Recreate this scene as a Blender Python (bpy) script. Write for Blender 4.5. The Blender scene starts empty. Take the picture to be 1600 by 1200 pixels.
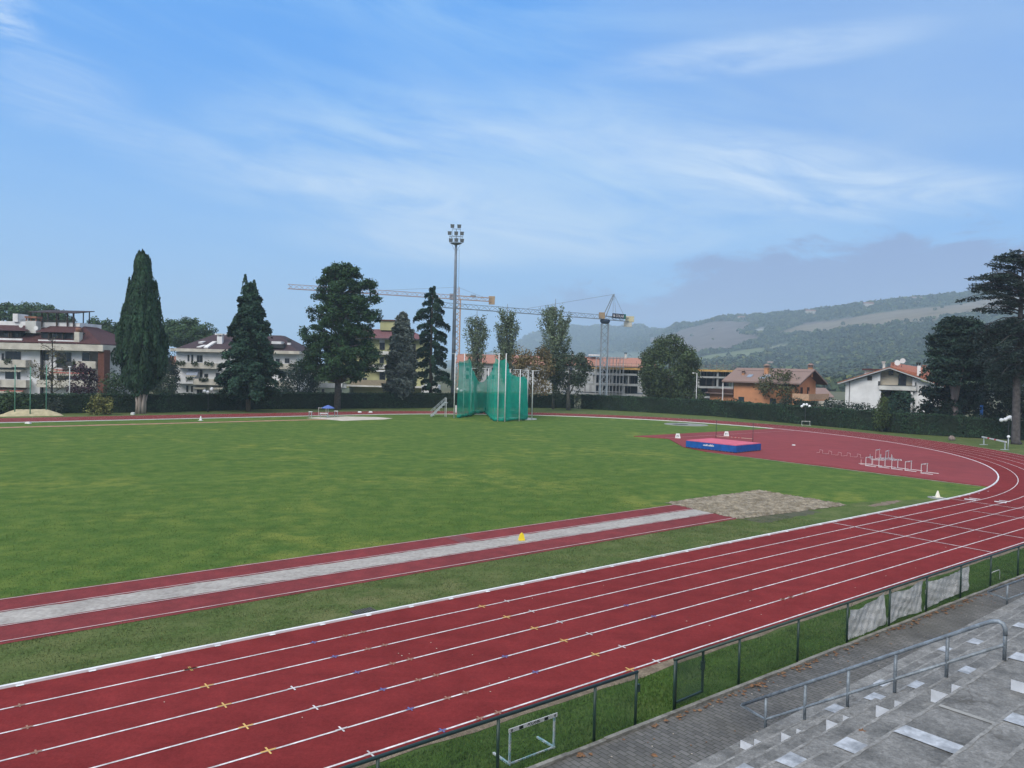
import bpy, math, random
import numpy as np
from mathutils import Vector, Matrix

scene = bpy.context.scene
R = math.radians

# ------------------------------------------------------------------ camera
H_EYE = 7.458                      # eye height above the track, standing on the upper tiers
FPX, PITCH, ROLL, YAW = 1202.0, 0.02273, 0.02355, 0.90663
_cp, _sp, _cr, _sr = math.cos(PITCH), math.sin(PITCH), math.cos(ROLL), math.sin(ROLL)
FW = np.array([0, _cp, -_sp])
_u = np.array([0, _sp, _cp]); _x = np.array([1.0, 0, 0])
RT, UP = _cr * _x + _sr * _u, -_sr * _x + _cr * _u
cam_d = bpy.data.cameras.new('camera')
cam = bpy.data.objects.new('camera', cam_d)
scene.collection.objects.link(cam)
cam_d.sensor_width = 36.0
cam_d.lens = FPX / 1600 * 36.0
cam_d.clip_start, cam_d.clip_end = 0.05, 12000
cam.matrix_world = Matrix(((RT[0], UP[0], -FW[0], 0), (RT[1], UP[1], -FW[1], 0), (RT[2], UP[2], -FW[2], H_EYE), (0, 0, 0, 1)))
scene.camera = cam

# ------------------------------------------------------------------ light
EXPO = 0.45
SUN_EL, SUN_AZ = R(38), R(215)     # azimuth clockwise from +Y: high behind the stand, slightly left
scene.view_settings.view_transform = 'Standard'
scene.view_settings.look = 'None'
scene.view_settings.exposure = EXPO
scene.view_settings.gamma = 1.0
world = bpy.data.worlds.new('World'); scene.world = world
world.use_nodes = True
wt = world.node_tree; wt.nodes.clear()
def wn(kind, **kw):
    n = wt.nodes.new(kind)
    for k, v in kw.items(): setattr(n, k, v)
    return n
def wl(a, b): wt.links.new(a, b)
def wmath(op, a, b=None, c=None, clamp=False):
    n = wn('ShaderNodeMath', operation=op, use_clamp=clamp)
    for i, v in enumerate((a, b, c)):
        if v is None: continue
        if isinstance(v, (int, float)): n.inputs[i].default_value = v
        else: wl(v, n.inputs[i])
    return n.outputs[0]
def wmix(fac, a, b):
    n = wn('ShaderNodeMix', data_type='RGBA')
    for s, v in ((n.inputs[0], fac), (n.inputs[6], a), (n.inputs[7], b)):
        if isinstance(v, (int, float)): s.default_value = v
        elif isinstance(v, tuple): s.default_value = (*v, 1)
        else: wl(v, s)
    return n.outputs[2]
def wramp(v, lo, hi):
    n = wn('ShaderNodeMapRange', interpolation_type='SMOOTHSTEP')
    wl(v, n.inputs[0]); n.inputs[1].default_value = lo; n.inputs[2].default_value = hi
    return n.outputs[0]
sky = wn('ShaderNodeTexSky', sky_type='NISHITA')
sky.sun_disc = False
sky.sun_elevation = SUN_EL; sky.sun_rotation = SUN_AZ
sky.altitude = 200; sky.air_density = 1.0; sky.dust_density = 0.6; sky.ozone_density = 2.0
tc = wn('ShaderNodeTexCoord')
sep = wn('ShaderNodeSeparateXYZ'); wl(tc.outputs['Generated'], sep.inputs[0])
dx, dy, dz = sep.outputs
az = wmath('MULTIPLY', wmath('ARCTAN2', dx, dy), 57.29578)          # degrees, 0 = view direction, + right
el = wmath('MULTIPLY', wmath('ARCSINE', dz), 57.29578)
def wnoise(sx, sy, sz, scale, detail, rough, off=0.0, dist=0.0):
    # clouds laid on a dome of air: stretch along azimuth
    c = wn('ShaderNodeCombineXYZ')
    wl(wmath('MULTIPLY', az, sx), c.inputs[0]); wl(wmath('MULTIPLY_ADD', az, sz, wmath('MULTIPLY', el, sy)), c.inputs[1]); c.inputs[2].default_value = off
    n = wn('ShaderNodeTexNoise'); n.inputs['Scale'].default_value = scale; n.inputs['Detail'].default_value = detail
    n.inputs['Roughness'].default_value = rough; n.inputs['Distortion'].default_value = dist
    wl(c.outputs[0], n.inputs['Vector']); return n.outputs[0]
def wblob(a0, e0, ra, re, tilt=0.0):
    # soft elliptic region of the sky centred on (azimuth, elevation)
    da = wmath('SUBTRACT', az, a0)
    de = wmath('SUBTRACT', wmath('SUBTRACT', el, e0), wmath('MULTIPLY', da, tilt))
    q = wmath('ADD', wmath('POWER', wmath('ABSOLUTE', wmath('DIVIDE', da, ra)), 2.0), wmath('POWER', wmath('ABSOLUTE', wmath('DIVIDE', de, re)), 2.0))
    return wmath('SUBTRACT', 1.0, wramp(q, 0.0, 1.0))
SKY_STR = 0.12; SKY_GAIN = 1.14
def sc_(c): return tuple(v / SKY_STR * 2 ** -EXPO * SKY_GAIN for v in c)   # radiance wanted in the picture -> background colour
tinted = wn('ShaderNodeMix', data_type='RGBA', blend_type='MULTIPLY'); tinted.inputs[0].default_value = 1.0
wl(sky.outputs[0], tinted.inputs[6]); tinted.inputs[7].default_value = (0.86, 0.98, 1.10, 1)
base = tinted.outputs[2]
# deep blue left of centre
base = wmix(0.85, base, sc_((0.070, 0.335, 0.87)))
# pale air towards the horizon (blue, not yellow: the low sky is overcast far away)
low = wmath('SUBTRACT', 1.0, wramp(el, 0.0, 23.0))
base = wmix(wmath('MULTIPLY', low, 0.90), base, sc_((0.27, 0.52, 0.85)))
# thin high veil, wind-drawn streaks
n1 = wnoise(0.040, 0.20, 0.030, 1.0, 9, 0.62, 3.1, 0.9)
n2 = wnoise(0.012, 0.055, 0.008, 1.0, 5, 0.55, 9.7, 0.3)
veil = wmath('MULTIPLY', wramp(n1, 0.38, 0.76), wramp(n2, 0.36, 0.62))
base = wmix(wmath('MULTIPLY', veil, 0.42), base, sc_((0.42, 0.66, 0.90)))
# milky patch in the centre and lilac cast to the upper right
n3 = wnoise(0.07, 0.25, 0.045, 1.0, 8, 0.62, 1.7, 0.7)
milk = wmath('MULTIPLY', wblob(3, 14, 34, 8, 0.0), wramp(n3, 0.30, 0.70))
base = wmix(wmath('MULTIPLY', milk, 0.75), base, sc_((0.48, 0.67, 0.89)))
lil = wmath('MULTIPLY', wblob(32, 24, 34, 17), wramp(n2, 0.20, 0.62))
base = wmix(wmath('MULTIPLY', lil, 0.72), base, sc_((0.255, 0.42, 0.74)))
# brighter streaks
n4 = wnoise(0.09, 0.42, 0.055, 1.0, 9, 0.62, 5.5, 1.0)
for (a0, e0, ra, re, tl, k) in ((18, 13.6, 15, 3.4, -0.12, 0.88), (27, 11.8, 9, 2.2, -0.05, 0.62), (17, 21.4, 14, 1.6, 0.03, 0.50), (-34.2, 20.2, 3.4, 1.8, -0.12, 1.25), (-32, 17.5, 7, 2.4, -0.15, 0.40), (-9, 12.4, 14, 2.6, -0.06, 0.75), (0, 9.3, 20, 2.6, 0.02, 0.62), (-26, 14.0, 12, 2.4, -0.22, 0.36), (0, 16.5, 12, 1.6, 0.05, 0.35)):
    st = wmath('MULTIPLY', wblob(a0, e0, ra, re, tl), wramp(n4, 0.27, 0.76))
    base = wmix(wmath('MULTIPLY', st, k, clamp=True), base, sc_((0.66, 0.79, 0.94)))
# grey-violet bank low on the right
n5 = wnoise(0.17, 0.36, 0.0, 1.0, 9, 0.60, 12.3, 0.4)
edge = wmath('ADD', el, wmath('MULTIPLY', wmath('SUBTRACT', n5, 0.5), 10.0))
top = wmath('MULTIPLY_ADD', wramp(az, 4.0, 22.0), 4.2, 4.6)
bank = wmath('MULTIPLY', wmath('SUBTRACT', 1.0, wramp(wmath('SUBTRACT', edge, top), -0.8, 0.9)), wramp(az, -4.0, 8.0))
base = wmix(wmath('MULTIPLY', bank, 0.95), base, sc_((0.215, 0.31, 0.57)))
# unseen broken bright cloud, added overhead and behind the stand to light the field
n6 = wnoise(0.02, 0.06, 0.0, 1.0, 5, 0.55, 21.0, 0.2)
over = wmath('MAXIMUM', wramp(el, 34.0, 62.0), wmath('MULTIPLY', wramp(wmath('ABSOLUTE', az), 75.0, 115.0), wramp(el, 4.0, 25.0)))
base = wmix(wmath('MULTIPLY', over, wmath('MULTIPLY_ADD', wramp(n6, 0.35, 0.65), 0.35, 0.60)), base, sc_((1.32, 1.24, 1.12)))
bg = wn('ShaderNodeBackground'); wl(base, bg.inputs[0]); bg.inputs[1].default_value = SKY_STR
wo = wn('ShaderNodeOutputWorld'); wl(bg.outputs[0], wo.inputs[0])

sun_d = bpy.data.lights.new('sun', 'SUN'); sun_d.energy = 1.9; sun_d.angle = R(28); sun_d.color = (1.0, 0.96, 0.90)
sun = bpy.data.objects.new('sun', sun_d); scene.collection.objects.link(sun)
_sd = Vector((math.sin(SUN_AZ) * math.cos(SUN_EL), math.cos(SUN_AZ) * math.cos(SUN_EL), math.sin(SUN_EL)))
sun.rotation_euler = _sd.to_track_quat('Z', 'Y').to_euler()
sun.location = (0, 0, 60)

cy = scene.cycles
cy.use_denoising = True
cy.max_bounces = 6; cy.diffuse_bounces = 3; cy.glossy_bounces = 2; cy.transmission_bounces = 2
cy.volume_bounces = 1; cy.transparent_max_bounces = 24
cy.sample_clamp_indirect = 4.0

HAZE_DENSITY = 0.00034
# ------------------------------------------------------------------ site survey helpers
DS = np.array([math.sin(YAW), math.cos(YAW)]); DN = np.array([-math.cos(YAW), math.sin(YAW)])
def T(s, n, z=0.0):
    """track frame (along the straight, away from the stand) -> world"""
    p = s * DS + n * DN
    return (float(p[0]), float(p[1]), z)
def ray(px, py):
    return (px - 800) / FPX * RT - (py - 600) / FPX * UP + FW
def G(px, py, z=0.0):
    d = ray(px, py); t = (z - H_EYE) / d[2]
    return (float(d[0] * t), float(d[1] * t), z)
def D(px, py, Y):
    d = ray(px, py); t = Y / d[1]
    return (float(d[0] * t), float(Y), float(H_EYE + d[2] * t))
def SN(p):
    q = np.array(p[:2]); return float(q @ DS), float(q @ DN)
TRK = math.atan2(DS[1], DS[0])      # world rotation whose local x runs along the straight

# ------------------------------------------------------------------ materials
MATS = {}
def mat(name, col, rough=0.8, var=0.12, scale=4.0, detail=4, bump=0.0, bscale=None, col2=None, spec=0.3, metal=0.0, stretch=(1, 1, 1), tint=False, lo=0.35, hi=0.65, big=0.0, grain=None):
    if name in MATS: return MATS[name]
    m = bpy.data.materials.new(name); m.use_nodes = True
    t = m.node_tree; b = t.nodes['Principled BSDF']
    b.inputs['Roughness'].default_value = rough; b.inputs['Metallic'].default_value = metal
    b.inputs['Specular IOR Level'].default_value = spec
    N = t.nodes.new; L = t.links.new
    co = N('ShaderNodeTexCoord'); mp = N('ShaderNodeMapping'); mp.inputs['Scale'].default_value = stretch
    L(co.outputs['Object'], mp.inputs[0])
    no = N('ShaderNodeTexNoise'); no.inputs['Scale'].default_value = scale; no.inputs['Detail'].default_value = detail
    L(mp.outputs[0], no.inputs['Vector'])
    mr = N('ShaderNodeMapRange'); mr.inputs[1].default_value = lo; mr.inputs[2].default_value = hi
    L(no.outputs[0], mr.inputs[0])
    mx = N('ShaderNodeMix'); mx.data_type = 'RGBA'
    L(mr.outputs[0], mx.inputs[0])
    if col2 is None:
        a = tuple(max(0, c * (1 - var)) for c in col); c2 = tuple(min(1, c * (1 + var)) for c in col)
    else: a, c2 = col, col2
    mx.inputs[6].default_value = (*a, 1); mx.inputs[7].default_value = (*c2, 1)
    out = mx.outputs[2]
    if big:
        nb = N('ShaderNodeTexNoise'); nb.inputs['Scale'].default_value = scale * 0.12; nb.inputs['Detail'].default_value = 3
        L(mp.outputs[0], nb.inputs['Vector'])
        m2 = N('ShaderNodeMapRange'); m2.inputs[1].default_value = 0.3; m2.inputs[2].default_value = 0.7
        m2.inputs[3].default_value = 1 - big; m2.inputs[4].default_value = 1 + big; L(nb.outputs[0], m2.inputs[0])
        mm = N('ShaderNodeVectorMath'); mm.operation = 'SCALE'; L(out, mm.inputs[0]); L(m2.outputs[0], mm.inputs['Scale'])
        out = mm.outputs[0]
    for (gs, ga, gst) in (grain or ()):
        gm = N('ShaderNodeMapping'); gm.inputs['Scale'].default_value = gst; L(mp.outputs[0], gm.inputs[0])
        if gst != (1, 1, 1): gm.inputs['Rotation'].default_value = (0, 0, -TRK)
        nb = N('ShaderNodeTexNoise'); nb.inputs['Scale'].default_value = gs; nb.inputs['Detail'].default_value = 3; nb.inputs['Roughness'].default_value = 0.7
        L(gm.outputs[0], nb.inputs['Vector'])
        m2 = N('ShaderNodeMapRange'); m2.inputs[1].default_value = 0.32; m2.inputs[2].default_value = 0.68
        m2.inputs[3].default_value = 1 - ga; m2.inputs[4].default_value = 1 + ga; L(nb.outputs[0], m2.inputs[0])
        mm = N('ShaderNodeVectorMath'); mm.operation = 'SCALE'; L(out, mm.inputs[0]); L(m2.outputs[0], mm.inputs['Scale'])
        out = mm.outputs[0]
    if tint:
        at = N('ShaderNodeAttribute'); at.attribute_name = 'tint'
        mm = N('ShaderNodeVectorMath'); mm.operation = 'MULTIPLY'; L(out, mm.inputs[0]); L(at.outputs['Color'], mm.inputs[1])
        out = mm.outputs[0]
    L(out, b.inputs['Base Color'])
    if bump:
        bn = N('ShaderNodeTexNoise'); bn.inputs['Scale'].default_value = bscale or scale * 3; bn.inputs['Detail'].default_value = 5
        L(mp.outputs[0], bn.inputs['Vector'])
        bu = N('ShaderNodeBump'); bu.inputs['Strength'].default_value = bump; bu.inputs['Distance'].default_value = 0.02
        L(bn.outputs[0], bu.inputs['Height']); L(bu.outputs[0], b.inputs['Normal'])
    MATS[name] = m
    return m

# ------------------------------------------------------------------ mesh helpers
COL = scene.collection
class MB:
    def __init__(s): s.v = []; s.f = []
    def add(s, vs, fs):
        o = len(s.v); s.v += [tuple(p) for p in vs]; s.f += [tuple(i + o for i in f) for f in fs]; return s
    def box(s, x0, x1, y0, y1, z0, z1):
        if x0 > x1: x0, x1 = x1, x0
        if y0 > y1: y0, y1 = y1, y0
        if z0 > z1: z0, z1 = z1, z0
        return s.add([(x0, y0, z0), (x1, y0, z0), (x1, y1, z0), (x0, y1, z0), (x0, y0, z1), (x1, y0, z1), (x1, y1, z1), (x0, y1, z1)],
                     [(0, 3, 2, 1), (4, 5, 6, 7), (0, 1, 5, 4), (1, 2, 6, 5), (2, 3, 7, 6), (3, 0, 4, 7)])
    def hexa(s, b, t):
        """bottom ring and top ring of equal length -> closed solid"""
        n = len(b)
        return s.add(list(b) + list(t), [tuple(range(n))[::-1], tuple(range(n, 2 * n))] + [(i, (i + 1) % n, n + (i + 1) % n, n + i) for i in range(n)])
    def prism(s, poly, z0, z1):
        return s.hexa([(p[0], p[1], z0) for p in poly], [(p[0], p[1], z1) for p in poly])
    def xprism(s, poly, x0, x1):
        """poly in (y,z), extruded along x"""
        return s.hexa([(x0, p[0], p[1]) for p in poly], [(x1, p[0], p[1]) for p in poly])
    def yprism(s, poly, y0, y1):
        return s.hexa([(p[0], y0, p[1]) for p in poly], [(p[0], y1, p[1]) for p in poly])
    def path(s, pts, r, n=8, cap=True):
        pts = [Vector(p) for p in pts]; k = len(pts)
        rs = list(r) if hasattr(r, '__len__') else [r] * k
        rings = []; ref = None
        for i, p in enumerate(pts):
            d = (pts[min(i + 1, k - 1)] - pts[max(i - 1, 0)])
            if d.length < 1e-9: d = Vector((0, 0, 1))
            d.normalize()
            if ref is None: ref = Vector((1, 0, 0)) if abs(d.x) < 0.8 else Vector((0, 1, 0))
            a = (ref - d * ref.dot(d)).normalized(); b = d.cross(a); ref = a
            sc = 1.0
            if 0 < i < k - 1:
                e1 = (pts[i] - pts[i - 1]).normalized(); c = max(0.5, e1.dot(d)); sc = 1.0
            rings.append([p + (a * math.cos(2 * math.pi * j / n) + b * math.sin(2 * math.pi * j / n)) * rs[i] * sc for j in range(n)])
        vs = [q for g in rings for q in g]; fs = []
        for i in range(k - 1):
            for j in range(n):
                fs.append((i * n + j, i * n + (j + 1) % n, (i + 1) * n + (j + 1) % n, (i + 1) * n + j))
        if cap: fs += [tuple(range(n))[::-1], tuple((k - 1) * n + j for j in range(n))]
        return s.add(vs, fs)
    def tube(s, a, b, r0, r1=None, n=8): return s.path([a, b], [r0, r0 if r1 is None else r1], n)
    def bar(s, a, b, w, h):
        """square-section bar from a to b"""
        a, b = Vector(a), Vector(b); d = (b - a).normalized()
        up = Vector((0, 0, 1)) if abs(d.z) < 0.95 else Vector((0, 1, 0))
        x = d.cross(up).normalized() * w / 2; y = x.cross(d).normalized() * h / 2
        return s.hexa([a - x - y, a + x - y, a + x + y, a - x + y], [b - x - y, b + x - y, b + x + y, b - x + y])
    def ball(s, c, r, nu=12, nv=8, sz=1.0):
        vs = [(c[0], c[1], c[2] + r * sz)]
        for i in range(1, nv):
            t = math.pi * i / nv
            for j in range(nu):
                p = 2 * math.pi * j / nu; vs.append((c[0] + r * math.sin(t) * math.cos(p), c[1] + r * math.sin(t) * math.sin(p), c[2] + r * sz * math.cos(t)))
        vs.append((c[0], c[1], c[2] - r * sz)); e = len(vs) - 1
        fs = [(0, 1 + j, 1 + (j + 1) % nu) for j in range(nu)]
        for i in range(nv - 2):
            for j in range(nu):
                a = 1 + i * nu + j; b = 1 + i * nu + (j + 1) % nu; fs.append((a, a + nu, b + nu, b))
        fs += [(e, e - nu + (j + 1) % nu, e - nu + j) for j in range(nu)]
        return s.add(vs, fs)
    def lathe(s, prof, c=(0, 0, 0), n=16):
        k = len(prof); vs = []
        for (r, z) in prof:
            for j in range(n):
                a = 2 * math.pi * j / n; vs.append((c[0] + r * math.cos(a), c[1] + r * math.sin(a), c[2] + z))
        fs = [(i * n + j, i * n + (j + 1) % n, (i + 1) * n + (j + 1) % n, (i + 1) * n + j) for i in range(k - 1) for j in range(n)]
        fs += [tuple(range(n))[::-1], tuple((k - 1) * n + j for j in range(n))]
        return s.add(vs, fs)
    def build(s, name, m, parent=None, smooth=False, world=False):
        me = bpy.data.meshes.new(name)
        vs = s.v
        if world and parent is not None:
            l = parent.location; vs = [(p[0] - l[0], p[1] - l[1], p[2] - l[2]) for p in vs]
        me.from_pydata([tuple(p) for p in vs], [], s.f); me.update()
        if smooth: me.polygons.foreach_set('use_smooth', [True] * len(me.polygons))
        if m is not None: me.materials.append(m)
        o = bpy.data.objects.new(name, me); COL.objects.link(o)
        if parent is not None: o.parent = parent
        return o
def strip(a, b, z):
    """flat ribbon between two polylines of (x,y)"""
    n = len(a); mb = MB()
    return mb.add([(p[0], p[1], z) for p in a] + [(p[0], p[1], z) for p in b], [(i, i + 1, n + i + 1, n + i) for i in range(n - 1)])
def tag(o, label, cat, group=None):
    o['label'] = label; o['category'] = cat
    if group: o['group'] = group
    return o
def thing(name, label, cat, loc=(0, 0, 0), rz=0.0, group=None):
    o = bpy.data.objects.new(name, None); COL.objects.link(o)
    o.location = loc; o.rotation_euler = (0, 0, rz); o.empty_display_size = 0.2
    return tag(o, label, cat, group)
def struct(o): o['kind'] = 'structure'; return o
def stuff(o): o['kind'] = 'stuff'; return o
def copy_tree(o, parent=None):
    c = o.copy(); COL.objects.link(c)
    if parent is not None: c.parent = parent
    for ch in list(o.children): copy_tree(ch, c)
    return c
def text_mesh(name, s, size, m, parent, loc, rot, depth=0.004, align='CENTER', sx=1.0, bold=0.0):
    cu = bpy.data.curves.new(name, 'FONT'); cu.body = s; cu.size = size; cu.extrude = depth; cu.align_x = align; cu.align_y = 'CENTER'; cu.offset = bold
    tmp = bpy.data.objects.new('tmp_text', cu); COL.objects.link(tmp)
    me = bpy.data.meshes.new_from_object(tmp.evaluated_get(bpy.context.evaluated_depsgraph_get()))
    bpy.data.objects.remove(tmp)
    me.name = name; me.materials.clear(); me.materials.append(m)
    o = bpy.data.objects.new(name, me); COL.objects.link(o); o.parent = parent
    o.location = loc; o.rotation_euler = rot; o.scale = (sx, 1, 1)
    return o
# ================================================================== SETTING: ground, track, runway
D0, RC, S0, S1 = 20.294, 39.885, 50.63, -34.4
CN = D0 + RC
LANE = 1.22
def ring(off, seg=72, closed=True):
    r = RC + off; p = []
    for i in range(41): p.append(T(S1 + (S0 - S1) * i / 40, D0 - off)[:2])
    for i in range(1, seg): a = -math.pi / 2 + math.pi * i / seg; p.append(T(S0 + r * math.cos(a), CN + r * math.sin(a))[:2])
    for i in range(41): p.append(T(S0 + (S1 - S0) * i / 40, CN + r)[:2])
    for i in range(1, seg): a = math.pi / 2 + math.pi * i / seg; p.append(T(S1 + r * math.cos(a), CN + r * math.sin(a))[:2])
    if closed: p.append(p[0])
    return p
def arc_s(n, off=0.0):
    """s of the right-hand bend at offset n"""
    r = RC + off
    return S0 + math.sqrt(max(0, r * r - (n - CN) ** 2))

m_soil = mat('outer_ground', (0.075, 0.095, 0.040), 0.95, scale=0.25, detail=8, col2=(0.13, 0.115, 0.065), bump=0.5, bscale=3)
m_track = mat('track_red', (0.188, 0.0260, 0.0262), 0.9, var=0.10, scale=1.2, detail=9, bump=0.25, bscale=120, spec=0.08, big=0.10, grain=[(9, .10, (1, 1, 1)), (26, .14, (1, 1, 1)), (1.3, .07, (.12, 1.6, 1))])
m_white = mat('line_white', (0.64, 0.60, 0.60), 0.7, var=0.16, scale=3, detail=6, grain=[(6, .22, (1, 1, 1))])
m_yel = mat('line_yellow', (0.66, 0.42, 0.14), 0.7, var=0.1)
m_blu = mat('line_blue', (0.12, 0.13, 0.30), 0.7, var=0.1)
m_brn = mat('line_faded', (0.32, 0.17, 0.12), 0.7, var=0.1)

def grass_mat(name, dark, mid, yellow, amount):
    m = bpy.data.materials.new(name); m.use_nodes = True; t = m.node_tree; b = t.nodes['Principled BSDF']
    b.inputs['Roughness'].default_value = 0.9; b.inputs['Specular IOR Level'].default_value = 0.04
    N = t.nodes.new; L = t.links.new
    co = N('ShaderNodeTexCoord')
    def noise(scale, det, rough=0.55, st=(1, 1, 1)):
        mp = N('ShaderNodeMapping'); mp.inputs['Scale'].default_value = st; mp.inputs['Rotation'].default_value = (0, 0, -TRK); L(co.outputs['Object'], mp.inputs[0])
        n = N('ShaderNodeTexNoise'); n.inputs['Scale'].default_value = scale; n.inputs['Detail'].default_value = det; n.inputs['Roughness'].default_value = rough
        L(mp.outputs[0], n.inputs['Vector']); return n.outputs[0]
    def rng(v, a, c):
        r = N('ShaderNodeMapRange'); r.interpolation_type = 'SMOOTHSTEP'; r.inputs[1].default_value = a; r.inputs[2].default_value = c; L(v, r.inputs[0]); return r.outputs[0]
    def mix(f, a, c):
        x = N('ShaderNodeMix'); x.data_type = 'RGBA'; L(f, x.inputs[0])
        for i, v in ((6, a), (7, c)):
            if isinstance(v, tuple): x.inputs[i].default_value = (*v, 1)
            else: L(v, x.inputs[i])
        return x.outputs[2]
    c = mix(rng(noise(9.0, 8, 0.75), 0.36, 0.64), tuple(.80 * v for v in dark), tuple(1.06 * v for v in mid))
    c = mix(rng(noise(0.9, 7, 0.65), 0.35, 0.75), c, tuple(0.55 * a + 0.45 * y for a, y in zip(mid, yellow)))
    mu = N('ShaderNodeMath'); mu.operation = 'MULTIPLY'; L(rng(noise(0.11, 4, 0.6), 0.50, 0.64), mu.inputs[0]); L(rng(noise(0.45, 8, 0.7), 0.40, 0.66), mu.inputs[1])
    mu2 = N('ShaderNodeMath'); mu2.operation = 'MULTIPLY'; L(mu.outputs[0], mu2.inputs[0]); mu2.inputs[1].default_value = amount
    c = mix(mu2.outputs[0], c, yellow)
    # worn, duller streaks along the mowing direction
    mu3 = N('ShaderNodeMath'); mu3.operation = 'MULTIPLY'; L(rng(noise(0.5, 5, 0.6, (0.35, 1.6, 1)), 0.50, 0.75), mu3.inputs[0]); mu3.inputs[1].default_value = 0.55
    c = mix(mu3.outputs[0], c, tuple(0.75 * v for v in dark))
    L(c, b.inputs['Base Color'])
    bu = N('ShaderNodeBump'); bu.inputs['Strength'].default_value = 0.6; bu.inputs['Distance'].default_value = 0.04
    L(noise(22.0, 6, 0.7), bu.inputs['Height']); L(bu.outputs[0], b.inputs['Normal'])
    MATS[name] = m; return m
m_grass = grass_mat('infield_grass', (0.058, 0.116, 0.024), (0.086, 0.155, 0.036), (0.190, 0.222, 0.050), 0.80)
m_verge = grass_mat('verge_grass', (0.066, 0.104, 0.032), (0.100, 0.148, 0.046), (0.190, 0.185, 0.088), 0.75)
m_fence_grass = grass_mat('fence_strip_grass', (0.048, 0.095, 0.020), (0.068, 0.128, 0.026), (0.12, 0.14, 0.06), 0.5)

# big ground sheet to the horizon
g = MB(); K = 4600.0
g.add([(-K, -K, -0.05), (K, -K, -0.05), (K, K, -0.05), (-K, K, -0.05)], [(0, 1, 2, 3)])
struct(g.build('ground', m_soil))
# grass margin round the track up to the hedge
struct(strip(ring(7.4), ring(24.0), -0.012).build('outer_grass', m_verge))
infield = MB(); rg = ring(0.0, closed=False)
infield.add([(p[0], p[1], 0.0) for p in rg], [tuple(range(len(rg)))])
struct(infield.build('infield_grass', m_grass))
# drier strip between the runway and the track
vs = MB(); vs.add([T(S1, D0, 0.006), T(S0, D0, 0.006), T(44, 22.6, 0.006), T(33.5, 23.45, 0.006), T(S1, 23.45, 0.006)], [(0, 1, 2, 3, 4)])
struct(vs.build('verge_grass', m_verge))
struct(strip(ring(0.0), ring(7.42), 0.012).build('running_track', m_track))
# soil edge outside the outer lane line, near straight
m_edge = mat('bare_soil', (0.15, 0.115, 0.080), 0.95, scale=2.5, detail=8, col2=(0.23, 0.185, 0.13), bump=0.8, bscale=30, grain=[(12, .3, (1, 1, 1))])
se = MB()
def wob(i, a): return a * (math.sin(i * 1.7) + math.sin(i * 0.63 + 1) + math.sin(i * 3.1)) / 3
N_ = 90
aa = [T(-30 + 110 * i / N_, D0 - 7.40) for i in range(N_ + 1)]; bb = [T(-30 + 110 * i / N_, D0 - 7.72 + wob(i, 0.10)) for i in range(N_ + 1)]
struct(strip([p[:2] for p in aa], [p[:2] for p in bb], 0.006).build('soil_edge', m_edge))
# grass between track and fence, near side
fg = MB(); fg.add([T(-30, 12.95, -0.004), T(60, 12.95, -0.004), T(60, 10.80, -0.004), T(-30, 10.80, -0.004)], [(0, 1, 2, 3)])
struct(fg.build('fence_strip_grass', m_fence_grass))

# lane lines
lm = MB()
def ringline(mb, off, w, z=0.020):
    s_ = strip(ring(off - w / 2), ring(off + w / 2), z); mb.add(s_.v, s_.f)
for k in range(1, 7): ringline(lm, k * LANE, 0.050 if k < 6 else 0.055)
def cross(mb, s, n0, n1, w, z=0.021):
    mb.add([T(s, n0, z), T(s + w, n0, z), T(s + w, n1, z), T(s, n1, z)], [(0, 1, 2, 3)])
cross(lm, 36.36, D0 - 0.1, D0 - 7.3, 0.06, 0.024); cross(lm, 40.9, D0 - 0.1, D0 - 7.3, 0.06, 0.024); cross(lm, 50.0, D0 - 0.1, D0 - 7.3, 0.06, 0.024); cross(lm, 46.6, D0 - 2.6, D0 - 7.3, 0.05, 0.024)
for (s, n) in ((50.6, 19.7), (51.3, 18.3), (51.9, 16.9), (52.6, 15.6)):             # worn lane numbers at the start line
    lm.add([T(s, n, 0.025), T(s + 0.35, n + 0.12, 0.025), T(s + 0.5, n - 0.5, 0.025), T(s + 0.1, n - 0.6, 0.025)], [(0, 1, 2, 3)])
    lm.add([T(s + 0.75, n, 0.025), T(s + 0.95, n + 0.1, 0.025), T(s + 1.05, n - 0.55, 0.025), T(s + 0.8, n - 0.5, 0.025)], [(0, 1, 2, 3)])
def ticks(pts, m, name, sz=0.30, w=0.036, across=True):
    mb = MB()
    for (px, py) in pts:
        s, n = SN(G(px, py, 0.02)); k = round((D0 - n) / LANE); n = D0 - k * LANE
        mb.add([T(s - w / 2, n - sz / 2, 0.026), T(s + w / 2, n - sz / 2, 0.026), T(s + w / 2, n + sz / 2, 0.026), T(s - w / 2, n + sz / 2, 0.026)], [(0, 1, 2, 3)])
        mb.add([T(s - sz / 2, n - w / 1.6, 0.030), T(s + sz / 2, n - w / 1.6, 0.030), T(s + sz / 2, n + w / 1.6, 0.030), T(s - sz / 2, n + w / 1.6, 0.030)], [(0, 1, 2, 3)])
    return struct(mb.build(name, m))
def C8(l): return [(440 + x * 0.4125, 900 + y * 0.4125) for x, y in l]
def C7(l): return [(x / 5.333, 1000 + y / 5.333) for x, y in l]
def C8b(l): return [(1150 + x * 0.1875, 760 + y * 0.1875) for x, y in l]
ticks(C8([(762, 117), (853, 156), (957, 198), (1067, 244), (1187, 297), (1313, 352)]) + C7([(1590, 247)]) + [(300, 1047), (325, 1074), (352, 1104), (385, 1136), (420, 1174)], m_yel, 'yellow_track_marks')
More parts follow.
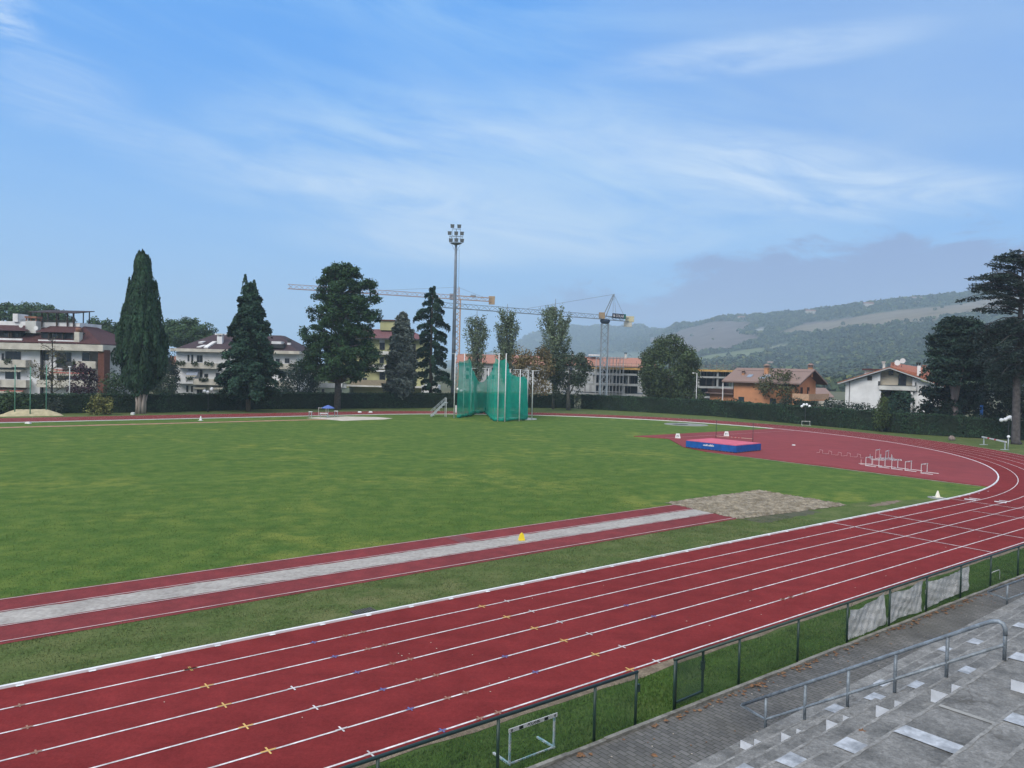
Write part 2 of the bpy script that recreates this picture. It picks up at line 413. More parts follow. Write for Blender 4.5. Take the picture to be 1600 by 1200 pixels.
ticks(C8([(310, 214), (245, 230), (330, 279), (392, 263), (420, 333), (487, 316), (520, 396), (585, 376), (630, 464), (697, 442), (745, 536), (812, 512)]) + C7([(165, 553), (228, 731), (298, 932)]) + C8b([(115, 866), (150, 875), (385, 941), (430, 950), (460, 925), (490, 930), (625, 905)]), m_brn, 'faded_track_marks', 0.20)
ticks(C8([(127, 256), (205, 309), (290, 368), (385, 432), (487, 504), (600, 580), (960, 364), (840, 303), (1300, 110), (1400, 150)]), m_blu, 'blue_track_marks', 0.20)
ticks(C8([(857, 97), (950, 135), (1055, 175), (1165, 219), (1290, 268), (1415, 321), (47, 428), (130, 500), (228, 581), (333, 670)]), m_white, 'white_track_marks', 0.26)
struct(lm.build('lane_lines', m_white))

# raised white kerb on the inside
kb = MB()
a_, b_ = ring(-0.055), ring(0.035)
n_ = len(a_)
for i in range(n_ - 1):
    kb.hexa([(*a_[i], 0), (*a_[i + 1], 0), (*b_[i + 1], 0), (*b_[i], 0)], [(*a_[i], 0.07), (*a_[i + 1], 0.07), (*b_[i + 1], 0.07), (*b_[i], 0.07)])
for i in range(0, 60):                      # white feet of the kerb rail
    s = -30 + i * 1.45; kb.box(0, 0, 0, 0, 0, 0) if False else kb.add([T(s, D0 - 0.10, 0.03), T(s + 0.16, D0 - 0.10, 0.03), T(s + 0.16, D0 - 0.03, 0.03), T(s, D0 - 0.03, 0.03)], [(0, 1, 2, 3)])
m_kerbw = mat('kerb_white', (0.74, 0.75, 0.77), 0.6, var=0.10, scale=1.5, detail=6)
struct(kb.build('track_kerb', m_kerbw))

# runway: red strip, worn pale strip, red strip
def quad(mb, s0, s1, n0, n1, z): return mb.add([T(s0, n0, z), T(s1, n0, z), T(s1, n1, z), T(s0, n1, z)], [(0, 1, 2, 3)])
def rag(s0, s1, n0, n1, z, amp, step=0.5, seed=1):
    rr = random.Random(seed); k = max(2, int((s1 - s0) / step)); a = []; b = []
    for i in range(k + 1):
        s = s0 + (s1 - s0) * i / k; a.append(T(s, n0 + rr.uniform(-amp, amp))[:2]); b.append(T(s, n1 + rr.uniform(-amp, amp))[:2])
    return strip(a, b, z)
rw = rag(-30, 34.3, 23.42, 25.12, 0.016, 0.02, 0.5, 3); r2 = rag(-30, 33.9, 26.30, 27.86, 0.016, 0.025, 0.5, 4); rw.add(r2.v, r2.f)
m_run = mat('runway_red', (0.190, 0.029, 0.030), 0.9, var=0.14, scale=1.6, detail=9, bump=0.25, bscale=120, big=0.12, grain=[(7, .12, (1, 1, 1)), (20, .14, (1, 1, 1))])
struct(rw.build('jump_runway', m_run))
m_pale = mat('runway_pale', (0.31, 0.287, 0.262), 0.95, scale=6, detail=11, col2=(0.40, 0.378, 0.35), bump=0.6, bscale=40, lo=0.33, hi=0.62, big=0.10, grain=[(10, .10, (1, 1, 1)), (1.2, .12, (.3, 1.5, 1))])
struct(rag(-30, 33.3, 25.10, 26.32, 0.024, 0.045, 0.30, 5).build('runway_gravel_strip', m_pale))
rl = MB()
for n in (23.62, 24.98, 26.42, 27.72): quad(rl, -30, 33.8, n - 0.025, n + 0.025, 0.034)
struct(rl.build('runway_lines', mat('runway_line', (0.56, 0.44, 0.43), 0.8, var=0.2, scale=2, detail=6)))
# grey patch of the runway surface (take-off area)
quad(p_ := MB(), 18.2, 19.0, 26.4, 27.8, 0.028); struct(p_.build('runway_patch', mat('runway_patch', (0.17, 0.05, 0.055), 0.9)))
# landing area: churned earth
m_pit = mat('pit_earth', (0.15, 0.128, 0.092), 0.98, scale=2.2, detail=10, col2=(0.27, 0.238, 0.185), bump=1.0, bscale=9, lo=0.38, hi=0.62, grain=[(7, .28, (1, 1, 1)), (16, .2, (1, 1, 1))])
rr = random.Random(8); pit = MB()
cn = [(33.4, 28.4), (42.1, 28.35), (42.05, 22.5), (33.0, 23.3)]
nu, nv = 70, 48; vv = []
for j in range(nv + 1):
    for i in range(nu + 1):
        u, v = i / nu, j / nv
        s = (cn[0][0] * (1 - u) + cn[1][0] * u) * (1 - v) + (cn[3][0] * (1 - u) + cn[2][0] * u) * v
        n = (cn[0][1] * (1 - u) + cn[1][1] * u) * (1 - v) + (cn[3][1] * (1 - u) + cn[2][1] * u) * v
        e = 0 < i < nu and 0 < j < nv
        vv.append(T(s + (0 if e else rr.uniform(-.12, .12)), n + (0 if e else rr.uniform(-.1, .1)), 0.03 + (rr.uniform(0.0, 0.10) if e else 0.0)))
pit.add(vv, [(j * (nu + 1) + i, j * (nu + 1) + i + 1, (j + 1) * (nu + 1) + i + 1, (j + 1) * (nu + 1) + i) for j in range(nv) for i in range(nu)])
struct(pit.build('landing_pit', m_pit))
# dark trampled soil beside the pit
m_dk = mat('trampled_soil', (0.060, 0.070, 0.040), 0.95, scale=1.5, detail=8, col2=(0.11, 0.105, 0.065))
struct(rag(33.2, 38.6, 22.1, 23.2, 0.012, 0.18, 0.3, 6).build('trampled_soil', m_dk))
struct(rag(43.0, 46.5, 21.4, 21.9, 0.012, 0.12, 0.3, 7).build('bare_patch', m_edge))

# high jump apron filling the bend
ap = [T(63.4, 58.8), T(64.8, 55.0), T(59.2, 48.4), T(57.9, 44.8), T(58.2, 32.7), T(arc_s(21.0), 21.0)]
for i in range(1, 26):
    n = 21.0 + (58.7 - 21.0) * i / 25; ap.append(T(arc_s(n), n))
apm = MB(); apm.prism([p[:2] for p in ap], -0.02, 0.055)
m_apron = mat('apron_red', (0.222, 0.036, 0.038), 0.9, var=0.08, scale=0.7, detail=8, bump=0.2, bscale=100, big=0.10)
struct(apm.build('high_jump_apron', m_apron))
al = MB()
for (s0, s1, n0, n1) in ((64.9, 90.0, 55.55, 55.62),): quad(al, s0, s1, n0, n1, 0.064)
struct(al.build('apron_line', mat('runway_line', (0.5, 0.4, 0.4))))
struct(rag(58.0, 58.25, 21.2, 44.6, 0.0, 0.0).build('apron_edge_soil', m_edge)) if False else None
ae = MB(); rr = random.Random(4)
aa = [T(57.72 - rr.uniform(0, .25) + (0.3 if i > 30 else 0) * 0, 21.5 + 23 * i / 60)[:2] for i in range(61)]; bb = [T(58.05, 21.5 + 23 * i / 60)[:2] for i in range(61)]
struct(strip(aa, bb, 0.010).build('apron_soil_edge', m_edge))

# far dirt run-up, shot sector, throwing circles
m_dirt = mat('dirt_runup', (0.30, 0.155, 0.10), 0.95, scale=1.5, detail=7, col2=(0.42, 0.26, 0.18))
struct(rag(-32, 45.5, 93.0, 94.25, 0.010, 0.10, 0.8, 9).build('dirt_runup', m_dirt))
m_sand = mat('pale_sand', (0.50, 0.46, 0.40), 0.95, var=0.15, scale=1.2, detail=7)
sd = MB(); sd.add([G(*p, 0.012) for p in ((478, 653.2), (510, 655.2), (535, 657.6), (560, 656.6), (600, 655.4), (614, 653.6), (590, 651.6), (540, 650.6), (500, 651.2))], [tuple(range(9))])
struct(sd.build('shot_landing_sector', m_sand))
m_conc = mat('pale_concrete', (0.24, 0.25, 0.23), 0.9, var=0.15, scale=1.5, detail=7)
def disc(c, rx, ry, z0, z1, n=32): return MB().prism([(c[0] + rx * math.cos(2 * math.pi * i / n), c[1] + ry * math.sin(2 * math.pi * i / n)) for i in range(n)], z0, z1)
struct(disc(G(1072, 663.4), 3.0, 3.0, -0.01, 0.02).build('throwing_pad', m_conc))
struct(disc(G(1063, 663.4), 1.1, 1.1, 0.02, 0.03).build('throwing_pad_ring', mat('dark_rubber', (0.06, 0.06, 0.06), 0.8)))
struct(disc((0.3, 110.2), 3.4, 3.0, -0.01, 0.02).build('hammer_circle', mat('hammer_circle', (0.52, 0.53, 0.52), 0.85, var=0.1)))

# pavement at the foot of the stand (concrete pavers) and its kerb
def paver_mat():
    m = bpy.data.materials.new('paver_bond'); m.use_nodes = True; t = m.node_tree; b = t.nodes['Principled BSDF']
    N = t.nodes.new; L = t.links.new
    co = N('ShaderNodeTexCoord'); mp = N('ShaderNodeMapping'); L(co.outputs['Object'], mp.inputs[0])
    mp.inputs['Rotation'].default_value = (0, 0, R(90))
    br = N('ShaderNodeTexBrick'); br.inputs['Scale'].default_value = 1.0
    br.inputs['Brick Width'].default_value = 0.235; br.inputs['Row Height'].default_value = 0.125; br.inputs['Mortar Size'].default_value = 0.009; br.inputs['Mortar Smooth'].default_value = 0.3
    br.inputs['Color1'].default_value = (0.098, 0.095, 0.091, 1); br.inputs['Color2'].default_value = (0.145, 0.140, 0.134, 1); br.inputs['Mortar'].default_value = (0.050, 0.055, 0.040, 1)
    br.offset = 0.5; L(mp.outputs[0], br.inputs['Vector'])
    no = N('ShaderNodeTexNoise'); no.inputs['Scale'].default_value = 0.8; no.inputs['Detail'].default_value = 9; L(co.outputs['Object'], no.inputs['Vector'])
    mr = N('ShaderNodeMapRange'); mr.inputs[1].default_value = 0.3; mr.inputs[2].default_value = 0.7; mr.inputs[3].default_value = 0.66; mr.inputs[4].default_value = 1.26; L(no.outputs[0], mr.inputs[0])
    sc = N('ShaderNodeVectorMath'); sc.operation = 'SCALE'; L(br.outputs[0], sc.inputs[0]); L(mr.outputs[0], sc.inputs['Scale'])
    # mossy film in places
    n2 = N('ShaderNodeTexNoise'); n2.inputs['Scale'].default_value = 0.35; n2.inputs['Detail'].default_value = 8; L(co.outputs['Object'], n2.inputs['Vector'])
    m2 = N('ShaderNodeMapRange'); m2.inputs[1].default_value = 0.48; m2.inputs[2].default_value = 0.7; m2.inputs[4].default_value = 0.55; L(n2.outputs[0], m2.inputs[0])
    mx = N('ShaderNodeMix'); mx.data_type = 'RGBA'; L(m2.outputs[0], mx.inputs[0]); L(sc.outputs[0], mx.inputs[6]); mx.inputs[7].default_value = (0.085, 0.082, 0.070, 1)
    L(mx.outputs[2], b.inputs['Base Color']); b.inputs['Roughness'].default_value = 0.85
    bu = N('ShaderNodeBump'); bu.inputs['Strength'].default_value = 0.7; bu.inputs['Distance'].default_value = 0.01; bu.invert = True
    L(br.outputs['Fac'], bu.inputs['Height']); L(bu.outputs[0], b.inputs['Normal'])
    return m
pv = MB(); pv.box(-25, 60, 7.5, 10.70, -0.04, 0.0)
pvo = struct(pv.build('pavement', paver_mat())); pvo.rotation_euler = (0, 0, TRK)
m_kerb = mat('kerb_concrete', (0.20, 0.195, 0.175), 0.95, var=0.3, scale=2.0, detail=8, bump=0.5, bscale=20, grain=[(9, .25, (1, 1, 1))])
kbs = MB()
rr = random.Random(2)
for i in range(85):
    s = -25 + i; z = 0.05 + rr.uniform(-0.012, 0.012); kbs.box(s + 0.006, s + 0.994, 10.70, 10.80, -0.04, z)
ko = struct(kbs.build('pavement_kerb', m_kerb)); ko.rotation_euler = (0, 0, TRK)
# ================================================================== GRANDSTAND, HANDRAILS, FENCE
m_stand = mat('stand_concrete', (0.112, 0.114, 0.112), 0.9, scale=2.0, detail=13, col2=(0.250, 0.250, 0.242), bump=0.6, bscale=30, lo=0.28, hi=0.70, big=0.10, grain=[(4.5, .14, (1, 1, 1)), (13, .22, (1, 1, 1)), (30, .20, (1, 1, 1))])
def crack(m):
    """dark hairline cracks and lichen blotches in the concrete"""
    t = m.node_tree; b = t.nodes['Principled BSDF']; N = t.nodes.new; L = t.links.new
    src = b.inputs['Base Color'].links[0].from_socket
    co = N('ShaderNodeTexCoord'); wp = N('ShaderNodeTexNoise'); wp.inputs['Scale'].default_value = 1.5; wp.inputs['Detail'].default_value = 6; L(co.outputs['Object'], wp.inputs['Vector'])
    ad = N('ShaderNodeVectorMath'); ad.operation = 'MULTIPLY_ADD'; L(wp.outputs['Color'], ad.inputs[0]); ad.inputs[1].default_value = (1.3, 1.3, 1.3); L(co.outputs['Object'], ad.inputs[2])
    vo = N('ShaderNodeTexVoronoi'); vo.feature = 'DISTANCE_TO_EDGE'; vo.inputs['Scale'].default_value = 0.9; L(ad.outputs[0], vo.inputs['Vector'])
    mr = N('ShaderNodeMapRange'); mr.inputs[1].default_value = 0.0; mr.inputs[2].default_value = 0.03; mr.inputs[3].default_value = 0.55; mr.inputs[4].default_value = 0.0; L(vo.outputs[0], mr.inputs[0])
    n2 = N('ShaderNodeTexNoise'); n2.inputs['Scale'].default_value = 0.7; n2.inputs['Detail'].default_value = 4; L(co.outputs['Object'], n2.inputs['Vector'])
    m2 = N('ShaderNodeMapRange'); m2.inputs[1].default_value = 0.5; m2.inputs[2].default_value = 0.62; L(n2.outputs[0], m2.inputs[0])
    mu = N('ShaderNodeMath'); mu.operation = 'MULTIPLY'; L(mr.outputs[0], mu.inputs[0]); L(m2.outputs[0], mu.inputs[1])
    n3 = N('ShaderNodeTexNoise'); n3.inputs['Scale'].default_value = 7; n3.inputs['Detail'].default_value = 9; n3.inputs['Roughness'].default_value = 0.75; L(co.outputs['Object'], n3.inputs['Vector'])
    m3 = N('ShaderNodeMapRange'); m3.inputs[1].default_value = 0.58; m3.inputs[2].default_value = 0.74; m3.inputs[4].default_value = 0.6; L(n3.outputs[0], m3.inputs[0])
    mxx = N('ShaderNodeMath'); mxx.operation = 'MAXIMUM'; L(mu.outputs[0], mxx.inputs[0]); L(m3.outputs[0], mxx.inputs[1])
    mx = N('ShaderNodeMix'); mx.data_type = 'RGBA'; L(mxx.outputs[0], mx.inputs[0]); L(src, mx.inputs[6]); mx.inputs[7].default_value = (0.075, 0.068, 0.058, 1)
    oi = N('ShaderNodeObjectInfo'); m4 = N('ShaderNodeMapRange'); m4.inputs[3].default_value = .90; m4.inputs[4].default_value = 1.12; L(oi.outputs['Random'], m4.inputs[0])
    sc = N('ShaderNodeVectorMath'); sc.operation = 'SCALE'; L(mx.outputs[2], sc.inputs[0]); L(m4.outputs[0], sc.inputs['Scale'])
    L(sc.outputs[0], b.inputs['Base Color'])
crack(m_stand)
m_paintw = mat('step_paint', (0.27, 0.29, 0.315), 0.7, scale=4.0, detail=11, col2=(0.47, 0.50, 0.54), lo=0.34, hi=0.60, grain=[(12, .18, (1, 1, 1))])
m_paintside = mat('riser_paint', (0.56, 0.59, 0.64), 0.6, var=0.12, scale=5)
m_nose = mat('worn_concrete', (0.17, 0.17, 0.165), 0.9, scale=5, detail=12, col2=(0.31, 0.31, 0.30), lo=.32, hi=.68, grain=[(16, .25, (1, 1, 1))])
ST_RZ = TRK + 0.033
stand = thing('grandstand', 'grey stained concrete grandstand with stepped tiers and white painted step marks', 'grandstand', T(13, 0), ST_RZ)
TIER = [(8.25, .55), (7.39, 1.115), (6.53, 1.68), (5.67, 2.245), (4.81, 2.81), (3.70, 3.26), (2.92, 3.83), (2.06, 4.40), (1.20, 4.97), (0.34, 5.54), (-0.52, 5.90)]
_c, _s = math.cos(ST_RZ), math.sin(ST_RZ); _o = stand.location
def ST(p):   # world -> stand frame
    x, y = p[0] - _o[0], p[1] - _o[1]; return (x * _c + y * _s, -x * _s + y * _c, p[2])
XL, XR = -22.0, 38.0
lowk = MB(); lowk.box(XL, XR, 8.27, 9.02, -0.05, 0.12); lowk.build('base_step', m_stand, stand)
for k, (y, z) in enumerate(TIER):
    y2 = TIER[k + 1][0] if k + 1 < len(TIER) else -5.0
    t_ = MB(); rr = random.Random(k)
    x = XL
    while x < XR:                                   # cast in bays, each a few mm off its neighbour
        w = 3.6 + rr.uniform(-.4, .4); d = rr.uniform(-.002, .002)
        t_.box(x, min(x + w - 0.012, XR), y2 - 0.05, y + d, -0.05 if k == 0 else TIER[k - 1][1] - 0.3, z + d); x += w
    to_ = t_.build('tier', m_stand, stand)
    ns = MB(); rq = random.Random(50 + k); x = XL; a_, b_ = [], []
    while x < XR: a_.append((x, y + .006)); b_.append((x, y - .022 - rq.uniform(0, .03))); x += .13
    ns.add([(p[0], p[1], z + .003) for p in a_] + [(p[0], p[1], z + .003) for p in b_], [(i, len(a_) + i, len(a_) + i + 1, i + 1) for i in range(len(a_) - 1)]); ns.build('worn_nosing', m_nose, to_)
for k in range(0, 6):
    y, z = TIER[k]; zb = TIER[k - 1][1] if k else 0.12
    h = z - zb
    for j, (dy, fr) in enumerate(((0.60, 0.345), (0.30, 0.675))):
        b_ = MB(); ye = y + dy; x1 = 1.30
        b_.box(0.10, x1, y + 0.012, ye, zb - 0.02, zb + h * fr); sb = b_.build('stair_step', m_stand, stand)
        q = MB(); q.box(0.094, 0.10, y + (0.302 if j == 0 else 0.02), ye + 0.004, zb + 0.004 + (0 if j == 0 else 0), zb + h * fr + 0.004); q.build('painted_side', m_paintside, sb)
rr = random.Random(31)
for (px, py) in ((1296, 1104), (1356, 1086), (1424, 1068), (1498, 1044), (1525, 1003), (1575, 1022), (1593, 977), (1150, 1199), (1228, 1184), (1315, 1160), (1360, 1062), (1460, 1010)):
    best = None
    for k in range(0, 5):
        q = ST(G(px, py, TIER[k][1])); e = q[1] - TIER[k][0] + 0.1
        if best is None or abs(e) < best[0]: best = (abs(e), k, q)
    _, k, q = best
    y, z = TIER[k]; w = 0.21
    pm = MB(); pm.add([(q[0] - w + rr.uniform(-.03, .03), y - 0.02, z + 0.012), (q[0] + w, y - 0.02, z + 0.012), (q[0] + w - .02, y - 0.50, z + 0.012), (q[0] - w + .02, y - 0.50, z + 0.012)], [(3, 2, 1, 0)]); pm.build('painted_mark', m_paintw, stand)
q = ST(G(1395, 1135, 2.81)); pm = MB().add([(q[0] - .16, 4.78, 2.823), (q[0] + .16, 4.76, 2.823), (q[0] + .15, 3.75, 2.823), (q[0] - .17, 3.75, 2.823)], [(3, 2, 1, 0)])
pm.build('painted_mark', m_paintw, stand)
q = ST(G(1575, 1120, 3.26)); pm = MB().add([(q[0] - .18, 3.66, 3.273), (q[0] + .16, 3.66, 3.273), (q[0] + .16, 2.95, 3.273), (q[0] - .16, 2.95, 3.273)], [(3, 2, 1, 0)])
pm.build('painted_mark', m_paintw, stand)
lp = MB()                                            # lighter patched cement on the landing
q = ST(G(1505, 1115, 2.81)); lp.add([(q[0] - .04, 4.74, 2.819), (q[0] + .05, 4.74, 2.819), (q[0] + .05, 3.75, 2.819), (q[0] - .04, 3.75, 2.819)], [(3, 2, 1, 0)])
lp.build('cement_patch', mat('cement_patch', (0.33, 0.33, 0.315), 0.9, var=0.15), stand)

m_rail = mat('galvanised', (0.19, 0.225, 0.26), 0.5, var=0.28, scale=7, detail=8, spec=0.5, metal=0.15, grain=[(25, .2, (1, 1, 1))])
def handrail(label, dx):
    h = thing('handrail', label, 'handrail', T(13, 0), ST_RZ, 'galvanised stair handrails of the stand')
    X = 1.37 + dx
    for k in range(6):
        y, z = (9.10, 0.0) if k == 0 else (TIER[k - 1][0] - 0.01, TIER[k - 1][1])
        if k == 5: y, z = TIER[4][0] - 0.02, TIER[4][1]
        MB().tube((X, y, z), (X, y, z + (0.70 if k < 5 else 0.52)), 0.029, n=10).build('post', m_rail, h, True)
    sl = (2.81 - 0.55) / (4.81 - 8.25)
    f = lambda y, o: 0.55 + (y - 8.25) * sl + o
    pts = [(X, 9.66, f(9.66, .72)), (X, 8, f(8, .72)), (X, 5.10, f(5.10, .72)), (X, 5.0, f(5.0, .715)), (X, 4.90, f(4.90, .68)), (X, 4.83, f(4.83, .61)), (X, 4.795, f(4.795, .52)), (X, 4.79, f(4.79, .40))]
    MB().path(pts, 0.034, 10).build('top_rail', m_rail, h, True)
    MB().path([(X, 9.66, f(9.66, .72)), (X, 9.69, f(9.66, .70)), (X, 9.10, f(9.1, .24)), (X, 8.9, f(8.9, .24)), (X, 4.8, f(4.8, .25))], 0.027, 10).build('lower_rail', m_rail, h, True)
    return h
handrail('grey tubular handrail up the concrete stair, seen whole in the lower right corner', 0.0)
_q = ST(G(1571, 930, 0.35))
handrail('far grey handrail of which only the bent lower end shows at the right edge', _q[0] - 1.37)

# ------------------------------------------------------------------ chain-link fence along the pavement
m_green = mat('fence_green', (0.016, 0.042, 0.034), 0.45, var=0.15, scale=5, spec=0.5)
m_wire = mat('fence_wire', (0.030, 0.060, 0.045), 0.5, spec=0.4)
FN = 10.87
POSTS = [-8.4, -6, -3.6, -1.2, 1.2, 3.55, 5.95, 8.38, 10.80, 12.0, 13.23, 15.57, 18.08, 20.53, 22.95, 25.36, 27.89, 30.39, 32.95, 35.4, 37.9, 40.3, 42.8]
fence = thing('mesh_fence', 'low dark green chain-link fence with tubular top rail beside the pavement', 'fence', T(12, FN), TRK)
def fx(s): return s - 12.0
for s in POSTS:
    MB().tube((fx(s), 0, 0), (fx(s), 0, 1.12), 0.030, n=10).build('post', m_green, fence, True)
for a, b in ((-8.4, 12.0), (13.23, 42.8)):
    MB().tube((fx(a) - .03, 0, 1.13), (fx(b) + .03, 0, 1.13), 0.033, n=10).build('top_rail', m_green, fence, True)
    w_ = MB(); L_ = b - a; ht = 1.05; pit_ = 0.055
    k = -int(ht / pit_)
    x = a - ht
    while x < b:
        for sg in (1, -1):
            x0, z0, x1, z1 = (x, 0.06, x + ht, 0.06 + ht) if sg > 0 else (x + ht, 0.06, x, 0.06 + ht)
            # clip to the bay
            lo, hi = min(x0, x1), max(x0, x1)
            t0, t1 = max(0, (a - lo) / ht), min(1, (b - lo) / ht)
            if t1 - t0 > 0.02:
                if sg > 0: p, q = (lo + t0 * ht, 0.06 + t0 * ht), (lo + t1 * ht, 0.06 + t1 * ht)
                else: p, q = (lo + t0 * ht, 0.06 + (1 - t0) * ht), (lo + t1 * ht, 0.06 + (1 - t1) * ht)
                w_.path([(fx(p[0]), 0, p[1]), (fx(q[0]), 0, q[1])], 0.0013, 3, False)
        x += pit_
    for z in (0.06, 0.58, 1.10): w_.path([(fx(a), 0.004, z), (fx(b), 0.004, z)], 0.0022, 3, False)
    w_.build('wire_mesh', m_wire, fence)
MB().box(fx(12.03), fx(12.10), -.025, .025, 0.70, 0.86).build('latch_box', m_green, fence)
# gate leaf swung open against the track side of the fence
gate = thing('gate', 'dark green wire mesh gate standing open beside the fence', 'gate', T(13.30, FN + 0.055), TRK + R(2.5))
fr_ = MB()
for x in (0.03, 1.03): fr_.box(x - .022, x + .022, -.022, .022, 0.10, 1.10)
for z in (0.12, 1.08): fr_.box(0.055, 1.005, -.021, .021, z - .02, z + .02)
fr_.build('gate_frame', m_green, gate)
w_ = MB(); x = 0.0
while x < 1.0:
    for sg in (1, -1):
        lo = x; h_ = 0.93
        for kk in range(1):
            p, q = ((x, .14), (min(x + h_, 1.0), .14 + min(h_, 1.0 - x))) if sg > 0 else ((x, 1.07), (min(x + h_, 1.0), 1.07 - min(h_, 1.0 - x)))
            w_.path([(p[0] + .03, 0, p[1]), (q[0] + .03, 0, q[1])], 0.0022, 3, False)
    x += 0.06
z = 0.14 + 0.06
while z < 1.05:
    w_.path([(.03, 0, z), (.03 + min(0.93, 1.07 - z), 0, z + min(0.93, 1.07 - z))], 0.0022, 3, False)
    w_.path([(.03, 0, z), (.03 + min(0.93, z - .14), 0, z - min(0.93, z - .14))], 0.0022, 3, False); z += 0.06
w_.build('wire_mesh', m_wire, gate)
MB().box(0.98, 1.08, -.03, .03, .62, .82).build('lock', m_green, gate)
MB().tube((-0.03, -0.03, 0), (-0.03, -0.03, 1.12), 0.034, n=10).build('gate_post', m_green, gate, True)

# worn white tarpaulins tied to the fence
from mathutils import noise as mnoise
m_tarp = mat('tarp_white', (0.76, 0.77, 0.78), 0.75, var=0.05, scale=3.5, detail=7)
def tarp(label, s0, s1, ztl, ztr, zbl, zbr, seed, lean=0.0):
    t_ = thing('tarpaulin', label, 'tarpaulin', T(s0, FN + 0.06), TRK, 'white tarpaulins on the fence'); rr = random.Random(seed)
    nu, nv = 46, 26; mb = MB(); vv = []
    ph = [rr.uniform(0, 6) for _ in range(6)]
    for j in range(nv + 1):
        for i in range(nu + 1):
            u, v = i / nu, j / nv
            x = (s1 - s0) * u + lean * (1 - v) * (1 - u) * -1 + 0.02 * math.sin(v * 5 + ph[0])
            top = ztl * (1 - u) + ztr * u - 0.10 * math.sin(u * math.pi) * (0.6 + 0.4 * math.sin(ph[2])) - 0.05 * max(0, math.sin(u * 5 + ph[5]))
            bot = zbl * (1 - u) + zbr * u + 0.025 * math.sin(u * 5 + ph[3])
            z = bot + (top - bot) * v
            q_ = Vector((x * 1.6 + seed, v * 1.1 + x * .5, seed * 3.3)); nz_ = mnoise.noise(q_) * .04 + abs(mnoise.noise(q_ * 1.7)) * .03
            y = 0.02 + nz_ + 0 * 0.010 * math.sin(x * 9 + v * 7 + ph[4]) + 0.008 * math.sin(x * 17 - v * 12 + ph[1]) + 0.007 * math.sin(v * 19 + x * 6 + ph[2]) + 0.018 * math.sin(v * 4 - x * 2 + ph[0]) + 0.010 * abs(math.sin(x * 4.3 + v * 3.1 + ph[3]))
            vv.append((x, y, z))
    mb.add(vv, [(j * (nu + 1) + i, j * (nu + 1) + i + 1, (j + 1) * (nu + 1) + i + 1, (j + 1) * (nu + 1) + i) for j in range(nv) for i in range(nu)])
    mb.build('sheet', m_tarp, t_, True)
    for (x, z) in ((0.02, ztl), (s1 - s0 - 0.02, ztr)): MB().tube((x, 0.03, z - .03), (x, -0.05, 1.12), 0.004, n=5).build('tie', m_green, t_)
tarp('white tarpaulin with sagging top edge, nearest the gate of the three on the fence', 20.80, 22.86, 0.88, 1.0, 0.0, 0.03, 3, 0.12)
tarp('white tarpaulin between the sagging one and the one crossing a post', 23.15, 25.28, 0.92, 1.0, 0.03, 0.03, 5, 0.10)
tarp('white tarpaulin spanning a fence post, its loose right flap hanging beyond', 25.50, 28.75, 0.90, 1.02, 0.04, 0.16, 9, 0.0)

# ------------------------------------------------------------------ hurdles
m_hwhite = mat('hurdle_white', (0.62, 0.63, 0.63), 0.6, var=0.12, scale=5)
m_hsteel = mat('hurdle_steel', (0.34, 0.38, 0.40), 0.5, var=0.22, scale=8, spec=0.5)
m_black = mat('paint_black', (0.012, 0.012, 0.014), 0.6)
m_hblue = mat('hurdle_chipped_blue', (0.20, 0.36, 0.40), 0.6, scale=7, detail=8, col2=(0.50, 0.54, 0.56), lo=0.42, hi=0.58)
def hurdle(label, cat, loc, rz, group, h=0.70, w=1.16, foot=0.62, detail=False, feet_y=1, mframe=None):
    t_ = thing('hurdle', label, cat, loc, rz, group); mf = mframe or m_hsteel
    for x in (-w / 2 + .05, w / 2 - .05):
        MB().box(x - .018, x + .018, -.016, .016, 0.04, h - .02).build('upright', mf, t_)
        MB().box(x - .02, x + .02, -.03 if feet_y > 0 else -foot, foot if feet_y > 0 else .03, 0.0, .038).build('foot', mf, t_)
    MB().box(-w / 2 + .07, w / 2 - .07, -.014, .014, .004, .034).build('base_bar', mf, t_)
    b_ = MB().box(-w / 2, w / 2, -.034, -.0165, h - .075, h).build('crossbar', m_hwhite, t_)
    for x0, x1 in ((-.36, -.26), (.26, .36)): MB().box(x0, x1, -.037, -.0335, h - .068, h - .008).build('black_block', m_black, b_)
    if detail:
        text_mesh('lettering', 'POLANIK', 0.075, m_black, b_, (0, -.0345, h - .038), (R(90), 0, 0), 0.001, sx=1.0, bold=0.002)
        MB().box(-.55, -.52, -.037, -.0335, h - .06, h - .012).box(.52, .55, -.037, -.0335, h - .06, h - .012).build('end_mark', m_black, b_)
    return t_
hurdle('single hurdle with peeling blue-white frame on the grass behind the fence', 'hurdle', T(9.42, 11.14), TRK, None, 0.70, 1.20, 0.50, True, 1, m_hblue)
GH = 'training hurdles on the red apron'
HS = [(61.3, 31.35), (61.45, 30.35), (61.3, 29.25), (61.3, 28.2), (60.75, 26.75)]
HL = ['standing hurdle at the left end of the front row of five', 'standing hurdle second from the left in the front row of five', 'standing hurdle in the middle of the front row of five', 'standing hurdle second from the right in the front row of five', 'standing hurdle at the right end, apart from the front row']
for (s, n), lb in zip(HS, HL): hurdle(lb, 'hurdle', T(s + .5, n, .057), TRK, GH, 0.72, 1.10, 0.85, False, -1, m_hwhite)
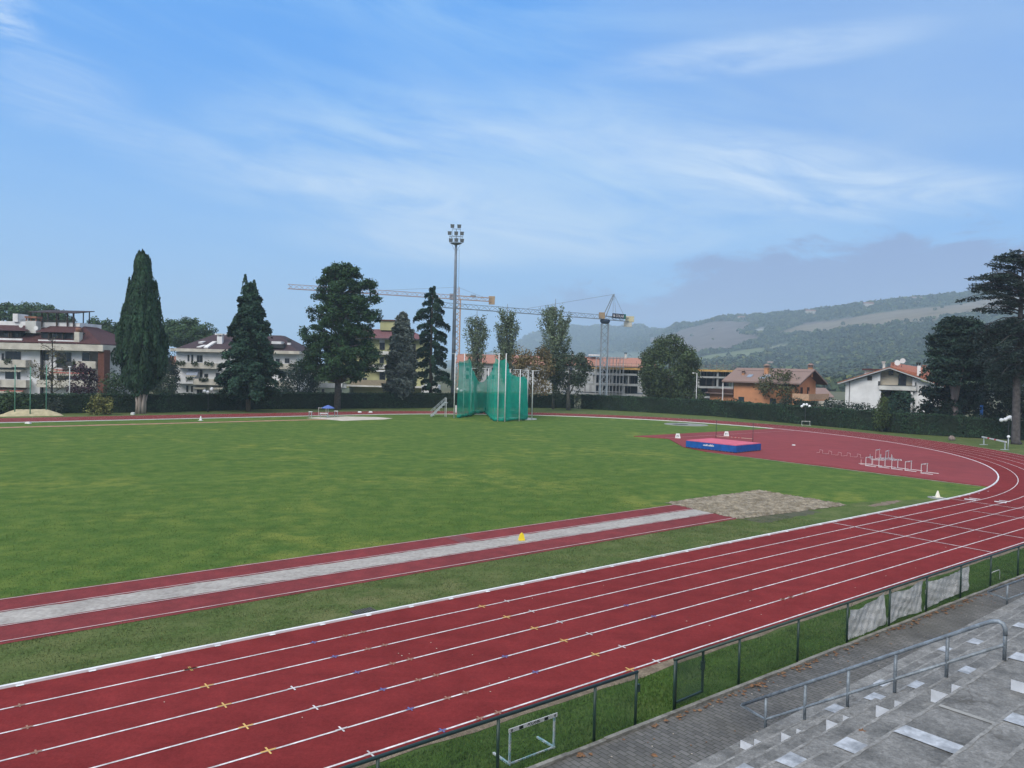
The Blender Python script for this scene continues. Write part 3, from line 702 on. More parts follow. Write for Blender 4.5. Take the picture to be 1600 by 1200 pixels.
# two taller bare frames behind
for (px, py, hh, lb) in ((1371, 716, 0.80, 'thin pinkish hurdle frame standing behind the front row, leftmost of two'), (1386, 716, 0.70, 'pale hurdle frame standing behind the front row, beside the pinkish one')):
    hurdle(lb, 'hurdle', G(px, py, .057), TRK + 0.2, GH, hh, 1.25 if hh > .75 else 0.95, 0.5, False, -1, mat('hurdle_pink', (0.55, 0.36, 0.36), 0.6) if hh > .75 else m_hsteel)
def lying(label, px, py, rz, l=1.2, m=None):
    t_ = thing('fallen_hurdle', label, 'hurdle', G(px, py, .057), rz, 'fallen hurdles on the red apron'); m = m or m_hsteel
    MB().box(-.5, .5, -.03, .03, 0.0, .035).build('crossbar', m_hwhite, t_)
    for x in (-.44, .44): MB().box(x - .02, x + .02, .031, .72, .002, .036).build('upright', m, t_)
    MB().box(-.42, .42, .721, .76, .0, .036).build('base_bar', m, t_)
    for x in (-.44, .44): MB().box(x - .02, x + .02, .72, .76, .037, .42).build('foot', m, t_)
lying('hurdle lying flat left of the front row', 1352, 725, TRK + 2.2, m=mat('hurdle_pink', (0.55, 0.36, 0.36), 0.6))
lying('hurdle lying flat behind the middle of the front row', 1393, 718, TRK + 0.9)
lying('hurdle lying flat rightmost behind the front row', 1408, 719, TRK + 0.5)
lying('hurdle lying flat behind the left end of the front row', 1372, 719, TRK - 0.8)
m_mini = mat('mini_hurdle_pink', (0.52, 0.33, 0.33), 0.6)
MN = ['leftmost', 'second from the left', 'middle', 'fourth from the left', 'rightmost']
for i, (px, py) in enumerate(((1283, 708), (1297, 710), (1312, 712), (1326, 713), (1342, 715))):
    t_ = thing('mini_hurdle', f'{MN[i]} of five low agility hurdles lined up on the red apron', 'agility hurdle', G(px, py, .055), TRK + 0.9, 'low agility hurdles in a line')
    MB().path([(-.34, -.28, .015), (-.34, .0, .02), (-.33, .0, .27), (-.28, 0, .30), (.28, 0, .30), (.33, 0, .27), (.34, 0, .02), (.34, .28, .015)], 0.018, 6).build('bent_tube', m_mini, t_, True)
t_ = thing('mini_hurdle', 'small white bent-tube hurdle on the grass behind the fence at right', 'agility hurdle', T(31.35, 11.06), TRK)
MB().path([(-.42, 0, 0), (-.41, 0, .30), (-.34, 0, .38), (.34, 0, .38), (.41, 0, .31), (.42, 0, 0)], 0.016, 8).build('bent_tube', m_hwhite, t_, True)

# ------------------------------------------------------------------ little things on the ground
def cone(label, p, h, r, m, base=True):
    t_ = thing('marker_cone', label, 'cone', p)
    MB().lathe([(r, 0.02), (r * .85, .05), (r * .22, h), (r * .12, h + .005)], n=20).build('cone_body', m, t_, True)
    if base: MB().box(-r * 1.25, r * 1.25, -r * 1.25, r * 1.25, 0, .022).build('cone_base', m, t_)
m_yc = mat('cone_yellow', (0.78, 0.60, 0.03), 0.5, var=0.05)
cone('white marker cone on the grass where the bend begins', G(1465, 777, 0.02), 0.40, 0.17, mat('cone_white', (0.72, 0.68, 0.58), 0.5, var=0.06))
struct(disc(G(1466, 778.5), 0.55, 0.7, 0.004, 0.016).build('cone_pad', m_conc))
t_ = thing('distance_marker', 'bright yellow distance marker standing on the pale runway strip', 'marker', G(815, 844, 0.03), 0.3)
MB().hexa([(-.13, -.10, 0), (.13, -.10, 0), (.13, .10, 0), (-.13, .10, 0)], [(-.075, -.04, .27), (.075, -.04, .27), (.075, .04, .27), (-.075, .04, .27)]).build('marker_body', m_yc, t_)
MB().ball((0, 0, .27), .055, 10, 6).build('marker_knob', m_yc, t_, True)
dg = thing('drain_grate', 'small dark drain grate in the grass beside the white track kerb', 'drain', T(10.75, D0 + .42, 0), TRK)
MB().box(-.36, .36, -.2, .2, -.02, .016).build('frame', mat('drain_dark', (0.03, 0.03, 0.03), 0.7), dg)
gb = MB()
for i in range(9): gb.box(-.32 + i * .08 - .018, -.32 + i * .08 + .018, -.17, .17, .0162, .03)
gb.build('grate_bar', mat('drain_iron', (0.09, 0.085, 0.08), 0.7), dg)
for (px, py, z, lb) in ((1240, 696, .055, 'small white block lying on the red apron'),):
    bx = MB().hexa([(-.16, -.08, 0), (.16, -.08, 0), (.16, .08, 0), (-.16, .08, 0)], [(-.14, -.06, .10), (.14, -.06, .10), (.14, .06, .10), (-.14, .06, .10)]).build('marker_block', m_hwhite)
    bx.location = G(px, py, z); tag(bx, lb, 'marker')
# big single leaves on the pavement and stand
m_leaf = mat('dead_leaf', (0.15, 0.070, 0.035), 0.9, scale=6, col2=(0.27, 0.16, 0.085))
def leafshape(mb, c, r, rot, curl, rr, z):
    pts = []
    for i in range(12):
        a = 2 * math.pi * i / 12; rad = r * (1.0 if i % 2 == 0 else 0.52) * rr.uniform(.8, 1.15)
        pts.append((c[0] + rad * math.cos(a + rot), c[1] + rad * math.sin(a + rot), z + curl * abs(math.cos(a)) * rr.uniform(.3, 1)))
    n = len(mb.v); mb.v += pts + [(c[0], c[1], z + 0.008)]
    mb.f += [(n + i, n + (i + 1) % 12, n + 12) for i in range(12)]
rr = random.Random(77)
for (px, py, lb) in ((907, 1179, 'curled brown leaf on the pavers near the bottom edge'), (1021, 1181, 'reddish star-shaped dead leaf on the pavers near the stand')):
    mb = MB(); p = G(px, py, 0); leafshape(mb, (0, 0), 0.085, rr.uniform(0, 6), .03, rr, 0.006); o = mb.build('fallen_leaf', m_leaf); o.location = p; tag(o, lb, 'leaf')
mb = MB(); leafshape(mb, (0, 0), 0.06, 1.0, .02, rr, 0.006); o = mb.build('fallen_leaf', m_leaf); o.location = G(1347, 1143, 2.82); tag(o, 'small dark dead leaf on the concrete landing of the stand', 'leaf')
lit = MB(); rr = random.Random(5)
for (s0, n_, sp) in ((15.75, 16, .35), (15.2, 8, .5), (18.1, 12, .3), (19.6, 6, .3), (17.2, 5, .4), (21.5, 10, .7), (23.2, 14, .7), (24.6, 18, .8), (26.0, 16, .8), (12.8, 6, .4), (14.3, 8, .6), (28.5, 12, 1.2), (11, 8, 2), (20, 20, 9), (33, 16, 4)):
    for _ in range(n_):
        s = s0 + rr.gauss(0, sp); n = 10.66 - abs(rr.gauss(0, .10)); p = T(s, n); leafshape(lit, p, rr.uniform(.035, .07), rr.uniform(0, 6), .03, rr, rr.uniform(.008, .03))
for _ in range(50):
    p = T(rr.uniform(8, 32), rr.uniform(9.3, 10.6)); leafshape(lit, p, rr.uniform(.015, .04), rr.uniform(0, 6), .015, rr, .008)
stuff(lit.build('leaf_litter', m_leaf))
li2 = MB()
for _ in range(46):
    p = T(rr.uniform(8, 32), rr.uniform(9.2, 10.6)); leafshape(li2, p, rr.uniform(.010, .024), rr.uniform(0, 6), .004, rr, .006)
for _ in range(30):
    p = T(rr.uniform(0, 40), rr.uniform(13.5, 20)); leafshape(li2, p, rr.uniform(.015, .035), rr.uniform(0, 6), .01, rr, .022)
stuff(li2.build('paper_litter', mat('litter_pale', (0.50, 0.45, 0.38), 0.9)))

# blades of grass where the grass is near enough to show them
def blades(name, regions, dens, hmin, hmax, m, seed):
    rg_ = np.random.default_rng(seed); P = []
    for ri, (s0, s1, n0, n1) in enumerate(regions):
        k = int((s1 - s0) * (n1 - n0) * (dens[ri] if isinstance(dens, tuple) else dens)); P.append(np.stack([rg_.uniform(s0, s1, k), rg_.uniform(n0, n1, k)], 1))
    P = np.concatenate(P); k = len(P)
    patch = np.sin(P[:, 0] * 1.9 + 2 * np.sin(P[:, 1] * 2.3)) * np.sin(P[:, 1] * 3.1 + P[:, 0] * .7) * .5 + .5
    xy = P[:, :1] * DS + P[:, 1:] * DN
    a = rg_.uniform(0, 2 * np.pi, k); h = rg_.uniform(hmin, hmax, k) * (.6 + .7 * patch); w = rg_.uniform(.006, .013, k)
    t = np.stack([np.cos(a), np.sin(a), 0 * a], 1) * w[:, None]
    b = np.concatenate([xy, np.zeros((k, 1))], 1)
    tip = b + np.stack([rg_.normal(0, .35, k) * h, rg_.normal(0, .35, k) * h, h], 1)
    V = np.stack([b - t, b + t, tip], 1).reshape(-1, 3)
    me = bpy.data.meshes.new(name); me.vertices.add(3 * k); me.vertices.foreach_set('co', V.astype(np.float32).ravel())
    me.loops.add(3 * k); me.loops.foreach_set('vertex_index', np.arange(3 * k, dtype=np.int32)); me.polygons.add(k)
    me.polygons.foreach_set('loop_start', np.arange(0, 3 * k, 3, dtype=np.int32)); me.update(calc_edges=True)
    tt = np.repeat(rg_.uniform(.65, 1.35, k)[:, None] * np.array([1, 1, 1]) + (rg_.uniform(0, 1, k) < .12)[:, None] * np.array([.9, .35, .25]), 3, 0)
    at = me.color_attributes.new('tint', 'FLOAT_COLOR', 'POINT'); at.data.foreach_set('color', np.concatenate([tt, np.ones((3 * k, 1))], 1).astype(np.float32).ravel())
    me.materials.append(m); o = bpy.data.objects.new(name, me); COL.objects.link(o); return stuff(o)
m_blade = mat('grass_blade', (0.050, 0.108, 0.020), 0.7, var=0.2, scale=1.5, tint=True)
blades('grass', [(5, 40, 10.82, 12.52)], 900, .03, .075, m_blade, 1)
m_blade2 = mat('grass_blade_dry', (0.080, 0.115, 0.038), 0.7, var=0.2, scale=1.5, tint=True)
blades('verge_grass_blades', [(-2, 36, 20.4, 23.5)], 420, .02, .06, m_blade2, 2)
m_blade3 = mat('infield_blade', (0.072, 0.132, 0.028), 0.7, var=0.2, scale=1.5, tint=True)
blades('infield_grass_blades', [(0, 32, 27.9, 31), (-2, 36, 31, 35), (-4, 42, 35, 40), (-6, 50, 40, 47)], (190, 130, 80, 40), .02, .055, m_blade3, 3)
# ================================================================== FIELD EQUIPMENT
# high jump mat
m_mblue = mat('mat_blue', (0.007, 0.085, 0.33), 0.6, var=0.15, scale=2)
m_mpink = mat('mat_pink', (0.60, 0.11, 0.16), 0.6, var=0.12, scale=2)
_a = np.array(G(1071, 700)[:2]); _b = np.array(G(1150, 709)[:2]); _c2 = np.array(G(1190, 705)[:2])
ux = (_b - _a) / np.linalg.norm(_b - _a); Lx = float(np.linalg.norm(_b - _a)); uy = np.array([-ux[1], ux[0]]); Ly = max(3.6, float((_c2 - _b) @ uy))
hm = thing('landing_mat', 'blue landing mat with pinkish red top on the red apron', 'high jump mat', (float(_a[0]), float(_a[1]), .055), math.atan2(ux[1], ux[0]))
def softbox(mb, x0, x1, y0, y1, z0, z1, c=.05):
    b = [(x0 + c, y0), (x1 - c, y0), (x1, y0 + c), (x1, y1 - c), (x1 - c, y1), (x0 + c, y1), (x0, y1 - c), (x0, y0 + c)]
    return mb.hexa([(*p, z0) for p in b], [(*p, z1) for p in b])
softbox(MB(), 0, Lx, 0, Ly, 0.06, 0.66).build('mat_body', m_mblue, hm)
softbox(MB(), .04, Lx - .04, .04, Ly - .04, 0.66, 0.72).build('mat_top', m_mpink, hm)
MB().box(.05, Lx - .05, .05, Ly - .05, 0, .058).build('mat_pallet', mat('pallet_dark', (0.03, 0.035, 0.04), 0.8), hm)
lg = MB(); rr = random.Random(6)
x = Lx * .36
for w, h in ((.10, .10), (.05, .13), (.10, .10), (.05, .17), (.09, .17), (.03, 0), (.16, .12), (.06, .2), (.12, .15), (.05, .20), (.12, .12)):
    if h: lg.box(x, x + w, -.004, .0, .36, .36 + h)
    x += w + .025
lg.build('lettering', m_white, hm)
st = MB()
for i in range(14): st.box(.2 + i * Lx / 14.5, .235 + i * Lx / 14.5, -.012, -.001, .04, .10)
for i in range(8): st.box(Lx + .001, Lx + .012, .3 + i * Ly / 9, .34 + i * Ly / 9, .04, .10)
st.build('strap', mat('strap_grey', (.25, .25, .22), .8), hm)
m_dkpole = mat('upright_dark', (0.035, 0.03, 0.035), 0.5)
hjp = []
for (px, py, pt, lb) in ((1118.5, 690, 658, 'thin dark high jump upright behind the mat, the taller-looking left one'), (1176, 694.5, 664, 'thin dark high jump upright behind the right end of the mat')):
    p = G(px, py, .055); t_ = thing('jump_upright', lb, 'high jump upright', p, TRK - .9, 'high jump uprights')
    MB().tube((0, 0, .03), (0, 0, 2.25), .028, n=8).build('pole', m_dkpole, t_, True)
    MB().box(-.22, .22, -.04, .04, 0, .03).box(-.04, .04, -.30, -.041, 0, .03).box(-.04, .04, .041, .30, 0, .03).build('base', m_dkpole, t_)
    MB().box(-.04, .04, -.04, .04, .50, .58).build('bar_holder', m_dkpole, t_); hjp.append(p)
a, b = Vector(hjp[0]), Vector(hjp[1]); d = b - a
cb = thing('crossbar', 'red and white crossbar lying low between the two high jump uprights', 'crossbar', a + Vector((0, 0, .60)), math.atan2(d.y, d.x))
L_ = d.length
m_cream = mat('bar_cream', (0.62, 0.50, 0.38), 0.5)
m_red = mat('bar_red', (0.50, 0.05, 0.05), 0.5)
MB().tube((0.0, 0, 0), (L_, 0, -.02), .020, n=8).build('bar', m_cream, cb, True)
rb = MB()
for u in (.36, .46, .56, .645): rb.tube((L_ * u, 0, 0 - .02 * u), (L_ * (u + .05), 0, -.02 * (u + .05)), .023, n=8)
rb.build('red_band', m_red, cb, True)
for (px, py, lb) in ((1059, 684.5, 'white trapezoid sign box left of the landing mat'), (1135, 681, 'white trapezoid sign box behind the landing mat')):
    p = G(px, py, .055); az_ = math.atan2(-p[0], p[1]); t_ = thing('sign_box', lb, 'sign', p, az_, 'white trapezoid sign boxes')
    MB().hexa([(-.30, -.20, 0), (.30, -.20, 0), (.30, .20, 0), (-.30, .20, 0)], [(-.19, -.06, .50), (.19, -.06, .50), (.19, .06, .50), (-.19, .06, .50)]).build('box_body', m_hwhite, t_)
    text_mesh('lettering', 'F1', 0.30, mat('sign_grey', (.12, .12, .14), .7), t_, (0.0, -.146, .22), (R(74), 0, 0), .004, bold=.008)

# hammer cage
m_pole = mat('pole_white', (0.60, 0.61, 0.62), 0.5, var=0.08)
net = bpy.data.materials.new('cage_net'); net.use_nodes = True
t = net.node_tree; b = t.nodes['Principled BSDF']; b.inputs['Base Color'].default_value = (0.0, 0.50, 0.37, 1); b.inputs['Roughness'].default_value = 0.8
tr = t.nodes.new('ShaderNodeBsdfTransparent'); tl = t.nodes.new('ShaderNodeBsdfTranslucent'); tl.inputs[0].default_value = (0.0, 0.36, 0.26, 1)
ms0 = t.nodes.new('ShaderNodeMixShader'); ms0.inputs[0].default_value = 0.4; t.links.new(b.outputs[0], ms0.inputs[1]); t.links.new(tl.outputs[0], ms0.inputs[2])
ms = t.nodes.new('ShaderNodeMixShader'); co = t.nodes.new('ShaderNodeTexCoord'); nz = t.nodes.new('ShaderNodeTexNoise'); nz.inputs['Scale'].default_value = 0.8; nz.inputs['Detail'].default_value = 4
t.links.new(co.outputs['Object'], nz.inputs['Vector']); mr = t.nodes.new('ShaderNodeMapRange'); mr.inputs[1].default_value = .35; mr.inputs[2].default_value = .65; mr.inputs[3].default_value = .58; mr.inputs[4].default_value = .74
t.links.new(nz.outputs[0], mr.inputs[0]); t.links.new(mr.outputs[0], ms.inputs[0]); t.links.new(tr.outputs[0], ms.inputs[1]); t.links.new(ms0.outputs[0], ms.inputs[2])
t.links.new(ms.outputs[0], t.nodes['Material Output'].inputs[0])
net2 = mat('net_hem', (0.0, 0.20, 0.14), 0.9, var=0.2)
cage = thing('hammer_cage', 'tall throwing cage of white poles hung with green netting', 'throwing cage', (-2.5, 111, 0))
def CP(px, Y): q = D(px, 640, Y); return (q[0], Y)
PL = [(709.3, 108.5, 9.15), (723.8, 111.5, 9.2), (735.5, 118.0, 7.1), (761.8, 121.0, 7.1), (777.5, 103.8, 9.2), (788.6, 103.8, 9.2), (795.6, 121.0, 7.05), (811.3, 105.5, 7.1), (823.6, 117.0, 7.0), (831.0, 108.5, 7.0)]
# foot pixel -> world, using each pole's own depth
PW = []
for (px, Y, h) in PL:
    z0 = 0; yy = 600
    # pixel row of the ground at this depth and column
    lo, hi = 575, 720
    for _ in range(40):
        mid = (lo + hi) / 2
        if D(px, mid, Y)[2] > 0: lo = mid
        else: hi = mid
    q = D(px, lo, Y); PW.append((q[0], Y, h))
for (x, y, h) in PW: MB().tube((x, y, 0), (x, y, h), .075, .065, n=10).build('pole', m_pole, cage, True, world=True)
ARM = [(0, (-.55, 0)), (1, (.95, -.1)), (2, (.7, .2)), (3, (-1.0, .1)), (4, (-1.1, .2)), (5, (.15, 0)), (7, (-1.0, .3)), (8, (-.9, .2)), (9, (.9, .0))]
for i, (ax, ay) in ARM:
    x, y, h = PW[i]; MB().tube((x - ax * .25, y, h - .06), (x + ax, y + ay, h - .06), .035, n=6).build('arm', m_pole, cage, True, world=True)
def netpanel(pa, pb, za, zb, sag, zbot=0.35, fold=.10, seed=0, nu=24, nv=30):
    rr = random.Random(seed); mb = MB(); vv = []; ph = rr.uniform(0, 6)
    dx_, dy_ = pb[0] - pa[0], pb[1] - pa[1]; l = math.hypot(dx_, dy_); nx, ny = -dy_ / l, dx_ / l
    for j in range(nv + 1):
        for i in range(nu + 1):
            u, v = i / nu, j / nv
            top = za + (zb - za) * u - sag * 4 * u * (1 - u); z = zbot + (top - zbot) * v
            o = fold * math.sin(u * l * 3.0 + ph + v * 1.5) * (1 - .5 * v) + fold * .8 * math.sin(u * l * 1.1 + 2 * ph - v * 2)
            vv.append((pa[0] + dx_ * u + nx * o, pa[1] + dy_ * u + ny * o, z))
    mb.add(vv, [(j * (nu + 1) + i, j * (nu + 1) + i + 1, (j + 1) * (nu + 1) + i + 1, (j + 1) * (nu + 1) + i) for j in range(nv) for i in range(nu)])
    return mb.build('net_panel', net, cage, True, world=True)
def off(i, ax, ay): return (PW[i][0] + ax, PW[i][1] + ay)
N0, N1, N2, N3 = off(0, .55, 0), off(1, .75, 0), off(2, .4, .3), off(3, -.2, .3)
N4, N5, N6, N7, N8, N9 = off(4, -.5, .3), off(5, .0, .2), off(6, .1, .3), off(7, .55, 1.0), off(8, -.4, .2), off(9, -.9, .1)
netpanel(N0, N1, 8.1, 8.5, .25, seed=1); netpanel(N1, N2, 8.5, 6.4, .3, seed=2); netpanel(N2, N3, 6.4, 5.9, 1.25, seed=3)
netpanel(N3, N4, 5.8, 8.3, .6, seed=4); netpanel(N4, N5, 8.6, 8.6, .35, seed=5, fold=.2); netpanel(N5, N6, 8.6, 6.4, .5, seed=6, fold=.18)
netpanel(N6, N8, 6.3, 6.0, .25, seed=7); netpanel(N5, N7, 6.4, 6.2, .30, seed=8); netpanel(N8, N9, 5.7, 6.1, .3, seed=9, fold=.2); netpanel(N7, N9, 5.9, 6.1, .35, seed=10)
hem = MB(); rr = random.Random(3)
def hemline(a, b):
    l = math.hypot(b[0] - a[0], b[1] - a[1]); k = max(3, int(l / .5)); pts = []
    for i in range(k + 1):
        u = i / k; pts.append((a[0] + (b[0] - a[0]) * u + rr.uniform(-.15, .15), a[1] + (b[1] - a[1]) * u + rr.uniform(-.15, .15), .2 + rr.uniform(-.06, .12)))
    hem.path(pts, [rr.uniform(.14, .30) for _ in pts], 7)
for a, b in ((N0, N1), (N1, N2), (N2, N3), (N3, N4), (N4, N5), (N5, N6), (N6, N8), (N8, N9), (N7, N9), (N5, N7)): hemline(a, b)
hem.build('net_hem', net2, cage, True, world=True)
bn = MB(); bn.path([(N3[0], N3[1], .3), (N3[0] + .1, N3[1], 1.6), (N3[0], N3[1], 3)], [.5, .25, .1], 8); bn.build('net_bunch', net2, cage, True, world=True)

# floodlight mast
m_mast = mat('mast_steel', (0.15, 0.18, 0.22), 0.55, var=0.15, scale=1, spec=0.4)
m_lampg = mat('floodlight_glass', (0.06, 0.072, 0.078), 0.55, var=0.05, spec=0.25)
m_lampb = mat('floodlight_body', (0.05, 0.065, 0.075), 0.5)
mp_ = G(707, 636); MH = 31.0
mast = thing('floodlight_mast', 'very tall grey steel floodlight mast behind the throwing cage', 'floodlight mast', mp_, 0.05)
MB().path([(0, 0, 0), (0, 0, 12), (0, 0, 22), (0, 0, MH - 2)], [.40, .33, .26, .20], 14).build('pole', m_mast, mast, True)
MB().lathe([(.55, 0), (.55, .25), (.42, .3)], n=14).build('base_plate', m_mast, mast)
ld = MB()
for z in np.arange(3, MH - 3, .45): ld.box(.42, .62, -.02, .02, z, z + .03)
ld.box(.605, .64, -.02, .02, 3, MH - 3); ld.build('ladder', m_mast, mast)
pf = MB().lathe([(.25, MH - 2.3), (1.0, MH - 2.02), (1.0, MH - 1.94), (.2, MH - 1.9)], n=16)
pf.build('platform', m_mast, mast)
rl_ = MB()
for z in (MH - 1.9, MH - 1.4, MH - .85):
    for i in range(16):
        a0, a1 = 2 * math.pi * i / 16, 2 * math.pi * (i + 1) / 16; rl_.tube((1.15 * math.cos(a0), 1.15 * math.sin(a0), z), (1.15 * math.cos(a1), 1.15 * math.sin(a1), z), .022, n=4)
for i in range(8):
    a0 = 2 * math.pi * i / 8; rl_.tube((1.15 * math.cos(a0), 1.15 * math.sin(a0), MH - 1.9), (1.15 * math.cos(a0), 1.15 * math.sin(a0), MH - .85), .022, n=4)
for sg in (-1, 1): rl_.tube((.75 * sg, 0, MH - 2.2), (.16 * sg, 0, MH - 3.3), .03, n=5)
rl_.build('platform_railing', m_mast, mast)
fm = MB()
for z, w in ((MH - .75, 1.25), (MH + .55, .75)): fm.box(-w, w, -.05, .05, z - .04, z + .04)
fm.box(-.05, .05, -.06, .06, MH - 2, MH + .6); fm.box(-.75, -.69, -.03, .03, MH - .7, MH + .52); fm.box(.69, .75, -.03, .03, MH - .7, MH + .52); fm.build('lamp_frame', m_mast, mast)
for (x, z) in ((-.75, MH + 1.0), (.55, MH + 1.0), (-1.25, MH - .25), (0, MH - .25), (1.1, MH - .25), (-1.0, MH - 1.5), (0.05, MH - 1.45), (1.15, MH - 1.5)):
    lb_ = MB(); ti = -.42
    x *= .92
    lb_.hexa([(x - .30, -.55, z - .30 + ti * .2), (x + .30, -.55, z - .30 + ti * .2), (x + .36, -.40, z + .30), (x - .36, -.40, z + .30)], [(x - .20, -.12, z - .2), (x + .20, -.12, z - .2), (x + .24, .05, z + .25), (x - .24, .05, z + .25)])
    o_ = lb_.build('floodlight', m_lampb, mast)
    MB().hexa([(x - .26, -.575, z - .27 + ti * .2), (x + .26, -.575, z - .27 + ti * .2), (x + .31, -.43, z + .25), (x - .31, -.43, z + .25)], [(x - .26, -.56, z - .27 + ti * .2), (x + .26, -.56, z - .27 + ti * .2), (x + .31, -.415, z + .25), (x - .31, -.415, z + .25)]).build('glass', m_lampg, o_)

# park lamps with white globes
m_globe = mat('globe_white', (0.78, 0.80, 0.83), 0.35, var=0.04, spec=0.5)
m_iron = mat('lamp_iron', (0.018, 0.022, 0.024), 0.5)
def globe_lamp(label, p, h, offs, rg=.21):
    t_ = thing('park_lamp', label, 'lamp post', p, 0, 'park lamps with white globes')
    MB().path([(0, 0, 0), (0, 0, .4), (0, 0, .45), (0, 0, h - .2)], [.09, .09, .05, .04], 10).build('post', m_iron, t_, True)
    for (x, y, z) in offs:
        MB().path([(0, 0, h - .45), (x * .6, y * .6, h - .5 + z * .3), (x, y, h + z - rg)], .022, 6).build('arm', m_iron, t_, True)
        MB().ball((x, y, h + z), rg, 14, 10).build('globe', m_globe, t_, True)
globe_lamp('park lamp with white globes in front of the hedge, left of the broad dark conifer', G(325, 644), 2.95, [(-.55, 0, 0), (.0, -.2, -.12), (.50, -.1, .25), (.40, .3, .35)], .24)
globe_lamp('park lamp seen through the green cage netting', (D(721, 610, 122)[0], 122, 0), 3.5, [(-.55, 0, .15), (.0, -.2, -.1), (.45, .1, .1)], .24)
globe_lamp('park lamp with white globes before the long trimmed hedge, behind a hurdle', G(1258, 663.5), 2.75, [(-.56, 0, -.10), (-.20, .2, .14), (.22, .2, .16), (.56, 0, -.06)], .20)
globe_lamp('park lamp with white globes beside the big cedar trunk at the right edge', G(1575, 692), 2.75, [(-.72, .2, -.15), (-.45, -.1, -.05), (-.0, .1, .13), (.3, .3, .2), (.42, -.1, -.05)], .23)
hurdle('lone hurdle in front of the trimmed hedge beside a globe lamp', 'hurdle', G(1259, 664.5), 0.0, None, .62, 1.25, .4, False, -1, m_hwhite)

# barrier beam, ball-topped post, stone at the right
p0, p1 = Vector(G(1537, 695)), Vector(G(1570, 703)); d = p1 - p0
bar_ = thing('steeple_barrier', 'long low white barrier beam with red bands on two legs at the right', 'barrier', p0, math.atan2(d.y, d.x)); L_ = d.length
MB().box(-.5, L_ + .25, -.065, .065, .78, .91).build('beam', m_hwhite, bar_)
rb = MB()
for u in (.20, .52): rb.box(L_ * u, L_ * u + .5, -.068, .068, .777, .913)
rb.build('red_band', m_red, bar_)
for x in (0, L_): MB().box(x - .06, x + .06, -.05, .05, 0, .78).box(x - .05, x + .05, -.4, -.051, 0, .06).box(x - .05, x + .05, .051, .4, 0, .06).build('leg', m_hsteel, bar_)
ps = thing('ball_post', 'short pale post topped by a white ball beside the barrier beam', 'post', G(1575, 703))
MB().tube((0, 0, 0), (0, 0, 1.25), .055, n=10).build('post', m_hsteel, ps, True); MB().ball((0, 0, 1.38), .15).build('ball', m_globe, ps, True)
rr = random.Random(4); sb = MB(); sb.ball((0, 0, .22), .37, 14, 9, .9)
sb.v = [(x * rr.uniform(.85, 1.1), y * rr.uniform(.85, 1.1), max(-.05, z * rr.uniform(.9, 1.1))) for x, y, z in sb.v]
o = sb.build('boulder', mat('boulder', (.24, .19, .17), .95, var=.3, scale=3), None, True); o.location = G(1487, 688); tag(o, 'single brownish boulder at the foot of the multi-stemmed dark tree', 'boulder')

# judges' steps
js = thing('judges_steps', 'grey steel judges steps standing on the grass left of the cage', 'steps', G(674, 651.5), 0.25)
for y in (0, 1.1):
    f_ = MB(); f_.bar((0, y, .05), (2.1, y, 2.15), .08, .12); f_.bar((.05, y, .85), (2.15, y, 2.75), .05, .05)
    for i in range(5): f_.tube((.1 + i * .5, y, .15 + i * .5), (.1 + i * .5, y, .9 + i * .46), .022, n=5)
    f_.build('side_frame', m_hsteel, js)
    MB().tube((2.12, y, 0), (2.12, y, 2.78), .04, n=6).build('leg', m_pole, js)
for i in range(6): MB().box(.1 + i * .38, .5 + i * .38, .05, 1.05, .2 + i * .36, .24 + i * .36).build('tread', m_hsteel, js)
wb = MB().box(-.13, .13, -.05, .05, .05, 1.2); o = wb.build('white_board', m_hwhite); o.location = D(712.5, 636.5, 120)[:2] + (0,); tag(o, 'narrow white board standing upright at the foot of the floodlight mast', 'board')

# parasol, tables, hurdles by the shot sector
ub = thing('parasol', 'blue parasol open over a white table beside the far straight', 'parasol', G(512.5, 652))
MB().tube((0, 0, 0), (0, 0, 1.55), .03, n=8).build('pole', m_pole, ub, True)
MB().lathe([(.92, 1.24), (.55, 1.45), (.12, 1.63), (.01, 1.68)], n=10).build('canopy', mat('parasol_blue', (.09, .15, .42), .7, var=.1), ub)
MB().lathe([(.28, 0), (.28, .07), (.06, .1)], n=12).build('base', m_hwhite, ub)
def table(label, px, py, w, h, mt=m_hwhite):
    t_ = thing('small_table', label, 'table', G(px, py), .1, 'small white tables by the parasol')
    MB().box(-w / 2, w / 2, -.28, .28, h - .09, h).build('table_top', mt, t_)
    for x in (-w / 2 + .06, w / 2 - .06): MB().box(x - .025, x + .025, -.2, .2, 0, h - .09).build('leg', m_hsteel, t_)
table('white table directly under the blue parasol', 506, 652.5, 1.05, .62)
table('small white table left of the blue parasol', 485, 652, .45, .78)
table('small white table right of the blue parasol', 525, 651, .5, .80)
hurdle('tall pale hurdle standing left of the blue parasol', 'hurdle', G(503.5, 648.0), 0.05, None, 1.0, 1.15, .4, False, -1, m_hwhite)
for (px, py, lb) in ((562, 644.5, 'white block on the far track right of the parasol'), (579, 644.5, 'tiny white block on the far track, farther right of the parasol'), (44, 661.8, 'flat white slab on the grass inside the far straight')):
    o = MB().hexa([(-.28, -.2, 0), (.28, -.2, 0), (.28, .2, 0), (-.28, .2, 0)], [(-.2, -.13, .2), (.2, -.13, .2), (.2, .13, .2), (-.2, .13, .2)]).build('marker_block', m_hwhite); o.location = G(px, py, .012); tag(o, lb, 'marker')
cone('white marker cone on the grass inside the far straight, left half of the view', G(313.5, 657, 0), .55, .2, m_hwhite)
o = MB().hexa([(-.2, -.2, 0), (.2, -.2, 0), (.2, .2, 0), (-.2, .2, 0)], [(-.2, -.2, .25), (.2, -.2, .25), (.2, .2, .32), (-.2, .2, .32)]).build('ground_box', m_hwhite); o.location = G(207.5, 648); tag(o, 'small white ground box in front of the tall cypress', 'box')

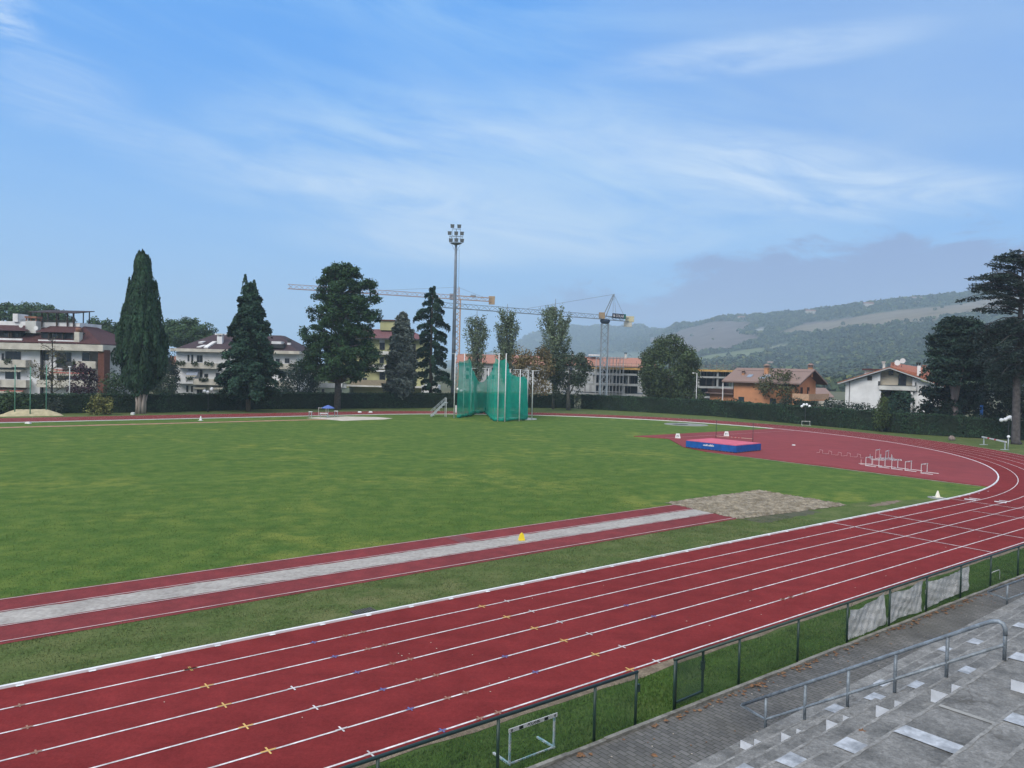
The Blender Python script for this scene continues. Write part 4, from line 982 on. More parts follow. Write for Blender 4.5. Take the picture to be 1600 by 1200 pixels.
# green posts with fine net and the covered mound at the left
m_gpost = mat('post_green', (0.10, 0.27, 0.20), 0.5, var=.1)
for (px, pb, pt, lb) in ((23, 650, 570, 'tall thin green post at the left end of the sandy mound'), (47, 650, 573, 'tall thin green post in the middle of the sandy mound'), (72, 649, 570, 'tall thin green post at the right end of the sandy mound')):
    p = G(px, pb); q = D(px, pt, p[1]); o = MB().tube((0, 0, 0), (0, 0, q[2]), .065, .055, n=8).build('net_post', m_gpost, None, True); o.location = p; tag(o, lb, 'post', 'tall green posts')
mo = MB(); rr = random.Random(12); k = 26; vv = []
a, b = G(-2, 650.5), G(100, 649)
for j in range(9):
    for i in range(k + 1):
        u, v = i / k, j / 8
        z = (.75 * min(1, math.sin(math.pi * min(1, max(0, u * 1.0))) * 1.4)) * math.sin(math.pi * v) ** .7 + rr.uniform(-.02, .03) if 0 < j < 8 and 0 < i < k else -.03
        vv.append((a[0] + (b[0] - a[0]) * u - 0.62 * 2.6 * (v - .2), a[1] + (b[1] - a[1]) * u + .79 * 2.6 * (v - .2), z))
mo.add(vv, [(j * (k + 1) + i, j * (k + 1) + i + 1, (j + 1) * (k + 1) + i + 1, (j + 1) * (k + 1) + i) for j in range(8) for i in range(k)])
tag(mo.build('sand_mound', mat('mound_sand', (.44, .39, .25), .95, var=.15, scale=2), None, True), 'long low pale sandy mound at the foot of the green posts', 'mound')
# ================================================================== HEDGES AND TREES
def foliage(name, C, Nr, S, tint, m, parent, asp=1.6, tang=None, seed=0):
    """many small leaf-shaped faces: C centres, Nr normals, S sizes, tint rgb"""
    rg_ = np.random.default_rng(seed); k = len(C)
    Nr = Nr / np.maximum(np.linalg.norm(Nr, axis=1, keepdims=True), 1e-6)
    if tang is None: tang = rg_.normal(size=(k, 3))
    tg = tang - Nr * (tang * Nr).sum(1, keepdims=True); tg /= np.maximum(np.linalg.norm(tg, axis=1, keepdims=True), 1e-6)
    bt = np.cross(Nr, tg); s = S[:, None]
    V = np.stack([C - tg * s * asp * .5, C + bt * s * .5 - tg * s * .1, C + tg * s * asp * .5, C - bt * s * .5 + tg * s * .12], 1).reshape(-1, 3)
    me = bpy.data.meshes.new(name); me.vertices.add(4 * k); me.vertices.foreach_set('co', V.astype(np.float32).ravel())
    me.loops.add(4 * k); me.loops.foreach_set('vertex_index', np.arange(4 * k, dtype=np.int32)); me.polygons.add(k)
    me.polygons.foreach_set('loop_start', np.arange(0, 4 * k, 4, dtype=np.int32)); me.update(calc_edges=True)
    if tint.ndim == 1: tint = np.repeat(tint[:, None], 3, 1)
    c4 = np.concatenate([np.repeat(tint, 4, 0), np.ones((4 * k, 1))], 1)
    at = me.color_attributes.new('tint', 'FLOAT_COLOR', 'POINT'); at.data.foreach_set('color', c4.astype(np.float32).ravel())
    me.materials.append(m); o = bpy.data.objects.new(name, me); COL.objects.link(o)
    if parent is not None: o.parent = parent
    return o
def leafmat(name, col, rough=0.75):
    m = mat(name, col, rough, var=0.18, scale=0.9, detail=5, tint=True, spec=0.2); return m
def clumps_to_leaves(cl, dens, size, rg_, out=0.7, shell=0.45, up=0.25):
    """cl rows: x y z rx ry rz tint. Leaves fill each clump, denser near its surface."""
    C, N, S, Tn = [], [], [], []
    for (x, y, z, rx, ry, rz, tn) in cl:
        k = max(4, int(dens * (rx * ry * rz) ** (2 / 3)))
        d = rg_.normal(size=(k, 3)); d /= np.linalg.norm(d, axis=1, keepdims=True)
        r = shell + (1 - shell) * rg_.uniform(0, 1, k) ** .6; r *= rg_.uniform(.85, 1.2, k)
        C.append(np.array([x, y, z]) + d * r[:, None] * np.array([rx, ry, rz]))
        n = d * out + rg_.normal(size=(k, 3)) * .55 + np.array([0, 0, up]); N.append(n)
        S.append(size * rg_.uniform(.6, 1.35, k)); Tn.append(tn * rg_.uniform(.8, 1.2, k))
    return np.concatenate(C), np.concatenate(N), np.concatenate(S), np.concatenate(Tn)
m_bark = mat('bark_brown', (0.10, 0.080, 0.065), 0.95, var=0.35, scale=3, detail=8, bump=0.8, bscale=10, stretch=(1, 1, .25))
m_barkp = mat('bark_pale', (0.30, 0.255, 0.225), 0.95, var=0.35, scale=3, detail=8, bump=0.8, bscale=8, stretch=(1, 1, .2))
m_barkd = mat('bark_dark', (0.050, 0.042, 0.036), 0.95, var=0.3, scale=3, detail=8)
m_barkg = mat('bark_grey', (0.13, 0.125, 0.115), 0.95, var=0.3, scale=3, detail=8)
TREE = {}
def tree(name, label, base, h, cat='tree', group=None):
    return thing(name, label, cat, base, 0, group)
def trunk(t_, pts, rs, m, limbs=(), n=9):
    mb = MB(); mb.path(pts, rs, n)
    for (p, q, r0, r1) in limbs:
        p, q = Vector(p), Vector(q); md = (p + q) / 2 + Vector((0, 0, (q - p).length * .06)); mb.path([p, md, q], [r0, (r0 + r1) / 2, r1], 6)
    return mb.build('trunk', m, t_, True)

# ---------------- hedges
m_hedge = leafmat('hedge_leaf', (0.022, 0.050, 0.024))
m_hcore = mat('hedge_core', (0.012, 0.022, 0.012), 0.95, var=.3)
def hedge(label, pts, h, w, seed, lean=None):
    t_ = thing('hedge', label, 'hedge', (pts[0][0], pts[0][1], 0)); rg_ = np.random.default_rng(seed)
    core = MB(); P = [np.array(p) for p in pts]; C, N, S, Tn = [], [], [], []
    for a, b in zip(P[:-1], P[1:]):
        d = b - a; l = np.linalg.norm(d); u = d / l; nv = np.array([-u[1], u[0]])
        if nv @ (-(a + b) / 2) < 0: nv = -nv                       # towards the field
        q = [a - nv * w / 2, b - nv * w / 2, b + nv * w / 2, a + nv * w / 2]
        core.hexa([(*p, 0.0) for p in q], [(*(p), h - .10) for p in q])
        k = int(l * h * 55); s_ = rg_.uniform(-w * .45, l + w * .45, k); z = rg_.uniform(.05, h, k) ** 1.0
        o = w / 2 + rg_.uniform(-.05, .16, k) + .10 * np.sin(s_ * 1.3 + a[0]) * np.sin(z * 2.1 + s_ * .4)
        xy = a + s_[:, None] * u + o[:, None] * nv
        C.append(np.column_stack([xy, z])); N.append(np.column_stack([np.tile(nv, (k, 1)), np.full(k, .25)]) + rg_.normal(size=(k, 3)) * .6)
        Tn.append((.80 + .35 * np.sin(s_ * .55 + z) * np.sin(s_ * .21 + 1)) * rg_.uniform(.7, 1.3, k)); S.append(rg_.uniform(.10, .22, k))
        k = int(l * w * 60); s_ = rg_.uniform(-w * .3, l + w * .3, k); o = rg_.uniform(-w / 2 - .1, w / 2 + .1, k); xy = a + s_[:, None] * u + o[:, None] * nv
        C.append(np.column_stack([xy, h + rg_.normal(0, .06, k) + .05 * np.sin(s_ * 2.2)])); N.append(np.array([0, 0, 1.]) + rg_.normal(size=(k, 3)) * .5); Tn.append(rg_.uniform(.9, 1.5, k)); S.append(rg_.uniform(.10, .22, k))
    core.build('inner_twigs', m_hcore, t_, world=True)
    C = np.concatenate(C) - np.array([pts[0][0], pts[0][1], 0])
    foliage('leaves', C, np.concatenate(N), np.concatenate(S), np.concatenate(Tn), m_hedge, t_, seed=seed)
    return t_
HL_ = [T(-22, 112.2)[:2], T(8, 112.2)[:2], T(26, 113.6)[:2]]
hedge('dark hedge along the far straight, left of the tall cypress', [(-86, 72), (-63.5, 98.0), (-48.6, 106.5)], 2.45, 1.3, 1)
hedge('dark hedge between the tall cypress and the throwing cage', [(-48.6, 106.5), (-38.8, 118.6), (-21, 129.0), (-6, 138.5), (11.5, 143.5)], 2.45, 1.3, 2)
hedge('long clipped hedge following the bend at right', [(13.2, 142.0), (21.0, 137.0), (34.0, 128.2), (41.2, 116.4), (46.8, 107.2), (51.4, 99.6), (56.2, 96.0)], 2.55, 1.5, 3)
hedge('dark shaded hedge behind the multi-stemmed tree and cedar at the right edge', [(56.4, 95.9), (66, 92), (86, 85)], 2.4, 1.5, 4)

# ---------------- conical / columnar species
def envelope(prof, z):
    zs = [p[0] for p in prof]; return np.interp(z, zs, [p[1] for p in prof])

def cypress():
    b = G(220, 646); t_ = tree('cypress_tree', 'tall dark columnar cypress with pale split trunk', b, 21.8); rg_ = np.random.default_rng(11)
    prof = [(3.0, .8), (4.0, 2.2), (5.8, 3.0), (8, 3.3), (10.5, 2.9), (13, 2.3), (15.6, 1.7), (17.4, 1.2), (18.6, .95), (20.6, .68), (21.9, .25)]
    spk = [(-1.75, 0, 15.8, 2.3), (1.7, .2, 15.6, 2.2), (2.25, 0, 13.1, 2.2), (-2.5, 0, 11.9, 2.0), (2.9, 0, 9.4, 2.0), (-3.0, .3, 8.8, 2.0), (.2, -.5, 19.6, 2.2), (-.35, 0, 19.4, 2.1), (3.2, 0, 6.6, 1.8), (-1.2, -1.6, 14, 2.4), (1.2, -1.6, 12, 2.4), (0, -2.2, 10, 2.4)]
    C, N, S, Tn, Tg = [], [], [], [], []
    for i in range(480):
        z = rg_.uniform(3.2, 20.4); a = rg_.uniform(0, 2 * np.pi); e = envelope(prof, z) * (rg_.uniform(.72, 1.03) if i % 3 else rg_.uniform(.3, .8))
        hh = rg_.uniform(1.2, 2.4) * (1 if z < 17 else .7); rr_ = rg_.uniform(.28, .5) * (1 if z < 16 else .7)
        if i % 23 == 0 and z > 8: hh *= 1.3
        k = 130; v = rg_.uniform(0, 1, k); w = rr_ * np.sqrt(np.maximum(.02, np.sin(np.pi * np.clip(v * .92 + .08, 0, 1)))) ; aa = rg_.uniform(0, 2 * np.pi, k)
        zz = z + (v - .35) * hh * 1.5; shrink = envelope(prof, zz) / max(envelope(prof, z), .05)
        ee = e * np.minimum(1.0, .35 + .65 * shrink)
        x = ee * np.cos(a) + w * np.cos(aa); y = ee * np.sin(a) + w * np.sin(aa)
        C.append(np.column_stack([x, y, zz])); N.append(np.column_stack([np.cos(aa) + .5 * np.cos(a), np.sin(aa) + .5 * np.sin(a), rg_.normal(.1, .3, k)]) + rg_.normal(size=(k, 3)) * .3)
        if i < len(spk):
            C[-1] = np.column_stack([spk[i][0] + .38 * (1 - v) ** .7 * np.cos(aa), spk[i][1] + .38 * (1 - v) ** .7 * np.sin(aa), spk[i][2] + v * spk[i][3]])
        S.append(rg_.uniform(.14, .26, k)); Tn.append(np.full(k, rg_.uniform(.6, 1.35)) * rg_.uniform(.8, 1.2, k)); Tg.append(np.tile([0, 0, 1.], (k, 1)) + rg_.normal(size=(k, 3)) * .25)
    foliage('crown', np.concatenate(C), np.concatenate(N), np.concatenate(S), np.concatenate(Tn), leafmat('cypress_leaf', (0.021, 0.052, 0.027)), t_, 2.2, np.concatenate(Tg), 1)
    mb = MB()
    for i in range(7):
        a = i * .9 + .3; mb.path([(.42 * math.cos(a), .42 * math.sin(a), 0), (.45 * math.cos(a), .40 * math.sin(a), 1.5), (.85 * math.cos(a + .15), .8 * math.sin(a + .15), 3.4), (1.2 * math.cos(a + .2), 1.2 * math.sin(a + .2), 5)], [.30, .22, .17, .10], 8)
    mb.path([(0, 0, 0), (0, 0, 4.5)], [.5, .35], 9); mb.build('trunk', m_barkp, t_, True); MB().path([(0, 0, 4.3), (0, 0, 9), (0, 0, 17)], [.34, .26, .06], 8).build('inner_stem', m_barkd, t_, True)
cypress()

def layered_conifer(name, label, base, h, prof, leafm, nb, seed, droop=.25, size=.28, bark=m_bark, tr=.35, z0=2.2, per=46, spread=.45, upb=0.15, lean=0.0, tops=None, dens=1.0, gap=0.0):
    """trunk with whorls of boughs, each bough carrying hanging sprays"""
    t_ = tree(name, label, base, h); rg_ = np.random.default_rng(seed); C, N, S, Tn = [], [], [], []; limbs = []
    for i in range(nb):
        z = z0 + (h - z0 - .3) * (i / nb) ** .92; L_ = envelope(prof, z)
        if L_ < .12: L_ = .12
        a = i * 2.399 + rg_.uniform(-.4, .4); L_ *= rg_.uniform(.68, 1.12)
        if rg_.uniform() < gap: L_ *= .55
        k = int(per * dens * (.35 + L_)); u = rg_.uniform(.12, 1, k) ** .8
        tn = rg_.uniform(.7, 1.35)
        side = rg_.normal(0, spread * .5, k) * (.35 + u * .9) * min(1.2, .4 + L_ * .3)
        r = u * L_; zz = z + upb * r - droop * r * u + rg_.normal(0, .10, k) - np.abs(rg_.normal(0, .16, k)) * (1 + .4 * L_)
        x = r * np.cos(a) - side * np.sin(a) + lean * z; y = r * np.sin(a) + side * np.cos(a)
        C.append(np.column_stack([x, y, zz])); n = np.column_stack([.45 * np.cos(a) + rg_.normal(0, .5, k), .45 * np.sin(a) + rg_.normal(0, .5, k), .75 + rg_.normal(0, .4, k)]); N.append(n)
        S.append(size * rg_.uniform(.6, 1.4, k)); Tn.append(tn * rg_.uniform(.75, 1.25, k))
        if i % 2 == 0 and L_ > .8: limbs.append(((lean * z, 0, z), (.8 * L_ * math.cos(a) + lean * z, .8 * L_ * math.sin(a), z + .8 * L_ * (upb - droop * .8)), .05 + .015 * L_, .02))
    for (px_, py_, z0_, hh, r_) in (tops or []):
        k = 260; v = rg_.uniform(0, 1, k); aa = rg_.uniform(0, 6.28, k); w = r_ * (1 - v) + .08
        C.append(np.column_stack([px_ + w * np.cos(aa), py_ + w * np.sin(aa), z0_ + v * hh])); N.append(np.column_stack([np.cos(aa), np.sin(aa), .5 + 0 * v]) + rg_.normal(size=(k, 3)) * .4); S.append(size * rg_.uniform(.6, 1.1, k)); Tn.append(rg_.uniform(.7, 1.2, k))
    foliage('crown', np.concatenate(C), np.concatenate(N), np.concatenate(S), np.concatenate(Tn), leafm, t_, 1.7, seed=seed)
    trunk(t_, [(0, 0, 0), (lean * h * .35, 0, h * .35), (lean * h * .7, 0, h * .7), (lean * h, 0, h * .97)], [tr, tr * .75, tr * .42, .04], bark, limbs)
    return t_
layered_conifer('conifer_tree', 'broad dense dark conifer with twin pointed tip between two apartment houses', G(388, 643), 19.0,
    [(2.2, 2.2), (3.5, 4.3), (6, 4.7), (8.5, 4.0), (11, 3.3), (13.5, 2.5), (15.5, 1.9), (17.2, 1.35), (18.6, .6)], leafmat('conifer_leaf', (0.022, 0.054, 0.034)), 190, 21, .28, .26, m_bark, .36, 2.4, 130, .50, .14, tops=[(-.75, 0, 16.6, 3.3, .62), (.55, 0, 16.4, 2.7, .6), (-2.1, 0, 12.2, 1.6, .7), (-2.5, .2, 11.6, 1.3, .6)], gap=.25)
layered_conifer('silver_cedar_tree', 'grey-green silvery cedar of narrow cone shape in front of the yellow house', G(625, 637), 16.5,
    [(2.0, 2.0), (3.5, 2.9), (6, 2.8), (8.5, 2.6), (11, 2.1), (13.5, 1.8), (15.2, 1.1), (16.4, .25)], leafmat('silver_leaf', (0.125, 0.150, 0.132)), 170, 22, .12, .26, m_barkg, .30, 2.2, 92, .55, .18, lean=.012)
layered_conifer('deodar_tree', 'dark cedar with drooping separate boughs left of the floodlight mast', G(672, 636), 21.6,
    [(2.5, 3.4), (5, 4.0), (7.5, 3.4), (10, 3.9), (12.5, 3.2), (15, 3.7), (17.5, 2.9), (19.5, 2.1), (21.3, .3)], leafmat('deodar_leaf', (0.022, 0.054, 0.034)), 56, 23, .62, .22, m_barkd, .34, 3.0, 215, .20, .52, lean=.0, gap=.30)
layered_conifer('ornamental_conifer', 'low layered dark conifer in front of the white villa', (D(1408, 640, 121)[0], 121, 0), 6.2, [(1.2, 2.1), (2.5, 2.3), (4, 2.1), (5.2, 1.6), (6.1, .5)], leafmat('conifer_leaf', (0.022, 0.050, 0.034)), 60, 24, .15, .26, m_bark, .2, 1.0, 90, .5, .05)

def big_cedar():
    b = G(1588, 694); t_ = tree('cedar_tree', 'tall open cedar with long flat bare-looking boughs at the right edge', b, 22); rg_ = np.random.default_rng(31); C, N, S, Tn = [], [], [], []; limbs = []
    spec = []
    for z, l in ((21.2, 2.4), (20.6, 3.3), (19.7, 4.0), (18.8, 5.3), (18.0, 5.8), (17.2, 5.2), (16.2, 6.6), (15.0, 5.0), (14.0, 4.4), (13.4, 4.8), (12.6, 4.6), (11.8, 4.6), (11.0, 4.3), (10.2, 4.0), (9.4, 3.8), (8.7, 3.2)):
        for k in range(8): spec.append((z + rg_.uniform(-.9, .7), l * rg_.uniform(.5, 1.05), k * .785 + rg_.uniform(-.5, .5) + z))
        spec.append((z, l, math.pi + rg_.uniform(-.25, .25)))
    for (z, l, a) in spec:
        low = z < 14.6; up = rg_.uniform(-.02, .16) if not low else rg_.uniform(-.35, -.05)
        rise = .10 * l if not low else 0
        p0_ = Vector((0, 0, z)); p1_ = Vector((l * .5 * math.cos(a), l * .5 * math.sin(a), z + l * .5 * (.25 if not low else .12))); p2_ = Vector((l * math.cos(a), l * math.sin(a), z + l * up))
        limbs.append((p0_, p1_, .10, .06)); limbs.append((p1_, p2_, .06, .018))
        k = int(62 * l * (1.0 if not low else 1.35)); u = rg_.uniform(.22, 1.02, k)
        cx = np.array(p0_)[None] * ((1 - u) ** 2)[:, None] + 2 * np.array(p1_)[None] * (u * (1 - u))[:, None] + np.array(p2_)[None] * (u ** 2)[:, None]
        # twig fans
        fan = np.round(u * 9) ; sd = rg_.normal(0, .42, k) * (.4 + .7 * u)
        cx[:, 0] += -np.sin(a) * sd; cx[:, 1] += np.cos(a) * sd; cx[:, 2] += rg_.normal(.02, .09, k) - (np.abs(rg_.normal(0, .55, k)) if low else np.abs(rg_.normal(0, .10, k)))
        C.append(cx); N.append(np.column_stack([rg_.normal(0, .5, k), rg_.normal(0, .5, k), 1 + rg_.normal(0, .3, k)])); S.append(rg_.uniform(.10, .20, k)); Tn.append(rg_.uniform(.6, 1.3) * rg_.uniform(.8, 1.2, k))
    foliage('crown', np.concatenate(C), np.concatenate(N), np.concatenate(S), np.concatenate(Tn), leafmat('cedar_leaf', (0.034, 0.056, 0.046)), t_, 2.2, seed=3)
    trunk(t_, [(0, 0, 0), (-.1, 0, .4), (-.25, 0, 8), (-.1, 0, 15), (0, 0, 21.8)], [.62, .45, .36, .24, .05], mat('bark_cedar', (0.075, 0.068, 0.068), .95, var=.3, scale=3), limbs)
big_cedar()

def clump_tree(name, label, base, trunk_pts, trunk_r, cl, leafm, dens, size, seed, bark=m_bark, limbs=(), out=.7, shell=.45, up=.25, asp=1.5, cat='tree', group=None):
    t_ = tree(name, label, base, 0, cat, group); rg_ = np.random.default_rng(seed)
    C, N, S, Tn = clumps_to_leaves(cl, dens, size, rg_, out, shell, up)
    foliage('crown', C, N, S, Tn, leafm, t_, asp, seed=seed)
    if trunk_pts: trunk(t_, trunk_pts, trunk_r, bark, limbs)
    return t_
def ell_clumps(c, r, n, cr, rg_, inner=.55, flat=1.0, tv=(.7, 1.35), zmin=None):
    """clumps spread over an ellipsoidal crown, mostly near its outside, of uneven size"""
    L_ = []
    for _ in range(n):
        d = rg_.normal(size=3); d /= np.linalg.norm(d); q = inner + (1 - inner) * rg_.uniform() ** .5; p = np.array(c) + d * q * np.array(r)
        if zmin is not None and p[2] < zmin: continue
        s = cr * rg_.uniform(.6, 1.35); L_.append((*p, s, s, s * flat, rg_.uniform(*tv)))
    return L_
def pine():
    rg_ = np.random.default_rng(41); b = G(527, 640); cl = []; limbs = []
    rows = [(21.6, .6, 2.6), (19.6, 1.1, 4.3), (17.3, 1.0, 5.2), (15.2, .8, 5.2), (13.0, .4, 5.0), (11.0, .2, 5.2), (9.2, .3, 5.8), (7.4, .2, 5.4), (5.9, .3, 4.3)]
    for (z, x0, r) in rows:
        n = int(20 + r * 9)
        for _ in range(n):
            a = rg_.uniform(0, 2 * np.pi); q = r * math.sqrt(rg_.uniform(.06, 1)); s = rg_.uniform(.5, 1.0)
            if 11.5 < z < 16.5 and (math.cos(a) < -.2 or rg_.uniform() < .3) and q > 1.2 and rg_.uniform() < .32: continue       # sky gaps
            p = (x0 + q * math.cos(a), q * math.sin(a), z + rg_.uniform(-.9, .9) - .06 * q); cl.append((*p, s * 1.15, s * 1.15, s * .72, rg_.uniform(.65, 1.4)))
            if rg_.uniform() < .4: limbs.append(((.2, 0, max(4, z - 1.8)), (p[0] * .92, p[1] * .92, p[2] - .2), .11, .03))
    for _ in range(26):
        a = rg_.uniform(0, 6.28); cl.append((.7 + 1.8 * math.cos(a) * rg_.uniform(), 1.8 * math.sin(a) * rg_.uniform(), rg_.uniform(21, 23.0), .7, .7, .6, rg_.uniform(.8, 1.4)))
    for (x, z) in ((5.6, 15.6), (6.0, 14.9), (5.2, 14.4), (-5.6, 12.6), (-5.9, 11.9), (-6.2, 7.2), (-6.0, 6.6), (-5.0, 6.2), (5.4, 10), (6.0, 9.2)): cl.append((x, rg_.uniform(-1.5, 1.5), z, .95, .95, .7, rg_.uniform(.8, 1.3)))
    clump_tree('pine_tree', 'large rounded pine with thick bare trunk, tallest crown in the middle left', b, [(0, 0, 0), (.05, 0, 5), (.15, 0, 11), (.5, 0, 17), (.8, 0, 22)], [.55, .46, .34, .20, .06], cl, leafmat('pine_leaf', (0.028, 0.064, 0.026)), 150, .21, 41, mat('bark_pine', (.10, .085, .085), .95, var=.3, scale=3, bump=.8, bscale=8), limbs, .6, .12, .35, 2.2)
pine()
def poplar(label, base, h, w, seed, z0, col, dens=1.0, tv=(.7, 1.4)):
    rg_ = np.random.default_rng(seed); t_ = tree('poplar_tree', label, base, h, 'tree', 'tall thin poplars behind the cage'); C, N, S, Tn = [], [], [], []; limbs = []
    nb = 58
    for i in range(nb):
        z = z0 + (h * .80 - z0) * (i / nb); a = rg_.uniform(0, 6.28); l = (h - z) * rg_.uniform(.30, .55) * (.75 if i < 8 else 1); wv = w * (.25 + .75 * math.sin(math.pi * min(1, (z - z0 * .6) / (h - z0 * .6)) ** .8)) * rg_.uniform(.45, 1.0)
        p0_ = np.array([0, 0, z]); p1_ = np.array([wv * math.cos(a) * .75, wv * math.sin(a) * .75, z + l * .45]); p2_ = np.array([wv * math.cos(a), wv * math.sin(a), min(h, z + l)])
        limbs.append((p0_, p1_, .05, .03)); limbs.append((p1_, p2_, .03, .01))
        k = int(95 * dens); u = rg_.uniform(.15, 1.05, k); c = p0_ * ((1 - u) ** 2)[:, None] + 2 * p1_ * (u * (1 - u))[:, None] + p2_ * (u ** 2)[:, None]
        c += rg_.normal(0, .26, (k, 3)) * np.array([1, 1, 1.3]); C.append(c); N.append(rg_.normal(size=(k, 3)) + np.array([0, -.2, .2])); S.append(rg_.uniform(.13, .26, k)); Tn.append(rg_.uniform(*tv) * rg_.uniform(.7, 1.4, k))
    foliage('crown', np.concatenate(C), np.concatenate(N), np.concatenate(S), np.concatenate(Tn), leafmat('poplar_leaf', col), t_, 1.4, seed=seed)
    trunk(t_, [(0, 0, 0), (0, 0, h * .5), (0, 0, h * .95)], [.25, .15, .03], m_barkg, limbs); return t_
poplar('sparse grey-green poplar nearest the floodlight mast', (D(742, 640, 131)[0], 131, 0), 17.8, 2.3, 51, 3.5, (.105, .140, .085), .95)
poplar('slender poplar in the middle of the three behind the cage', (D(789, 640, 133)[0], 133, 0), 19.2, 2.3, 52, 3.5, (.095, .130, .078), 1.3)
poplar('tallest and fullest poplar, right of the cage', (D(864, 640, 138)[0], 138, 0), 20.8, 3.6, 53, 3.0, (.100, .138, .076), 2.1)
rg0 = np.random.default_rng(60)
cl = ell_clumps((0, 0, 6.6), (3.3, 3.0, 4.3), 70, .95, rg0, .45) 
clump_tree('autumn_tree', 'russet-brown autumn tree right of the cage between two poplars', (D(831, 640, 128)[0], 128, 0), [(0, 0, 0), (0, 0, 3), (.1, 0, 7)], [.2, .15, .06], cl, leafmat('autumn_leaf', (.135, .105, .050)), 62, .24, 61, m_bark, [((0, 0, 3), (1.5, .5, 6), .08, .03), ((0, 0, 3), (-1.6, -.5, 6.5), .08, .03)])
cl = ell_clumps((.1, 0, 7.4), (4.0, 3.4, 3.0), 80, 1.0, rg0, .5) + ell_clumps((-1.2, 0, 3.0), (1.6, 1.2, 1.6), 12, .7, rg0, .3) + ell_clumps((1.4, 0, 2.6), (1.0, 1.0, 1.2), 8, .5, rg0, .3)
clump_tree('grey_green_tree', 'small round-headed grey-green tree at the left end of the clipped hedge', G(888, 640.5), [(0, 0, 0), (-.1, 0, 2.5), (.1, 0, 7)], [.42, .30, .12], cl, leafmat('holm_leaf', (.045, .065, .040)), 85, .24, 62, m_barkg, [((0, 0, 2.5), (-2, .3, 6.5), .14, .05), ((0, 0, 2.5), (2.2, -.3, 6.8), .14, .05)])
cl = ell_clumps((0, 0, 7.6), (5.4, 5.0, 5.8), 190, 1.15, rg0, .55, tv=(.6, 1.4)) + ell_clumps((1.2, 0, 3.0), (5.0, 4.0, 2.4), 40, 1.1, rg0, .4) 
clump_tree('round_tree', 'big round bushy green tree standing behind the clipped hedge', (D(1043, 640, 144)[0], 144, 0), [(0, 0, 0), (0, 0, 4), (.1, 0, 9)], [.4, .3, .1], cl, leafmat('round_leaf', (.052, .078, .034)), 95, .25, 63, m_barkg)
# multi-stemmed dark tree
def multi():
    rg_ = np.random.default_rng(71); b = G(1490, 680); cl = []; limbs = []
    for z, r in ((14.3, 1.9), (13.2, 2.8), (12, 3.3), (10.8, 3.5), (9.4, 3.6), (8.0, 3.7), (6.8, 3.5)):
        for _ in range(int(14 + r * 8)):
            a = rg_.uniform(0, 6.28); q = r * math.sqrt(rg_.uniform(.1, 1))
            if z < 8.5 and abs(math.cos(a) * q - .2) < 1.5 and math.sin(a) < .1: continue
            cl.append((.55 + q * math.cos(a), q * math.sin(a), z + rg_.uniform(-.6, .6), 1.15, 1.15, .42, rg_.uniform(.6, 1.35)))
    for _ in range(60): cl.append((rg_.uniform(-2.6, 4.2), rg_.uniform(.8, 3.4), rg_.uniform(2.4, 6.2), 1.0, .9, .7, rg_.uniform(.5, .95)))
    for _ in range(26): cl.append((rg_.uniform(-.7, .7), rg_.uniform(-.6, .6), rg_.uniform(.8, 4.4), .55, .5, .6, rg_.uniform(.6, 1.0)))
    t_ = clump_tree('multi_stem_tree', 'dark flat-layered tree with several pale stems and ivy-clad foot', b, [(0, 0, 0), (0, 0, 4), (-.5, 0, 7.5), (-.7, .2, 10)], [.50, .42, .28, .12], cl, leafmat('multi_leaf', (.018, .040, .027)), 120, .23, 71, mat('bark_mauve', (.17, .14, .135), .95, var=.3, scale=3, stretch=(1, 1, .2)), [((0, 0, 3.6), (.9, -.2, 8.8), .26, .10), ((0, 0, 4), (.35, -.3, 9.5), .22, .09), ((-.2, 0, 5.2), (-1.3, -.2, 7.2), .18, .08)], .6, .3, .5, 1.9)
multi()
rg0 = np.random.default_rng(81)
cl = ell_clumps((0, 0, 4.8), (4.6, 3.2, 4.6), 90, 1.1, rg0, .4, tv=(.5, 1.2))
clump_tree('shade_tree', 'dull olive tree in the shade under the big cedar', (D(1560, 640, 106)[0], 106, 0), [(0, 0, 0), (0, 0, 4)], [.25, .12], cl, leafmat('shade_leaf', (.026, .044, .026)), 80, .24, 82, m_barkd)
cl = ell_clumps((0, 0, 2.6), (1.25, 1.2, 2.1), 46, .5, rg0, .5); cl = [(x * (1.15 - .18 * z), y * (1.15 - .18 * z), z, a_, b_, c_ * 1.3, t) for (x, y, z, a_, b_, c_, t) in cl]
clump_tree('cone_shrub', 'yellowish green cone-shaped shrub growing out of the clipped hedge', (G(1378, 675)[0], G(1378, 675)[1], 0), [(-.12, 0, 0), (-.1, 0, 1.2)], [.05, .04], cl, leafmat('cone_leaf', (.052, .082, .026)), 120, .16, 83, m_barkg, [((.1, 0, 0), (.12, 0, 1.2), .04, .03)], cat='shrub')
cl = ell_clumps((0, 0, 5.0), (3.2, 3, 3.4), 60, .9, rg0, .45, tv=(.7, 1.4))
clump_tree('garden_tree', 'small olive and russet tree in front of the orange house', (D(1214, 640, 136)[0], 136, 0), [(0, 0, 0), (0, 0, 4)], [.2, .1], cl, leafmat('garden_leaf', (.070, .078, .036)), 70, .23, 84, m_bark)
def bush(label, px, Y, w, h, col, seed, name='bush', py=640, dens=95, cr=.6, mname=None, d=None):
    rg_ = np.random.default_rng(seed); b = (D(px, py, Y)[0], Y, 0); cl = ell_clumps((0, 0, h * .5), (w / 2, (d or w) / 2, h * .52), int(14 + w * h * 2.2), cr, rg_, .4)
    return clump_tree(name, label, b, [(0, 0, 0), (0, 0, h * .5)], [.08, .04], cl, leafmat(mname or f'leaf_{name}', col), dens, .19, seed, m_barkd, cat='shrub' if 'tree' not in name else 'tree')
